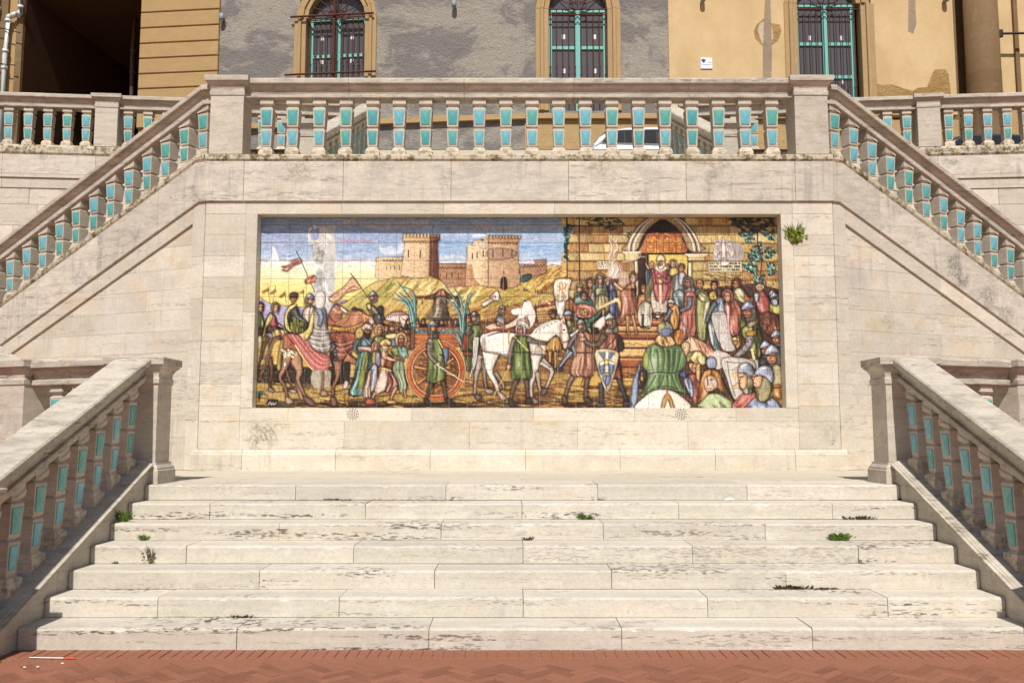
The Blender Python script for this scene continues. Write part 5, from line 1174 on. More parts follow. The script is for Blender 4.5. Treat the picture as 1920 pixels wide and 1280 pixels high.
    P([(330, 480), (360, 470), (350, 760), (300, 770), (310, 600)], (190, 160, 86), f=1)
    P([(370, 560), (500, 570), (540, 640), (560, 740), (530, 900), (600, 1080), (560, 1090), (500, 930), (500, 800), (400, 680)], (206, 158, 124), f=3, fa=.14)
    s.V([(470, 600), (545, 780), (530, 880), (590, 1020), (640, 1100)], [170, 76, 46, 32, 34], (190, 140, 108), hi=.4); s.V([(420, 600), (380, 760), (335, 860), (390, 960), (420, 1080)], [130, 64, 42, 32, 34], (176, 128, 98), hi=.4)
    P([(590, 1060), (680, 1090), (720, 1150), (690, 1165), (620, 1130)], (136, 104, 88)); P([(400, 1070), (450, 1080), (485, 1130), (430, 1150), (400, 1120)], (180, 150, 130))
    G([(350, 560), (500, 560), (520, 660), (360, 640)], (232, 214, 168), al=.9, n=30, ln=26, ang=1., w=3, seed=33)
    for y in (630, 720): P([(370, y-22), (392, y-22), (392, y+22), (370, y+22)], (240, 238, 232), e=0, smooth=0)
    # dark knight on near horse
    s.T(*R2)
    P([(440, 60), (510, 100), (540, 180), (600, 250), (640, 330), (560, 400), (420, 390), (370, 300), (390, 150)], (78, 62, 36), f=4); P([(430, 80), (500, 70), (400, 160), (410, 290), (450, 370), (390, 340), (365, 240), (380, 140)], (206, 190, 96), f=2)
    M([(470, 130), (520, 210), (620, 260)], (116, 128, 148), 58, 36); G([(440, 220), (580, 260), (580, 360), (440, 360)], (132, 132, 56), al=.9, n=40, ln=50, ang=1.4, w=3, seed=34); G([(430, 120), (480, 110), (480, 200), (430, 200)], (120, 110, 50), al=.8, n=16, ln=20, ang=1., w=3, seed=35)
    s.T(*R1); H(460, 985, 52, (190, 120, 84), (74, 64, 54), 'hair', 0); P([(420, 935), (505, 930), (500, 970), (425, 975)], (86, 72, 60), e=.8)
    s.T(*R2)
    # second rider in pale mantle
    P([(570, 130), (640, 80), (700, 120), (680, 240), (620, 260), (560, 200)], (214, 190, 170), f=4); s.T(*R1); H(640, 1010, 54, SK, (150, 156, 172), 'helm', 1); s.T(*R2)
    P([(690, 100), (640, 240), (620, 330), (560, 380), (520, 400), (600, 460), (660, 380), (690, 280), (720, 160)], (222, 190, 96), f=3)
    # repaired grey knight
    P([(690, 100), (760, 80), (820, 140), (840, 320), (880, 420), (890, 540), (820, 600), (700, 570), (640, 450), (690, 330)], (168, 160, 154), e=.5, f=5, fa=.12); M([(730, 110), (770, 200), (750, 300)], (138, 162, 186), 80, 46)
    for q in [[(660, 400), (760, 420), (850, 400)], [(650, 440), (760, 470), (870, 450)], [(690, 330), (780, 350), (860, 340)], [(680, 500), (780, 530), (880, 500)]]: L(q, (126, 112, 102), 2.4, 1, al=.8); L([(x, y+16) for x, y in q], (206, 200, 194), 2.4, 1, al=.8)
    s.T(*R1); P([(700, 930), (740, 905), (790, 915), (815, 960), (810, 1040), (780, 1100), (720, 1100), (690, 1040)], (206, 202, 198), e=.4); P([(780, 960), (812, 970), (800, 1020), (785, 1010)], (222, 190, 172), e=0); s.T(*R2)
    # red cloth over the horse's flank
    P([(400, 400), (480, 390), (560, 430), (640, 520), (760, 590), (850, 620), (870, 720), (840, 790), (720, 800), (630, 720), (560, 620), (480, 500)], (206, 108, 104), f=0, r=.3)
    for i in range(7): q = [(430+i*26, 400+i*4), (520+i*30, 520+i*8), (640+i*30, 690-i*6), (760+i*18, 775-i*22), (855, 750-i*20)]; L(q, (228, 160, 150) if i % 2 else (158, 70, 62), 2.6+i % 3, 1.2, al=.5, soft=2.5)
    L([(490, 510), (560, 620), (640, 730), (700, 790)], (226, 196, 110), 2.4)
    P([(680, 800), (870, 780), (880, 900), (860, 970), (700, 970)], (170, 158, 140), e=0, r=.1); M([(795, 800), (800, 900), (790, 1000)], (186, 122, 96), 22, 18); P([(780, 1010), (830, 1000), (855, 1050), (790, 1060)], (170, 140, 120), e=.6)
    # chestnut horses' heads
    P([(850, 180), (880, 110), (920, 60), (960, 70), (1010, 100), (1070, 150), (1040, 170), (1000, 160), (990, 230), (960, 290), (840, 290)], (178, 110, 78), f=0); L([(900, 120), (940, 150), (990, 150)], (226, 170, 140), 4, 1.5, al=.7, soft=2); L([(860, 200), (900, 250), (960, 270)], (110, 56, 40), 5, 2, al=.6, soft=2); E(965, 108, 8, 7, (40, 24, 18), e=0); P([(985, 90), (1060, 150), (1030, 160), (980, 120)], (226, 208, 196), e=.4); L([(905, 90), (925, 60), (945, 85)], DK, 2)
    P([(880, 330), (980, 300), (1060, 220), (1100, 130), (1180, 120), (1260, 170), (1340, 220), (1350, 270), (1310, 285), (1240, 260), (1180, 290), (1150, 340), (1120, 480), (1080, 560), (960, 560), (900, 440)], (186, 114, 80), f=0); L([(1150, 190), (1120, 300), (1090, 420)], (222, 160, 122), 9, 5, al=.6, soft=4); L([(960, 330), (930, 420), (980, 540)], (110, 58, 40), 9, 5, al=.6, soft=4); L([(1170, 150), (1250, 190), (1310, 230)], (224, 166, 130), 4, 2, al=.7, soft=2); L([(1180, 285), (1240, 262), (1300, 280)], (104, 54, 38), 3, 1.5, al=.7, soft=2)
    for i in range(9): L([(1090-i*10, 130+i*12), (1050-i*14, 210+i*8), (1000-i*6, 290)], (96, 50, 32) if i % 2 else (212, 140, 100), 2., 1, al=.85)
    P([(1100, 130), (1120, 95), (1160, 110), (1230, 130), (1180, 140)], (92, 48, 32), e=.5); E(1210, 170, 14, 8, (40, 24, 18), e=0); P([(1290, 220), (1350, 230), (1345, 280), (1300, 285)], (222, 180, 160), e=.5); L([(1180, 150), (1230, 200), (1240, 255), (1180, 280)], (226, 160, 70), 1.8); L([(1240, 200), (1330, 215)], (226, 160, 70), 1.4)
    P([(900, 310), (1000, 320), (1100, 310), (1220, 270), (1230, 290), (1110, 340), (1000, 355), (900, 345)], (222, 160, 62), e=.6)
    for i in range(9): P([(915+i*30, 340), (945+i*30, 338-i*3), (928+i*30, 375-i*3)], (214, 150, 60), e=.4, smooth=0)
    P([(880, 380), (1130, 380), (1120, 500), (1090, 640), (1000, 680), (930, 600), (890, 480)], (176, 94, 70), f=3, fa=.16)
    for q in [[(900, 520), (1010, 540), (1110, 500)], [(920, 580), (1020, 600), (1100, 560)], [(930, 400), (1000, 520), (1050, 600)], [(900, 470), (1000, 490), (1120, 450)]]: L(q, (96, 40, 32), 2.4, 1); L([(x+6, y+14) for x, y in q], (226, 160, 130), 2, 1, al=.7)
    M([(900, 480), (930, 620), (980, 730)], (84, 76, 74), 60, 34); G([(880, 470), (960, 480), (990, 730), (930, 730)], (150, 140, 136), al=.8, n=30, ln=14, ang=0, w=2, seed=36)
    P([(940, 720), (1000, 690), (1030, 660), (1010, 720), (970, 745)], (212, 170, 70), e=.6)
    P([(860, 600), (900, 580), (930, 720), (900, 760)], (60, 36, 26), e=0)
    s.V([(1040, 640), (1170, 700), (1222, 752), (1160, 860), (1110, 900)], [110, 56, 40, 26, 24], (184, 126, 96), hi=.4); P([(1095, 870), (1130, 890), (1110, 930), (1085, 920)], (140, 100, 80), e=.5); s.V([(960, 680), (960, 850), (920, 950), (915, 1080)], [110, 48, 36, 30], (170, 116, 88), hi=.4); P([(890, 1070), (940, 1080), (960, 1150), (920, 1170), (890, 1130)], (150, 110, 90))
    P([(1020, 720), (1090, 710), (1080, 900), (1030, 900)], (78, 66, 62), f=2); P([(1040, 900), (1080, 910), (1060, 980), (1020, 970)], (206, 190, 176), e=.5)
    # dismounted crowd beside the horses
    s.T(*R1)
    P([(1270, 1050), (1320, 1060), (1390, 1110), (1420, 1180), (1350, 1200), (1280, 1130)], (112, 88, 66), f=3); P([(1265, 1060), (1300, 1050), (1310, 1110), (1280, 1100)], (216, 190, 110), e=.5); P([(1385, 1085), (1445, 1080), (1445, 1180), (1400, 1170)], (74, 70, 68)); H(1332, 975, 46, (196, 134, 98), (140, 148, 164), 'helm', 0)
    s.T(*R2); P([(1340, 190), (1440, 180), (1480, 280), (1440, 330), (1360, 280)], (76, 72, 82), f=3)
    P([(1470, 220), (1530, 160), (1620, 140), (1700, 170), (1740, 240), (1700, 310), (1660, 320), (1640, 260), (1560, 290), (1490, 300)], (222, 196, 182), f=0)
    for i in range(9): L([(1500+i*22, 210-i*5), (1520+i*22, 160-i*2), (1560+i*20, 150)], (150, 84, 74), 2., 1)
    P([(1620, 200), (1700, 180), (1740, 230), (1700, 330), (1660, 330), (1640, 270)], (226, 200, 186), e=.8); L([(1640, 210), (1690, 250), (1680, 310)], (176, 110, 80), 1.5); E(1665, 235, 9, 7, DK, e=0); P([(1450, 240), (1620, 270), (1600, 310), (1480, 290)], (196, 140, 62), e=.5)
    for x, y, r, c, k in [(1545, 320, 42, (146, 92, 60), 'turban'), (1640, 350, 34, (90, 60, 40), 'hair'), (1700, 380, 38, (150, 120, 80), 'hood'), (1600, 380, 36, (110, 70, 50), 'hair'), (1480, 330, 34, (90, 60, 44), 'hair'), (1720, 430, 34, (90, 60, 44), 'hair')]: P([(x-40, y+30), (x+40, y+30), (x+55, y+120), (x-55, y+120)], (150, 110, 74), f=3); H(x, y, r, SK, c, k, 0)
    P([(1480, 400), (1620, 390), (1640, 480), (1500, 470)], (216, 196, 110), f=3, hz=True); P([(1520, 450), (1640, 440), (1640, 520), (1530, 520)], (110, 120, 160), f=3)
    B(1400, 420, 130, 200, (136, 140, 76), 4); H(1405, 350, 52, SK, (196, 140, 100), 'hood', 1)
    # man with teal tunic and blue trousers
    P([(1200, 430), (1290, 410), (1330, 480), (1320, 600), (1200, 610), (1150, 560), (1160, 470)], (96, 134, 138), f=4); P([(1220, 420), (1300, 510), (1320, 500), (1260, 410)], (110, 120, 160), f=2)
    P([(1180, 530), (1320, 530), (1325, 600), (1190, 580)], (206, 160, 150), f=3, hz=True)
    P([(1190, 600), (1320, 600), (1330, 800), (1270, 1000), (1190, 1060), (1080, 1030), (1130, 880)], (92, 140, 140), f=6, fa=.28); P([(1240, 600), (1290, 600), (1260, 900), (1180, 1000)], (146, 150, 66), f=2, e=.4)
    P([(1290, 800), (1350, 780), (1320, 1000), (1320, 1070), (1240, 1060)], (222, 180, 160), f=3); M([(1180, 450), (1140, 540), (1180, 600)], (90, 124, 132), 56, 36)
    H(1275, 360, 62, (184, 120, 84), (214, 190, 180), 'turban', 1, beard=(70, 44, 30)); E(1060, 1070, 26, 34, (200, 160, 70), e=.6); L([(1040, 1060), (1070, 1150)], (160, 110, 60), 3); L([(1090, 1050), (1200, 1060)], DK, 2)
    P([(1330, 570), (1400, 560), (1420, 720), (1340, 730)], (208, 176, 66), f=3); P([(1370, 580), (1430, 600), (1430, 730), (1370, 740)], (130, 130, 160), f=3); P([(1330, 740), (1400, 740), (1390, 900), (1350, 1000), (1310, 980)], (170, 176, 190), f=3); H(1365, 530, 44, SK, (180, 120, 84), 'hood', 1)
    # two men pushing the wheel
    P([(1430, 600), (1500, 590), (1560, 680), (1540, 780), (1440, 760)], (216, 160, 124), f=2); P([(1490, 650), (1560, 640), (1550, 780), (1460, 770)], (160, 84, 50), f=2)
    P([(1440, 750), (1560, 780), (1640, 920), (1600, 980), (1480, 1000), (1360, 1050), (1390, 880)], (208, 168, 150), f=4, fa=.2); P([(1520, 790), (1610, 860), (1650, 930), (1590, 1000), (1480, 1020), (1500, 900)], (146, 76, 54), f=4, fa=.25)
    M([(1440, 620), (1560, 670), (1680, 680)], (226, 176, 138), 60, 26); M([(1370, 1020), (1340, 1090)], (212, 150, 110), 30, 20); M([(1600, 960), (1560, 1040), (1540, 1110)], (214, 160, 116), 44, 22); P([(1280, 1090), (1350, 1090), (1375, 1140), (1270, 1150)], (190, 96, 60)); P([(1500, 1110), (1560, 1105), (1610, 1135), (1510, 1140)], (206, 150, 100), e=.6); L([(1440, 760), (1530, 785)], (226, 190, 100), 2.5)
    H(1475, 525, 58, (222, 168, 128), (206, 176, 96), 'turban', 1)
    P([(1540, 560), (1640, 500), (1700, 540), (1720, 640), (1600, 640)], (96, 142, 130), f=5); P([(1530, 560), (1600, 530), (1620, 620), (1560, 620)], (160, 170, 90), f=2)
    P([(1570, 690), (1660, 690), (1700, 860), (1720, 980), (1640, 1030), (1620, 900), (1560, 790)], (140, 156, 120), f=5, fa=.28); M([(1690, 1000), (1700, 1080)], (206, 150, 110), 30, 22); H(1645, 450, 62, (206, 148, 106), (206, 160, 110), 'hood', 0, beard=(150, 84, 40))
    P([(1440, 640), (1480, 640), (1470, 560), (1440, 560)], (216, 170, 130), e=0)
    # plant and rock lower left, scribbled signature
    for i in range(9): L([(120, 1050), (60+i*16, 1000-((i-4)**2)*-3), (30+i*24, 1040+abs(i-4)*10)], (64, 112, 100), 2.6, .8)
    M([(110, 1100), (115, 1050)], (60, 80, 70), 12, 10); P([(210, 1100), (310, 1100), (310, 1150), (210, 1160)], (66, 48, 36), e=.5); L([(215, 1150), (235, 1125), (245, 1150), (262, 1135), (275, 1150), (300, 1130)], (230, 220, 200), .9)
def paint_middle(s, R3, R4):
    P, L, E, G, H, B, M = s.P, s.L, s.E, s.G, s.head, s.body, s.limb
    DK = (58, 34, 22); SK = (212, 156, 114)
    s.T(*R4)
    # far crowd and palisade
    P([(1480, 110), (1760, 70), (1800, 240), (1500, 260)], (186, 140, 70), f=0, tx=.15)
    G([(1480, 60), (1760, 20), (1760, 90), (1490, 110)], (140, 56, 40), al=.9, n=60, ln=16, ang=1.3, w=4, seed=40); G([(1480, 60), (1760, 10), (1760, 60), (1490, 80)], (216, 170, 130), al=.9, n=22, ln=7, ang=1.3, w=3, seed=41)
    L([(1490, 130), (1700, 90)], (206, 150, 90), 4); L([(1480, 90), (1490, 260)], (100, 56, 34), 5)
    for y in (150, 180, 210, 240): L([(1500, y), (1760, y-20)], (120, 76, 40), 1.4)
    H(1675, 185, 42, (190, 130, 90), (84, 50, 34), 'turban', -1)
    G([(700, 250), (1500, 250), (1500, 420), (700, 420)], (120, 70, 36), al=.6, n=80, ln=120, ang=0, w=3, seed=42)
    # small pennant and riders in the middle distance
    s.T(*R3)
    P([(1140, 830), (1060, 890), (1070, 910), (980, 960), (1010, 990), (1090, 935), (1150, 920)], (232, 216, 206), e=.7, f=2, hz=True); L([(1110, 880), (1120, 900)], (200, 70, 60), 3); L([(1065, 885), (1075, 915)], (180, 90, 70), 2.5); L([(1140, 820), (1200, 1000)], (120, 70, 40), 1.5)
    s.T(*R4)
    P([(930, 310), (1040, 270), (1150, 290), (1240, 240), (1300, 200), (1290, 280), (1180, 330), (1000, 350)], (222, 176, 146), f=2)
    P([(1080, 170), (1120, 180), (1140, 280), (1060, 300), (1050, 230)], (142, 146, 158), f=3); M([(1060, 270), (1110, 290), (1140, 320)], (200, 130, 110), 40, 22); H(1120, 130, 36, SK, (120, 120, 126), 'helm', 1)
    # repaired white patch rider
    P([(1220, 130), (1290, 110), (1340, 100), (1360, 40), (1420, 30), (1450, 90), (1480, 160), (1470, 260), (1410, 330), (1300, 320), (1260, 280), (1300, 180), (1240, 180)], (224, 216, 210), e=0, r=.05, tx=.08)
    P([(1290, 230), (1400, 220), (1420, 330), (1300, 350), (1270, 290)], (190, 176, 164), e=0); L([(1360, 40), (1370, 15), (1385, 40)], DK, 2); L([(1240, 70), (1290, 80), (1310, 100)], (110, 60, 40), 2); M([(1380, 200), (1400, 300)], (206, 150, 100), 26, 12)
    # cart crowd behind
    for i, x in enumerate([90, 185, 255, 400, 455, 540, 610, 690]): P([(x-30, 275), (x+30, 275), (x+40, 340), (x-40, 340)], [(66, 62, 66), (208, 130, 50), (60, 60, 64), (90, 64, 50)][i % 4], f=2); H(x, 255, 28, SK, (90, 56, 40), 'hair', [1, -1, 0][i % 3])
    # bell with its beam
    M([(160, -10), (640, -12)], (112, 58, 38), 26, 26); P([(300, -20), (380, -60), (430, -95), (470, -95), (520, -60), (600, -20), (600, 5), (300, 5)], (120, 64, 44))
    P([(410, -70), (445, -95), (490, -70), (500, 10), (390, 10)], (176, 110, 84), f=4)
    P([(370, 20), (400, -20), (490, -20), (515, 40), (515, 100), (555, 215), (560, 235), (430, 240), (290, 228), (295, 205), (345, 130)], (140, 120, 100), f=3, fa=.16, hi=.25, r=.45); L([(300, 205), (430, 222), (550, 215)], (86, 68, 56), 2); L([(350, 130), (430, 140), (520, 130)], (96, 78, 64), 1.6); L([(410, 30), (405, 130), (380, 200)], (206, 190, 170), 4, 1.5, al=.7); G([(370, 20), (500, 20), (520, 110), (360, 110)], (90, 76, 64), al=.6, n=24, ln=10, ang=.3, w=2, seed=43)
    M([(640, 0), (650, 100)], (112, 64, 44), 30, 24); M([(170, 20), (150, 240)], (130, 76, 54), 34, 34); L([(240, 30), (250, 70)], DK, 4, 1); L([(180, 100), (260, 0)], (196, 160, 80), 2)
    # cart
    P([(160, 320), (640, 310), (690, 390), (690, 520), (160, 560)], (196, 100, 46), e=1, smooth=0, r=.2, tx=.1)
    for y in (345, 400, 450, 500): L([(165, y), (420, y+4), (680, y-4)], (118, 52, 26), 1.8); L([(165, y+10), (680, y+6)], (222, 134, 66), 1.6, al=.7)
    for i in range(8):
        x = 150+i*62; L([(x, 345), (x+30, 375), (x+62, 345)], (70, 100, 104), 5, 4); G([(x, 340), (x+60, 340), (x+60, 385), (x, 385)], (110, 150, 156), al=.8, n=10, ln=14, ang=.6, w=2.5, seed=44+i)
    M([(135, 300), (140, 560)], (140, 84, 60), 44, 44); M([(690, 300), (690, 560)], (120, 60, 44), 34, 34)
    # reeds
    for q in [[(150, 320), (150, 100), (60, -60), (-30, -180)], [(140, 300), (120, 120), (20, 10), (-60, -60)], [(130, 260), (100, 120), (40, 40), (-100, 0)], [(160, 300), (160, 60), (130, -80), (-20, -140)], [(150, 250), (120, 100), (60, 0), (-20, -70)]]:
        L(q, (26, 58, 58), 8.5, 1.6); L(q, (66, 128, 124), 6., .8); L([(x-8, y) for x, y in q], (170, 206, 196), 1.6, .4, al=.8)
    for q in [[(690, 560), (670, 300), (620, 60), (480, -160)], [(690, 500), (690, 200), (660, 0), (590, -110)], [(690, 450), (720, 150), (760, -10), (840, -70)], [(680, 400), (650, 180), (580, 60), (500, 0)], [(690, 400), (700, 200), (720, 60), (745, -40)], [(690, 560), (640, 440), (590, 400)], [(690, 540), (650, 430), (600, 350)], [(690, 560), (690, 430), (660, 380)]]:
        L(q, (26, 58, 58), 8.5, 1.6); L(q, (66, 128, 124), 6., .8); L([(x-8, y) for x, y in q], (170, 206, 196), 1.6, .4, al=.8)
    # soldier behind the cart
    P([(760, 300), (860, 290), (900, 360), (880, 520), (840, 600), (740, 580), (720, 400)], (120, 128, 70), f=4); M([(760, 300), (735, 390), (800, 360)], (124, 116, 106), 60, 34); H(750, 225, 44, (200, 140, 100), (80, 50, 36), 'hair', 1); H(820, 215, 52, (196, 140, 104), (110, 110, 112), 'helm', 0); L([(730, 30), (770, 190)], (90, 60, 40), 2)
    P([(720, 560), (800, 590), (790, 760), (730, 780)], (96, 96, 60), f=3); P([(690, 400), (750, 420), (740, 580), (690, 580)], (150, 60, 44), f=2)
    # big wheel
    s.t = R4
    t = np.linspace(0, 6.2832, 25)[:-1]
    def ring(rx, ry, c, **k): P([(396+rx*math.cos(q), 790+ry*math.sin(q)) for q in t], c, **k)
    ring(318, 328, (198, 96, 40), e=1.4, r=.25, hi=.1); ring(250, 262, (150, 92, 44), e=1.2, r=0, tx=.15)
    G([(200, 620), (590, 620), (590, 980), (200, 980)], (214, 150, 66), al=.7, n=60, ln=80, ang=-.4, w=4, seed=55); G([(200, 620), (590, 620), (590, 980), (200, 980)], (96, 54, 30), al=.7, n=50, ln=80, ang=.3, w=4, seed=56)
    for q in np.arange(0, 3.14, .785): M([(396-240*math.cos(q+.2), 790-250*math.sin(q+.2)), (396+240*math.cos(q+.2), 790+250*math.sin(q+.2))], (210, 140, 72), 36, 36)
    E(396, 790, 60, 60, (170, 96, 50), e=1)
    for rr, c in ((322, (236, 190, 130)), (258, (240, 196, 140))): L([(396+rr*math.cos(q), 790+rr*1.03*math.sin(q)) for q in np.linspace(0, 6.2832, 40)], c, 1.2, al=.8)
    for rr, c in ((300, (216, 124, 60)), (275, (160, 70, 28))): L([(396+rr*math.cos(q), 790+rr*1.03*math.sin(q)) for q in np.linspace(0, 6.2832, 40)], c, 3, al=.5)
    # soldier walking before the wheel
    M([(360, 900), (330, 1000), (300, 1090)], (92, 84, 70), 66, 36); P([(265, 1080), (310, 1090), (350, 1140), (330, 1165), (280, 1130)], (62, 56, 52)); M([(470, 880), (500, 1000), (515, 1090)], (106, 98, 76), 60, 36); P([(495, 1090), (540, 1080), (610, 1130), (600, 1145), (510, 1130)], (72, 66, 58))
    P([(330, 430), (420, 430), (480, 560), (490, 700), (510, 870), (440, 900), (300, 910), (310, 720), (300, 560)], (122, 138, 72), f=5, fa=.2); L([(420, 450), (480, 560)], (196, 180, 90), 2)
    P([(300, 460), (350, 450), (370, 560), (330, 620), (300, 580)], (150, 140, 120), f=2); M([(330, 500), (330, 620), (410, 710)], (150, 142, 124), 66, 42); G([(300, 470), (370, 460), (390, 680), (320, 640)], (100, 92, 80), al=.8, n=30, ln=12, ang=0, w=2, seed=57); E(425, 715, 24, 20, SK, e=.6)
    P([(470, 550), (540, 540), (530, 640), (500, 745), (490, 640)], (120, 142, 186), e=.9, smooth=0, hi=.4); L([(400, 720), (560, 820), (710, 915)], (216, 200, 180), 1.8, 1); L([(440, 610), (490, 640)], (70, 46, 36), 3)
    P([(330, 330), (400, 340), (420, 430), (330, 430)], (128, 118, 110), f=2); H(360, 320, 56, (206, 150, 112), (150, 158, 166), 'helm', 1)
    # white horse
    M([(700, 600), (800, 610)], (150, 80, 50), 60, 50)
    s.V([(900, 620), (850, 780), (830, 900), (820, 1040)], [140, 60, 40, 32], (180, 164, 152)); P([(820, 1050), (870, 1040), (905, 1080), (870, 1105), (830, 1090)], (120, 104, 96)); s.V([(930, 660), (925, 820), (940, 940), (970, 1000)], [90, 44, 32, 28], (156, 132, 118)); P([(940, 980), (1010, 990), (1030, 1030), (950, 1030)], (170, 140, 124))
    M([(840, 420), (830, 560), (820, 700), (770, 850)], (212, 204, 184), 76, 26)
    for i in range(6): L([(850-i*10, 430+i*8), (840-i*8, 580), (820-i*6, 720), (765+i*6, 850)], (120, 98, 82) if i % 2 else (240, 236, 222), 2, .8, al=.8)
    P([(880, 420), (980, 370), (1120, 360), (1260, 380), (1420, 390), (1480, 330), (1600, 260), (1720, 230), (1800, 270), (1840, 340), (1845, 450), (1830, 540), (1780, 540), (1740, 440), (1700, 400), (1640, 480), (1590, 590), (1560, 690), (1480, 740), (1420, 700), (1380, 640), (1200, 640), (1090, 620), (1020, 720), (960, 700), (900, 560)], (226, 216, 204), e=1.2, ec=(90, 70, 62), r=.3, f=0)
    P([(905, 420), (900, 560), (960, 690), (985, 700), (930, 560), (930, 440)], (150, 130, 118), e=0, al=.7); P([(1050, 620), (1220, 600), (1230, 660), (1100, 640)], (150, 132, 124), e=0, al=.7); P([(1480, 520), (1560, 560), (1540, 690), (1470, 720)], (170, 150, 140), e=0, al=.6)
    L([(960, 420), (1060, 400), (1160, 420)], (244, 238, 230), 14, 6, al=.6, soft=6); L([(930, 480), (960, 600), (990, 660)], (170, 152, 142), 8, 3, al=.5, soft=5); L([(1430, 520), (1450, 620), (1440, 700)], (170, 152, 142), 9, 4, al=.5, soft=5)
    for i in range(13): L([(1460+i*22, 380-i*11), (1500+i*20, 330-i*7), (1560+i*15, 275-i*3)], (150, 126, 116) if i % 2 else (246, 240, 232), 2.4, .8, al=.9)
    P([(1760, 280), (1820, 290), (1848, 400), (1840, 520), (1790, 545), (1755, 440)], (228, 214, 202), e=.8, ec=(90, 70, 62)); E(1795, 345, 14, 10, (40, 30, 26), e=0); L([(1770, 260), (1785, 200), (1800, 265)], (206, 170, 150), 5, 1.5); P([(1780, 480), (1840, 480), (1835, 540), (1790, 548)], (206, 184, 176), e=.6); L([(1770, 290), (1775, 470), (1840, 460)], (176, 100, 50), 2); L([(1780, 470), (1700, 500), (1640, 490)], (190, 130, 66), 2)
    s.V([(1000, 590), (985, 780), (1050, 920), (1080, 1030)], [210, 76, 50, 36], (224, 214, 202), e=.6, hi=.4); P([(1060, 1010), (1120, 1030), (1170, 1090), (1110, 1100)], (190, 160, 146)); s.V([(1040, 800), (1120, 920), (1140, 980)], [50, 32, 26], (166, 140, 126))
    s.V([(1480, 610), (1470, 800), (1432, 950), (1440, 1080)], [180, 66, 44, 36], (222, 210, 198), e=.6, hi=.4); P([(1430, 1080), (1480, 1080), (1520, 1130), (1450, 1140)], (150, 130, 120)); s.V([(1550, 680), (1660, 780), (1630, 900), (1590, 990)], [96, 50, 32, 26], (206, 192, 180), hi=.4); P([(1560, 980), (1610, 980), (1600, 1030), (1540, 1050)], (130, 110, 100)); s.V([(1500, 800), (1520, 940), (1540, 1010)], [50, 34, 28], (176, 150, 138)); M([(1560, 660), (1650, 740)], (180, 160, 150), 50, 30)
    L([(930, 380), (1060, 340), (1240, 350), (1400, 370)], (150, 84, 62), 5, 4); L([(960, 410), (1100, 370), (1240, 370)], (112, 56, 42), 2.5); L([(1190, 370), (1190, 500)], (206, 150, 66), 4, 2); L([(1500, 490), (1560, 550), (1590, 600)], (196, 140, 70), 2.2)
    # groom with green tunic
    M([(1280, 880), (1240, 980), (1210, 1100)], (126, 96, 80), 72, 38); P([(1190, 1090), (1230, 1100), (1260, 1165), (1220, 1175), (1185, 1130)], (86, 68, 60)); M([(1385, 880), (1395, 1000), (1400, 1090)], (120, 92, 78), 70, 40); P([(1380, 1090), (1430, 1080), (1450, 1130), (1390, 1140)], (90, 72, 62))
    P([(1240, 420), (1330, 410), (1400, 420), (1420, 560), (1440, 700), (1445, 860), (1330, 880), (1220, 870), (1230, 700), (1240, 570)], (122, 142, 68), f=6, fa=.22); L([(1230, 590), (1430, 590)], (70, 60, 40), 2.5); L([(1250, 420), (1400, 570)], (200, 190, 110), 1.8)
    M([(1250, 440), (1215, 560), (1195, 720)], (146, 130, 116), 62, 40); M([(1390, 440), (1500, 480), (1620, 490)], (140, 124, 116), 76, 44); G([(1400, 430), (1600, 470), (1600, 505), (1420, 490)], (96, 84, 78), al=.8, n=30, ln=10, ang=0, w=2, seed=58); E(1190, 745, 22, 28, SK, e=.6); E(1645, 492, 24, 16, SK, e=.6); L([(1190, 760), (1100, 920), (1030, 1050)], (206, 150, 80), 2, 1.4)
    H(1320, 345, 56, (196, 130, 104), (176, 168, 164), 'hood', -1); P([(1275, 270), (1330, 240), (1400, 280), (1410, 340), (1360, 300)], (206, 198, 190), e=0)
    # men between horse and standard bearer
    P([(1640, 450), (1740, 430), (1760, 580), (1600, 570)], (190, 140, 60), f=6); M([(1640, 570), (1640, 700)], (206, 150, 80), 44, 34); M([(1700, 580), (1700, 760)], (190, 140, 70), 44, 34)
    M([(1850, 560), (1790, 680), (1750, 770)], (140, 146, 166), 60, 34); P([(1715, 750), (1760, 760), (1775, 790), (1720, 785)], (60, 60, 70))
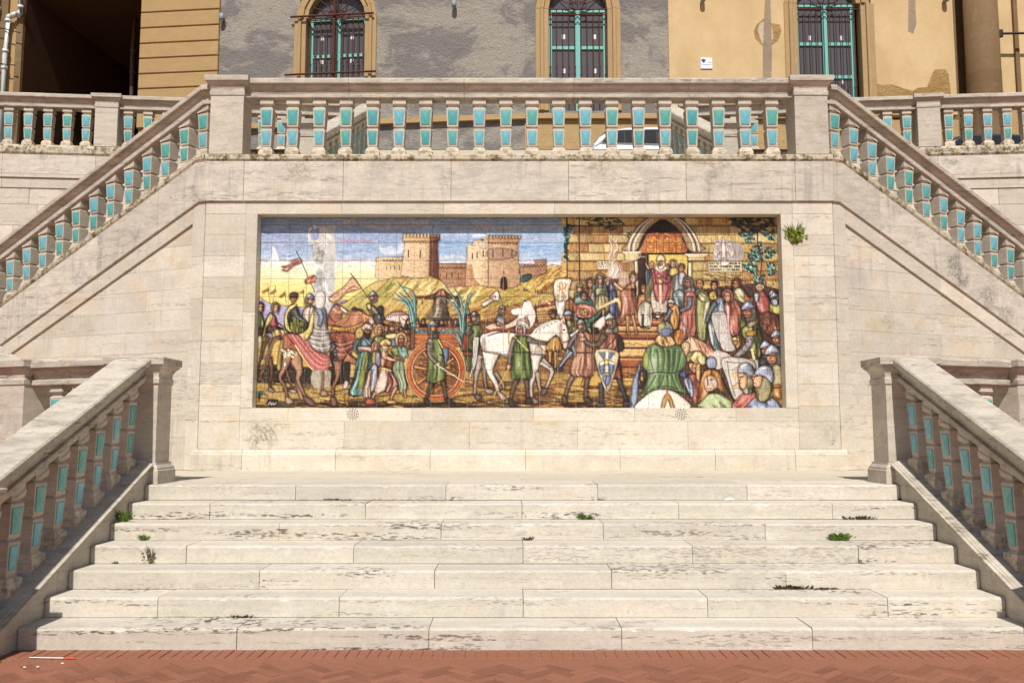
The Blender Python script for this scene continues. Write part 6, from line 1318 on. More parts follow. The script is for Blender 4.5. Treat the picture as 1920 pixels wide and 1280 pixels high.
def paint_right(s, R5, R6, R7, R8):
    P, L, E, G, H, B, M = s.P, s.L, s.E, s.G, s.head, s.body, s.limb
    DK = (58, 34, 22); SK = (212, 156, 114)
    s.T(*R7)
    # steps
    P([(700, 300), (1180, 300), (1150, 900), (640, 900)], (190, 116, 56), e=0, smooth=0, r=0, tx=.12)
    for i, (y, h) in enumerate([(340, 40), (395, 45), (455, 55), (530, 70), (620, 75), (715, 80)]):
        P([(700-i*4, y), (1180, y+4), (1170, y+h), (690-i*6, y+h-4)], [(176, 100, 50), (206, 150, 84), (170, 92, 46), (226, 176, 104), (232, 180, 108), (176, 96, 48)][i], e=.8, smooth=0, r=.15, hz=True, tx=.1)
        L([(700-i*4, y), (1180, y+4)], (236, 196, 130), 1.8, al=.8); L([(700-i*4, y+h), (1180, y+h+2)], (92, 44, 24), 2, al=.9)
    for y in (565, 690): L([(760, y), (800, y-12), (840, y+8), (880, y-10), (930, y+6)], (150, 76, 44), 1.6, al=.8)
    G([(600, 790), (960, 790), (960, 1190), (480, 1190)], (90, 54, 28), al=.6, n=60, ln=150, ang=.05, w=3, seed=70)
    # banner with arms
    P([(60, 0), (195, -45), (190, 60), (165, 190), (125, 310), (85, 250), (60, 110)], (226, 216, 206), f=4, fa=.12); s.T(*R5)
    P([(95, 1015), (315, 1005), (290, 1150), (270, 1300), (90, 1300)], (230, 218, 190), f=3, fa=.1); L([(80, 1010), (330, 985)], (150, 90, 46), 2.2); L([(90, 1005), (235, 910), (320, 990)], (150, 90, 46), 1.3)
    for x in (150, 190, 230): L([(x, 1060), (x+8, 1130), (x-4, 1220), (x+4, 1280)], (206, 140, 60), 2.6, 1.4)
    L([(130, 1100), (190, 1160), (260, 1080)], (196, 120, 56), 2.2)
    s.T(*R7); G([(70, 60), (180, 60), (160, 220), (100, 260)], (150, 120, 106), al=.6, n=20, ln=60, ang=1.5, w=2, seed=71); L([(95, 250), (150, 130)], (250, 246, 240), 3, 1)
    # back rows by the wall
    s.T(*R5)
    for x, y, r, c, k, lk, bc in [(440, 1140, 52, (150, 130, 90), 'turban', 1, (86, 110, 116)), (590, 1070, 60, (112, 76, 50), 'hood', 0, (150, 96, 60)), (735, 1010, 70, (130, 116, 116), 'hood', -1, (160, 168, 130)), (845, 1050, 56, (200, 160, 140), 'hair', 1, (70, 66, 76))]:
        B(x, y+r*1.1, r*3.1, 380, bc, 4); H(x, y, r, SK, c, k, lk)
    P([(690, 980), (640, 1180), (610, 1290), (690, 1290), (700, 1100)], (160, 146, 150), f=3); P([(780, 980), (840, 1180), (850, 1290), (790, 1290), (770, 1100)], (140, 130, 146), f=3); P([(680, 1140), (800, 1140), (800, 1300), (680, 1300)], (164, 174, 128), f=2)
    P([(860, 1080), (930, 1100), (970, 1290), (880, 1290)], (100, 106, 150), f=3)
    s.T(*R7)
    P([(470, 90), (590, 90), (600, 230), (470, 260)], (166, 150, 96), f=5); P([(600, 60), (680, 40), (690, 280), (620, 290)], (92, 98, 140), f=4); P([(430, 60), (470, 60), (460, 200), (420, 210)], (150, 130, 120), f=2)
    P([(260, 100), (340, 80), (440, 130), (430, 240), (250, 230)], (88, 124, 120), f=4); H(355, 85, 40, (200, 140, 100), (70, 46, 34), 'hair', 0); P([(240, 190), (330, 160), (460, 200), (470, 300), (260, 290)], (206, 130, 116), f=5)
    P([(210, 100), (240, 130), (280, 200), (250, 260), (200, 200)], (160, 90, 54), f=2)
    H(40, 270, 38, (190, 130, 90), (110, 70, 46), 'turban', -1)
    # man with halo mask and trumpet
    P([(350, 320), (440, 300), (540, 210), (560, 230), (470, 340), (440, 420), (360, 420)], (84, 130, 106), f=4); M([(400, 340), (480, 290), (545, 215)], (84, 128, 104), 60, 36); E(345, 245, 34, 36, (206, 170, 70), e=.7); H(370, 255, 34, (206, 150, 110), (206, 160, 70), 'hair', 1)
    L([(520, 200), (620, 150), (700, 115)], (226, 190, 120), 4, 5); L([(670, 115), (710, 150)], (236, 206, 140), 4); M([(550, 215), (540, 330)], (196, 140, 100), 24, 18)
    P([(430, 380), (560, 280), (560, 380), (490, 450)], (226, 206, 186), f=3); P([(440, 400), (500, 410), (480, 470), (440, 440)], (80, 56, 40), e=.5)
    M([(400, 400), (450, 560)], (170, 140, 80), 30, 26)
    # barefoot server with the censer bowl
    s.T(*R5); P([(880, 1020), (990, 1020), (960, 1070), (900, 1070)], (130, 90, 66)); M([(930, 1060), (1020, 1140), (1090, 1170), (1180, 1140)], SK, 52, 46); P([(1100, 1100), (1210, 1080), (1250, 1150), (1210, 1290), (1050, 1290)], (190, 96, 60), f=4); M([(1200, 1050), (1200, 1140)], SK, 60, 60); H(1205, 990, 68, (224, 180, 150), (150, 92, 52), 'hair', -1)
    s.T(*R7); P([(720, 40), (850, 20), (870, 110), (860, 270), (790, 290), (740, 340), (705, 330), (730, 180)], (180, 110, 80), f=6, fa=.2); M([(790, 280), (790, 380), (790, 450)], (208, 150, 100), 42, 24); M([(840, 270), (860, 360), (875, 440)], (208, 150, 100), 42, 24); P([(770, 445), (810, 445), (800, 475)], (180, 120, 80), e=.5); P([(860, 435), (885, 440), (880, 470)], (180, 120, 80), e=.5)
    # altar boy
    P([(900, 80), (1030, 80), (1040, 240), (1020, 390), (930, 400), (890, 290)], (206, 196, 176), f=6, fa=.2); P([(890, 100), (920, 70), (1010, 60), (1040, 110), (1030, 160), (970, 130), (920, 160), (890, 250)], (206, 130, 70), f=3); P([(935, 270), (955, 270), (950, 400), (925, 395)], (90, 70, 56), e=.4); G([(920, 380), (1020, 380), (1010, 410), (930, 410)], (70, 44, 34), al=.9, n=12, ln=20, w=4, seed=72); H(962, 15, 42, SK, (150, 96, 50), 'hair', 0)
    # bishop and clergy
    s.T(*R5)
    H(1470, 820, 62, (206, 150, 112), (160, 130, 110), 'bald', 1); H(1690, 850, 50, SK, (150, 110, 80), 'hair', 0); B(1780, 880, 150, 420, (190, 160, 90), 4); H(1775, 800, 62, (206, 150, 110), (170, 150, 130), 'hair', -1)
    B(1470, 900, 170, 420, (150, 138, 90), 4); P([(1380, 900), (1440, 870), (1440, 1000), (1390, 1080)], (90, 110, 150), f=2)
    s.T(*R7); P([(1040, 20), (1200, 20), (1190, 190), (1180, 250), (1050, 250)], (206, 186, 170), f=6, fa=.16); G([(1050, 200), (1180, 200), (1180, 250), (1050, 250)], (170, 90, 70), al=.7, n=16, ln=16, w=2, seed=73)
    s.T(*R5); P([(1530, 860), (1660, 850), (1730, 950), (1740, 1100), (1690, 1290), (1560, 1290), (1530, 1100), (1490, 1000)], (200, 98, 100), f=5, fa=.2); L([(1590, 960), (1580, 1290)], (232, 206, 160), 5); L([(1540, 850), (1590, 880), (1660, 850)], (240, 214, 180), 5); M([(1720, 960), (1680, 1040), (1590, 980)], (196, 96, 92), 80, 46); E(1570, 960, 30, 20, SK, e=.6); M([(1430, 860), (1380, 780)], SK, 34, 26); P([(1470, 850), (1500, 920), (1530, 1100), (1570, 1290), (1510, 1290), (1480, 1050)], (206, 90, 90), f=2)
    H(1598, 790, 62, (208, 150, 116), (226, 206, 170), 'hair', -1, beard=(226, 214, 200)); P([(1545, 760), (1545, 700), (1600, 655), (1660, 700), (1655, 765), (1600, 740)], (230, 210, 160), e=.8)
    s.T(*R7); P([(1060, -30), (1200, -30), (1180, 90), (1140, 160), (1080, 100)], (196, 100, 96), f=5); L([(1124, -20), (1122, 150)], (232, 206, 160), 4); G([(1050, 250), (1190, 250), (1190, 310), (1040, 310)], (70, 40, 30), al=.8, n=20, ln=40, w=4, seed=74); E(1095, 290, 22, 12, (206, 196, 186), e=.5)
    # draped onlookers right of the door
    s.T(*R6)
    P([(70, 900), (150, 880), (230, 960), (240, 1100), (180, 1300), (40, 1300), (40, 1060)], (140, 150, 160), f=5); P([(130, 910), (200, 930), (160, 1100), (110, 1030)], (186, 166, 190), f=2, e=.5)
    H(45, 800, 50, SK, (160, 140, 120), 'bald', 0); P([(0, 860), (90, 850), (110, 930), (0, 960)], (206, 176, 80), f=3); H(160, 850, 56, (206, 140, 100), (120, 70, 46), 'hair', 0)
    P([(200, 1120), (330, 1080), (380, 1290), (180, 1290)], (150, 130, 128), f=4); H(255, 1060, 70, (186, 120, 84), (120, 116, 122), 'hood', -1)
    P([(360, 1170), (480, 1150), (540, 1290), (360, 1290)], (190, 186, 120), f=4); H(420, 1075, 68, (200, 136, 96), (90, 50, 34), 'bald', -1)
    P([(560, 1200), (660, 1170), (670, 1290), (550, 1290)], (220, 176, 66), f=3); H(622, 1100, 62, (212, 152, 110), (84, 50, 36), 'hair', 0); H(695, 1200, 56, (160, 100, 70), (70, 74, 84), 'hood', 0, beard=(110, 70, 50))
    P([(890, 1150), (1010, 1130), (1090, 1230), (1110, 1290), (880, 1290)], (206, 206, 150), f=5); P([(1020, 1150), (1110, 1250), (1110, 1290), (1040, 1290)], (190, 120, 60), f=2); H(935, 1080, 68, (206, 140, 96), (120, 64, 40), 'hood', -1)
    H(820, 1230, 64, (206, 150, 110), (176, 100, 74), 'hood', 0)
    P([(1200, 1200), (1290, 1170), (1330, 1290), (1180, 1290)], (160, 176, 206), f=4); P([(1290, 1170), (1350, 1200), (1370, 1290), (1310, 1290)], (170, 80, 60), f=2); H(1270, 1130, 66, (212, 150, 110), (206, 190, 176), 'bald', -1); H(1450, 1250, 60, SK, (150, 160, 180), 'helm', 0)
    # second row
    s.T(*R8)
    P([(130, 60), (200, 20), (260, 60), (260, 200), (150, 200)], (130, 146, 150), f=4)
    P([(250, 60), (330, 40), (370, 130), (350, 260), (340, 480), (180, 490), (200, 300), (230, 180)], (196, 110, 92), f=7, fa=.24); M([(300, 90), (290, 190), (190, 235)], (130, 132, 150), 70, 42); G([(230, 120), (340, 100), (320, 220), (210, 240)], (90, 90, 104), al=.7, n=30, ln=14, w=2, seed=75); L([(180, 240), (230, 360), (280, 450)], (120, 110, 120), 4, 3); E(170, 238, 22, 18, SK, e=.6)
    P([(370, 50), (450, 40), (500, 110), (490, 300), (450, 520), (380, 500), (350, 280)], (168, 164, 96), f=6, fa=.22); P([(380, 40), (480, 80), (470, 140), (390, 120)], (206, 206, 150), f=3); L([(465, 160), (430, 360)], (206, 206, 206), 2.2, 1.2)
    P([(560, 120), (640, 110), (660, 260), (620, 300), (540, 280), (480, 260)], (130, 150, 176), f=4); M([(560, 150), (500, 240), (460, 350)], (110, 124, 124), 60, 40); P([(470, 350), (560, 350), (580, 620), (510, 580)], (96, 120, 116), f=4, fa=.3); P([(480, 380), (510, 380), (530, 570), (500, 540)], (190, 200, 206), e=.4)
    P([(520, 260), (680, 260), (670, 420), (600, 560), (540, 420)], (176, 170, 166), e=1, ec=(206, 160, 90), r=.1)
    P([(650, 160), (740, 110), (800, 200), (810, 330), (770, 470), (700, 460), (660, 300)], (190, 110, 92), f=5, fa=.24); P([(600, 300), (670, 280), (700, 480), (740, 620), (620, 620), (590, 480)], (190, 178, 174), e=0, r=.05); H(680, 85, 56, SK, (176, 100, 80), 'hood', -1); P([(660, 200), (700, 200), (690, 460), (670, 400)], (226, 160, 150), e=0, f=2)
    P([(740, 30), (830, 10), (900, 120), (880, 160), (780, 130)], (206, 200, 140), f=4); P([(850, 60), (910, 130), (880, 170), (850, 130)], (206, 130, 60), e=.5)
    P([(960, 60), (1050, 40), (1100, 140), (1080, 260), (1000, 260), (950, 130)], (176, 84, 76), f=5); P([(950, 60), (1000, 60), (990, 130), (955, 140)], (180, 196, 216), f=2)
    P([(1100, 150), (1190, 150), (1190, 280), (1110, 270)], (176, 170, 70), f=4); H(1150, 110, 44, (206, 150, 110), (150, 160, 190), 'helm', 0); P([(1120, 120), (1180, 120), (1180, 180), (1120, 170)], (130, 140, 170), f=2)
    P([(1000, 260), (1180, 270), (1190, 460), (1120, 480), (1020, 420)], (160, 96, 66), f=6); H(1045, 400, 26, SK, (150, 100, 60), 'hair', 0); G([(1010, 260), (1180, 260), (1180, 460), (1010, 460)], (100, 46, 34), al=.7, n=40, ln=40, ang=1.2, w=3, seed=76)
    P([(810, 300), (860, 330), (840, 420), (800, 480)], (150, 150, 80), f=2)
    # figure in yellow at the steps' foot
    P([(100, 190), (170, 180), (190, 280), (160, 420), (100, 380)], (216, 150, 66), f=4); M([(110, 220), (70, 290), (40, 330)], (126, 130, 150), 56, 36); H(110, 165, 34, SK, (206, 206, 206), 'turban', -1); P([(130, 440), (220, 430), (210, 560), (140, 560)], (214, 140, 60), f=4)
    # brown horse's head
    P([(210, 600), (230, 540), (270, 510), (280, 470), (310, 490), (330, 500), (420, 540), (520, 620), (580, 700), (470, 700), (350, 660), (260, 720)], (226, 186, 150), f=0); G([(330, 510), (540, 640), (500, 690), (350, 620)], (176, 96, 74), al=.8, n=30, ln=70, ang=1.2, w=2.6, seed=77); P([(205, 580), (240, 540), (290, 560), (280, 640), (250, 720), (225, 660)], (222, 180, 130), e=.8); E(240, 600, 9, 7, DK, e=0); L([(285, 470), (295, 530)], (160, 100, 70), 4, 2)
    P([(530, 640), (620, 640), (700, 700), (600, 800), (540, 800)], (206, 190, 184), e=0, r=.05)
    # knight with mail arm
    P([(850, 380), (930, 330), (1000, 400), (990, 560), (960, 680), (900, 600), (820, 480), (800, 420)], (150, 156, 62), f=5, fa=.26); P([(940, 420), (1000, 440), (1020, 640), (960, 690)], (96, 104, 50), f=2); P([(860, 320), (960, 260), (990, 360), (880, 400)], (166, 140, 104), f=3)
    M([(900, 460), (870, 580), (740, 700)], (166, 156, 160), 110, 60); G([(860, 460), (950, 470), (900, 620), (760, 710), (720, 690), (840, 580)], (90, 80, 92), al=.85, n=110, ln=12, ang=.4, w=1.8, seed=78); P([(860, 440), (950, 430), (940, 480), (870, 480)], (206, 150, 60), e=.6)
    H(885, 240, 74, (190, 120, 86), (140, 150, 190), 'helm', -1); L([(912, 110), (915, 150)], (120, 110, 110), 2); P([(720, 510), (790, 480), (800, 560), (760, 610)], (214, 160, 70), f=2); H(748, 540, 34, SK, (206, 170, 80), 'turban', -1)
    L([(910, 620), (930, 720), (960, 790)], (226, 206, 130), 5, 3); L([(890, 720), (1010, 740)], (226, 206, 130), 4); P([(930, 730), (970, 730), (965, 830), (945, 830)], (176, 186, 196), e=.6)
    # helmets at right edge
    for x, y, r in [(1160, 510, 60), (1050, 620, 62), (1115, 690, 84)]: P([(x-60, y+70), (x+80, y+60), (x+90, y+160), (x-60, y+160)], (84, 78, 76), f=3); H(x, y, r, (196, 132, 96), (160, 172, 200), 'helm', -1)
    P([(1110, 790), (1190, 790), (1190, 1000), (1100, 980)], (190, 170, 130), e=.6); P([(1090, 990), (1190, 970), (1190, 1100), (1110, 1080)], (206, 140, 60), f=2); L([(1090, 1000), (1190, 990)], (120, 60, 30), 3)
    # near front row
    P([(610, 705), (920, 730), (900, 900), (800, 1090), (720, 1110), (650, 900)], (196, 186, 176), e=1.2, ec=(110, 100, 100), r=.2); L([(640, 740), (880, 760)], (110, 100, 104), 1.6); L([(660, 730), (680, 900), (730, 1080)], (110, 100, 104), 1.6); G([(680, 760), (800, 770), (780, 1040), (720, 1040)], (206, 150, 80), al=.8, n=24, ln=50, ang=-.6, w=3, seed=79)
    P([(240, 900), (330, 860), (400, 900), (360, 1180), (300, 1100)], (176, 90, 80), f=4); P([(220, 930), (290, 900), (320, 1050), (280, 1080)], (150, 160, 196), f=3)
    H(340, 760, 90, (206, 142, 102), (206, 186, 110), 'turban', -1); P([(290, 700), (330, 640), (400, 640), (445, 690), (440, 760), (380, 770), (320, 740)], (214, 196, 120), f=3); P([(350, 780), (390, 770), (380, 930), (350, 900)], (226, 176, 110), e=.6)
    P([(450, 730), (500, 690), (550, 720), (540, 800), (470, 800)], (150, 160, 190), e=.8)
    P([(360, 1190), (420, 1080), (520, 1050), (640, 1080), (760, 1200)], (170, 186, 130), f=5, fa=.16); P([(350, 1160), (400, 900), (460, 820), (560, 830), (630, 960), (740, 1190), (640, 1080), (560, 1020), (470, 1050)], (210, 140, 62), f=4, fa=.24); P([(430, 900), (520, 880), (560, 960), (510, 1020), (440, 1020)], (222, 176, 146), e=.7, r=.25); P([(490, 890), (560, 930), (540, 1010), (500, 960)], (206, 180, 170), e=0); L([(455, 890), (460, 960), (450, 990)], (70, 40, 30), 2.4, 1.4); L([(480, 920), (510, 915)], DK, 2); L([(450, 1005), (490, 1005)], (110, 46, 36), 2)
    P([(700, 1200), (760, 1090), (860, 1040), (960, 1060), (900, 1200)], (206, 112, 100), f=5, fa=.2)
    P([(770, 970), (830, 900), (900, 900), (910, 1030), (830, 1060)], (150, 140, 110), f=3); P([(765, 870), (800, 845), (850, 880), (840, 990), (790, 1000)], (230, 172, 130), e=.7, r=.25); L([(780, 890), (820, 885)], DK, 2.4); L([(785, 910), (770, 950), (790, 955)], (130, 66, 40), 2); P([(765, 840), (790, 770), (850, 745), (910, 780), (935, 850), (900, 880), (840, 850)], (150, 160, 186), e=1, ec=(56, 54, 64), hi=.6); L([(800, 790), (860, 760)], (236, 240, 246), 2.4, 1, al=.8)
    P([(830, 1200), (900, 1110), (1000, 1080), (1120, 1110), (1190, 1190), (1190, 1260), (830, 1260)], (130, 142, 180), f=5, fa=.2); P([(930, 1000), (990, 900), (1090, 900), (1110, 1060), (1040, 1130), (950, 1120)], (158, 146, 104), f=4); P([(905, 900), (930, 860), (1000, 880), (990, 970), (930, 990)], (228, 170, 128), e=.7, r=.25); L([(915, 890), (960, 880)], DK, 2.6); L([(925, 905), (905, 940), (930, 950)], (130, 66, 40), 2.2); P([(930, 860), (970, 800), (1050, 775), (1110, 810), (1125, 890), (1100, 950), (1040, 890), (980, 870)], (164, 172, 200), e=1, ec=(56, 54, 64), hi=.6); L([(990, 820), (1050, 795)], (240, 244, 250), 3, 1, al=.8)
    # big rider seen from behind
    s.T(*R7)
    P([(810, 1190), (830, 960), (880, 830), (910, 740), (900, 900), (860, 1190)], (140, 160, 196), e=.9); P([(900, 840), (970, 830), (980, 920), (920, 1000), (890, 980)], (92, 66, 50), f=3); E(925, 905, 14, 26, (206, 150, 60), e=.6)
    P([(870, 1210), (930, 1100), (1040, 1020), (1170, 1010), (1290, 1060), (1400, 1210)], (228, 218, 206), e=1.2, r=.3); P([(1110, 1210), (1130, 1110), (1175, 1050), (1220, 1110), (1245, 1210), (1215, 1210), (1175, 1110), (1140, 1210)], (206, 160, 80), e=.8); L([(1175, 1010), (1175, 1090)], (190, 130, 60), 5)
    P([(1040, 560), (1180, 580), (1260, 560), (1340, 620), (1370, 760), (1300, 860), (1320, 960), (1400, 1060), (1290, 1040), (1170, 1010), (1040, 1020), (930, 1090), (900, 1080), (960, 960), (990, 860), (930, 780), (960, 640)], (112, 140, 90), f=5, fa=.16)
    for q in [[(1020, 600), (1010, 700), (1040, 830)], [(1080, 620), (1090, 740), (1080, 860)], [(1140, 600), (1150, 720), (1130, 850)], [(1200, 620), (1200, 740), (1190, 860)], [(1260, 620), (1250, 740), (1230, 840)], [(1310, 660), (1290, 760), (1260, 850)], [(1060, 880), (1020, 950), (960, 1040)], [(1140, 880), (1120, 950), (1080, 1010)], [(1220, 870), (1240, 940), (1280, 1020)], [(1180, 880), (1180, 990)]]:
        L(q, (58, 84, 56), 4.4, 1.4, al=.6, soft=2.5); L([(x+20, y) for x, y in q], (176, 194, 130), 3, 1., al=.5, soft=2.)
    P([(940, 680), (990, 640), (1000, 760), (960, 800)], (176, 190, 86), e=0, al=.8); L([(990, 860), (1100, 840), (1220, 850), (1310, 830)], (60, 80, 50), 2.4); L([(1060, 990), (1180, 980), (1280, 1010)], (70, 60, 40), 2)
    P([(1060, 560), (1090, 480), (1170, 470), (1240, 500), (1260, 560), (1180, 590)], (206, 160, 96), f=7, fa=.3); E(1165, 415, 78, 78, (150, 146, 130), e=1.1, hi=.1); P([(1110, 440), (1170, 400), (1240, 420), (1220, 470), (1160, 490)], (110, 126, 180), e=0, al=.8); E(1130, 385, 36, 34, (206, 190, 110), e=0, al=.7); L([(1160, 340), (1175, 380)], (60, 50, 46), 2.5)
    P([(1300, 860), (1350, 830), (1370, 880), (1330, 900)], (90, 100, 150), e=.6)
    # two soldiers in the middle
    M([(250, 870), (200, 960), (160, 1090)], (140, 116, 100), 76, 36); P([(130, 1080), (170, 1085), (175, 1150), (135, 1140)], (120, 96, 84)); M([(385, 880), (370, 980), (365, 1100)], (130, 106, 92), 70, 40); P([(345, 1095), (390, 1095), (430, 1140), (360, 1135)], (100, 80, 70)); L([(340, 900), (310, 990)], (110, 70, 50), 3, 1)
    P([(260, 450), (340, 440), (440, 470), (440, 620), (440, 870), (330, 890), (210, 860), (250, 690), (265, 560)], (190, 132, 104), f=7, fa=.2); L([(250, 650), (440, 650)], (110, 56, 44), 3); M([(270, 470), (215, 560), (200, 600)], (130, 124, 130), 56, 40); L([(220, 480), (300, 420)], (206, 206, 206), 3); H(325, 380, 46, (206, 150, 112), (150, 150, 150), 'helm', 0)
    M([(690, 870), (720, 980), (770, 1120)], (90, 82, 86), 76, 42); P([(740, 1130), (800, 1130), (815, 1165), (740, 1180)], (80, 74, 80)); M([(520, 950), (520, 1150)], (96, 88, 90), 64, 44); P([(480, 1150), (545, 1145), (550, 1185), (480, 1185)], (86, 80, 86))
    P([(560, 450), (680, 450), (740, 560), (700, 660), (730, 890), (660, 900), (500, 880), (500, 620)], (160, 84, 56), f=6, fa=.22); M([(560, 470), (500, 560), (420, 570), (350, 520)], (128, 108, 76), 76, 40); E(340, 515, 34, 18, SK, e=.6); P([(700, 480), (750, 560), (740, 630), (690, 620)], (70, 60, 54)); L([(580, 600), (690, 470)], (90, 46, 34), 2.5)
    P([(470, 625), (680, 635), (680, 760), (640, 900), (575, 1035), (520, 920), (480, 780)], (206, 196, 160), e=1.6, ec=(140, 86, 56), r=.15)
    P([(500, 650), (570, 650), (550, 720)], (110, 130, 186), e=.5, smooth=0); P([(590, 650), (650, 655), (600, 720)], (110, 130, 186), e=.5, smooth=0); P([(500, 770), (550, 740), (550, 850), (515, 860)], (110, 130, 186), e=.5); P([(650, 770), (600, 740), (600, 850), (630, 860)], (110, 130, 186), e=.5); P([(530, 900), (575, 870), (620, 890), (580, 980)], (120, 140, 190), e=.5)
    L([(578, 650), (575, 760), (578, 860)], (226, 210, 160), 5, 4); L([(520, 760), (575, 740), (640, 760)], (236, 226, 190), 5, 3); E(575, 745, 20, 26, (226, 206, 130), e=.6); L([(550, 850), (605, 850)], (130, 96, 60), 3); L([(575, 870), (560, 950), (575, 1010)], (90, 76, 70), 2.4)
    P([(560, 440), (600, 360), (670, 350), (690, 440), (620, 460)], (150, 138, 128), f=4); H(615, 335, 56, (196, 136, 100), (176, 186, 186), 'helm', -1)
    # gloved arm and small things behind the white horse
    P([(170, 330), (240, 330), (260, 430), (200, 440)], (160, 150, 90), f=2); H(195, 285, 40, (190, 140, 104), (150, 164, 190), 'turban', -1); M([(200, 450), (240, 380)], (120, 110, 110), 30, 24)
    M([(240, 580), (260, 680)], (150, 150, 170), 40, 30); M([(230, 640), (160, 720), (100, 800)], (150, 154, 176), 44, 26); P([(75, 795), (125, 800), (130, 830), (80, 825)], (70, 76, 90), e=.6)
# ---------------------------------------------------------------- the tiled picture
canvas = paint_mural()
lc = np.where(canvas <= .04045, canvas/12.92, ((canvas+.055)/1.055)**2.4)
lc = np.clip(lc*1.06, .004, .86).astype(np.float32)
mural = empty('tile_mural', (0, YW+.20, ZB)); tag(mural, 'long glazed-tile picture of a medieval procession with bell cart, castle and church door', 'mural')
MH = ZT-ZB; MWD = 2*HO
MB().box(-HO, HO, .012, .04, 0, MH).build('backing', MAT['grout'], mural)
def mural_piece(u0, u1, v0, v1, name, n=27, nv=27):
    """u,v in photo pixels"""
    g = .0021
    X0, X1 = (u0-MX0)/(MX1-MX0)*MWD-HO+g, (u1-MX0)/(MX1-MX0)*MWD-HO-g; Z1, Z0_ = MH-(v0-MY0)/(MY1-MY0)*MH-g, MH-(v1-MY0)/(MY1-MY0)*MH+g
    xs = np.linspace(X0, X1, n); zs = np.linspace(Z1, Z0_, nv); j = rnd.uniform(-.001, .001); tl = rnd.uniform(-.0008, .0008)
    V = np.zeros((nv, n, 3)); V[..., 0] = xs[None]; V[..., 2] = zs[:, None]; V[..., 1] = j+tl*np.linspace(-1, 1, n)[None]
    # softened rim
    V[0, :, 1] += .0012; V[-1, :, 1] += .0012; V[:, 0, 1] += .0012; V[:, -1, 1] += .0012
    us = np.clip(((xs+HO)/MWD)*lc.shape[1]-.5, 0, lc.shape[1]-1.01); vs = np.clip((1-zs/MH)*lc.shape[0]-.5, 0, lc.shape[0]-1.01)
    a = us.astype(int); b = vs.astype(int); fx = (us-a)[None, :, None]; fy = (vs-b)[:, None, None]
    col = (lc[b][:, a]*(1-fx)+lc[b][:, a+1]*fx)*(1-fy)+(lc[b+1][:, a]*(1-fx)+lc[b+1][:, a+1]*fx)*fy
    idx = np.arange(n*nv).reshape(nv, n); F = np.stack([idx[:-1, :-1], idx[1:, :-1], idx[1:, 1:], idx[:-1, 1:]], -1).reshape(-1, 4)
    me = bpy.data.meshes.new(name); me.vertices.add(n*nv); me.vertices.foreach_set('co', V.reshape(-1)); nf = len(F)
    me.loops.add(nf*4); me.loops.foreach_set('vertex_index', F.reshape(-1)); me.polygons.add(nf); me.polygons.foreach_set('loop_start', np.arange(nf)*4); me.polygons.foreach_set('loop_total', np.full(nf, 4))
    at_ = me.color_attributes.new('Col', 'FLOAT_COLOR', 'POINT'); rgba = np.ones((n*nv, 4), np.float32); rgba[:, :3] = col.reshape(-1, 3); at_.data.foreach_set('color', rgba.reshape(-1))
    me.materials.append(MAT['mural']); me.update(); me.validate(); return me
tx_ = [MX0]+[505.2+33.8*k for k in range(29)]+[MX1]; tx_ = [t for t in tx_ if t <= MX1]
if tx_[-1] != MX1: tx_.append(MX1)
ty_ = [420.4+34.25*k for k in range(10)]+[MY1]
for j in range(10):
    for i in range(len(tx_)-1): place('picture_tile', mural_piece(tx_[i], tx_[i+1], ty_[j], ty_[j+1], 'picture_tile'), mural)
tag(place('cut_tile_row', mural_piece(MX0, MX1, MY0, ty_[0], 'cut_tile_row', 780, 12), mural), kind='stuff')

# ---------------------------------------------------------------- weeds and litter
def tuft(name, loc, n, ln, spread, mat, label, seed, up=.6, wd=.006, leafy=0, flat=1.):
    rg = random.Random(seed); m = MB()
    for k in range(n):
        a = rg.uniform(0, 6.283); r = rg.uniform(0, spread); bx, by = r*math.cos(a), r*math.sin(a)*.35*flat; l = ln*rg.uniform(.45, 1.1)
        dx, dy, dz = math.cos(a)*rg.uniform(.2, .9), -abs(math.sin(a))*rg.uniform(.1, .6), up*rg.uniform(.5, 1.2)
        L = math.sqrt(dx*dx+dy*dy+dz*dz); dx, dy, dz = dx/L*l, dy/L*l, dz/L*l
        p0 = Vector((bx, by, .0)); p1 = p0+Vector((dx*.5, dy*.5, dz*.65)); p2 = p0+Vector((dx, dy, dz*(.9 if up > .4 else .5)))
        s = Vector((-math.sin(a), math.cos(a)*.4, .25)).normalized()*wd
        m.face([p0-s*.5, p0+s*.5, p1+s, p1-s]); m.face([p1-s, p1+s, p2])
        for q in range(leafy):
            c = p0.lerp(p2, .25+.7*q/max(leafy, 1)); a2 = rg.uniform(0, 6.28); e = Vector((math.cos(a2), -abs(math.sin(a2))*.6, rg.uniform(-.2, .7)))*ln*rg.uniform(.10, .2); w2 = Vector((-e.z, e.y*.2, e.x)).normalized()*e.length*.42
            m.face([c, c+e*.5+w2, c+e, c+e*.5-w2])
    o = m.build(name, MAT[mat], loc=loc); tag(o, label, 'weed', 'weeds growing in the stone joints'); return o
def on_step(px, k, dy=-.004):
    """foot of the riser of step k (1 = lowest); 0-based level below"""
    y = Y1+(k-1)*TREAD+dy; return (CAMX+(px-960)/FPX*(y*math.cos(PITCH)+((k-1)*RISE-CAMZ)*math.sin(PITCH)), y, (k-1)*RISE+.003)
tuft('weed', (-3.85, 8.86, 5*RISE+.003), 80, .13, .05, 'leaf', 'bushy green weed at the left end of the steps by the string wall', 1, 1.0, .008, 3)
tuft('weed', on_step(269, 5), 36, .075, .03, 'leaf', 'small grey-green weed on the left, one step above the dry sprig', 2, .8, .006, 3)
tuft('weed', on_step(283, 4), 16, .19, .05, 'twig', 'dry spindly sprig standing against a riser on the left', 3, 1.3, .004, 2)
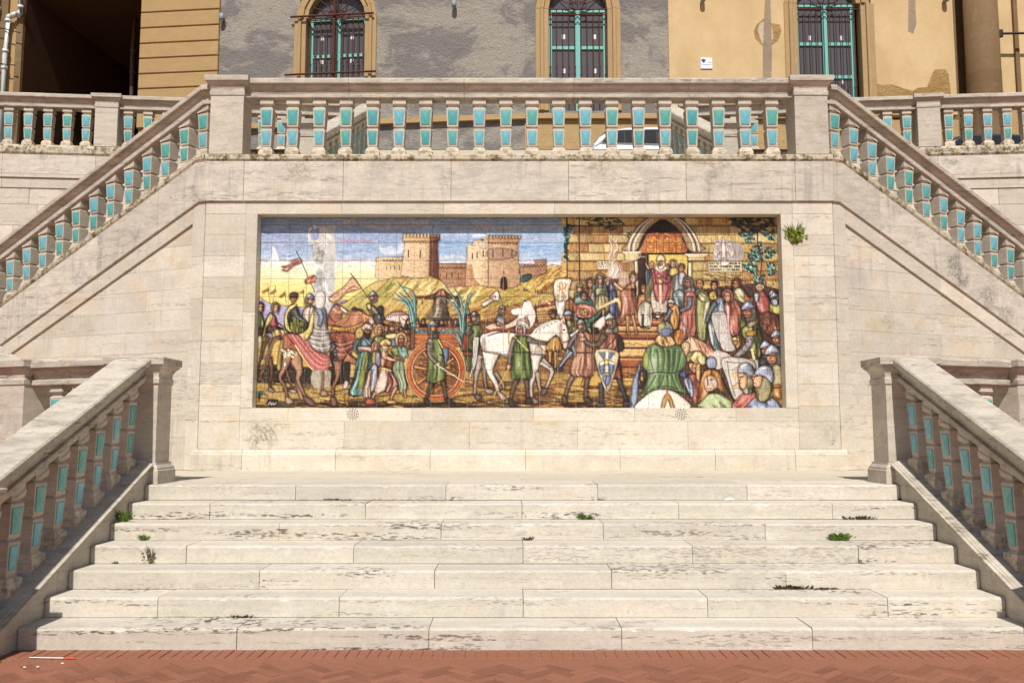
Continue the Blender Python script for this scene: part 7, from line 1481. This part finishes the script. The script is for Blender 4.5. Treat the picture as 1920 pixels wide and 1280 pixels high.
tuft('weed', on_step(215, 4), 14, .035, .03, 'leaf', 'tiny green sprout left of the dry sprig', 4, .7, .006, 2)
tuft('weed', on_step(1097, 6), 60, .075, .06, 'leaf', 'little green tuft near the middle of the sixth step', 5, .5, .007, 2)
tuft('weed', on_step(1574, 5), 90, .09, .10, 'leaf', 'leafy green weed on the right under a lichen-stained riser', 6, .7, .010, 3)
tuft('weed', on_step(1612, 6), 90, .045, .17, 'leafdark', 'low mixed weed with a green crest along a right-hand joint', 7, .6, .008, 2, .6)
tuft('weed', on_step(1486, 3), 110, .05, .17, 'leafdark', 'dark brown weed cushion low on the right', 8, .55, .009, 2, .6)
tuft('weed', on_step(1546, 3), 60, .03, .13, 'leafdark', 'flat brown weed strip beside the dark cushion on the right', 9, .4, .008, 2, .6)
tuft('weed', on_step(452, 2), 50, .03, .13, 'leafdark', 'flat brown moss clump on the second lowest step at left', 10, .45, .008, 1, .6)
tuft('weed', on_step(630, 7), 44, .03, .13, 'leafdark', 'dry brown moss under the top riser left of centre', 11, .35, .008, 1, .6)
tuft('weed', on_step(988, 5), 22, .05, .05, 'leafdark', 'brown upright sprout at the centre of a joint', 12, .9, .006, 1)
tuft('weed', on_step(1124, 7), 26, .02, .08, 'leafdark', 'thin moss line under the top riser right of centre', 13, .4, .007, 1, .6)
tuft('weed', on_step(1690, 7), 40, .03, .14, 'leafdark', 'dark moss by the right end of the top riser', 14, .4, .008, 1, .6)
f = at(1490, 456, YW-.01)
fo = tuft('wall_fern', (f.x, f.y, f.z), 60, .36, .06, 'fern', 'green plant sprouting from the wall joint beside the mural', 15, 1.7, .009, 2, .3)
fo['group'] = 'weeds growing in the stone joints'
# litter
m = MB(); rg = random.Random(4); n = 9
m.loft([[(.07*math.cos(6.283*j/n)*rg.uniform(.6, 1.1)*s, .035*math.sin(6.283*j/n)*rg.uniform(.6, 1.1)*s, z+rg.uniform(-.004, .006)) for j in range(n)] for s, z in ((.75, .002), (.8, .010), (.45, .022), (.1, .026))])
tag(m.build('paper_scrap', MAT['paper'], loc=on_step(1368, 7, -.05)), 'crumpled white paper scrap on the top steps right of centre', 'litter')
p = on_step(97, 1, -.28); st_ = empty('plastic_strip', (p[0], p[1], .002), -.06); tag(st_, 'white and orange plastic strip lying on the bricks at left', 'litter')
MB().box(-.17, .09, -.008, .008, 0, .005, .002).build('white_end', MAT['paper'], st_); MB().box(.092, .18, -.010, .010, 0, .005, .002).build('orange_end', MAT['orange'], st_)
for px, dy, lb in ((117, -.44, 'white paper crumb nearest the plastic strip'), (46, -.55, 'white paper crumb at the left edge of the bricks'), (71, -.54, 'white paper crumb below the plastic strip')):
    q = on_step(px, 1, dy); m = MB(); m.loft([[(.011*math.cos(j*1.05)*s, .008*math.sin(j*1.05)*s, z*.7) for j in range(6)] for s, z in ((1, 0), (1.1, .006), (.4, .010))]); tag(m.build('paper_crumb', MAT['paper'], loc=(q[0], q[1], .002)), lb, 'litter', 'paper crumbs on the bricks')
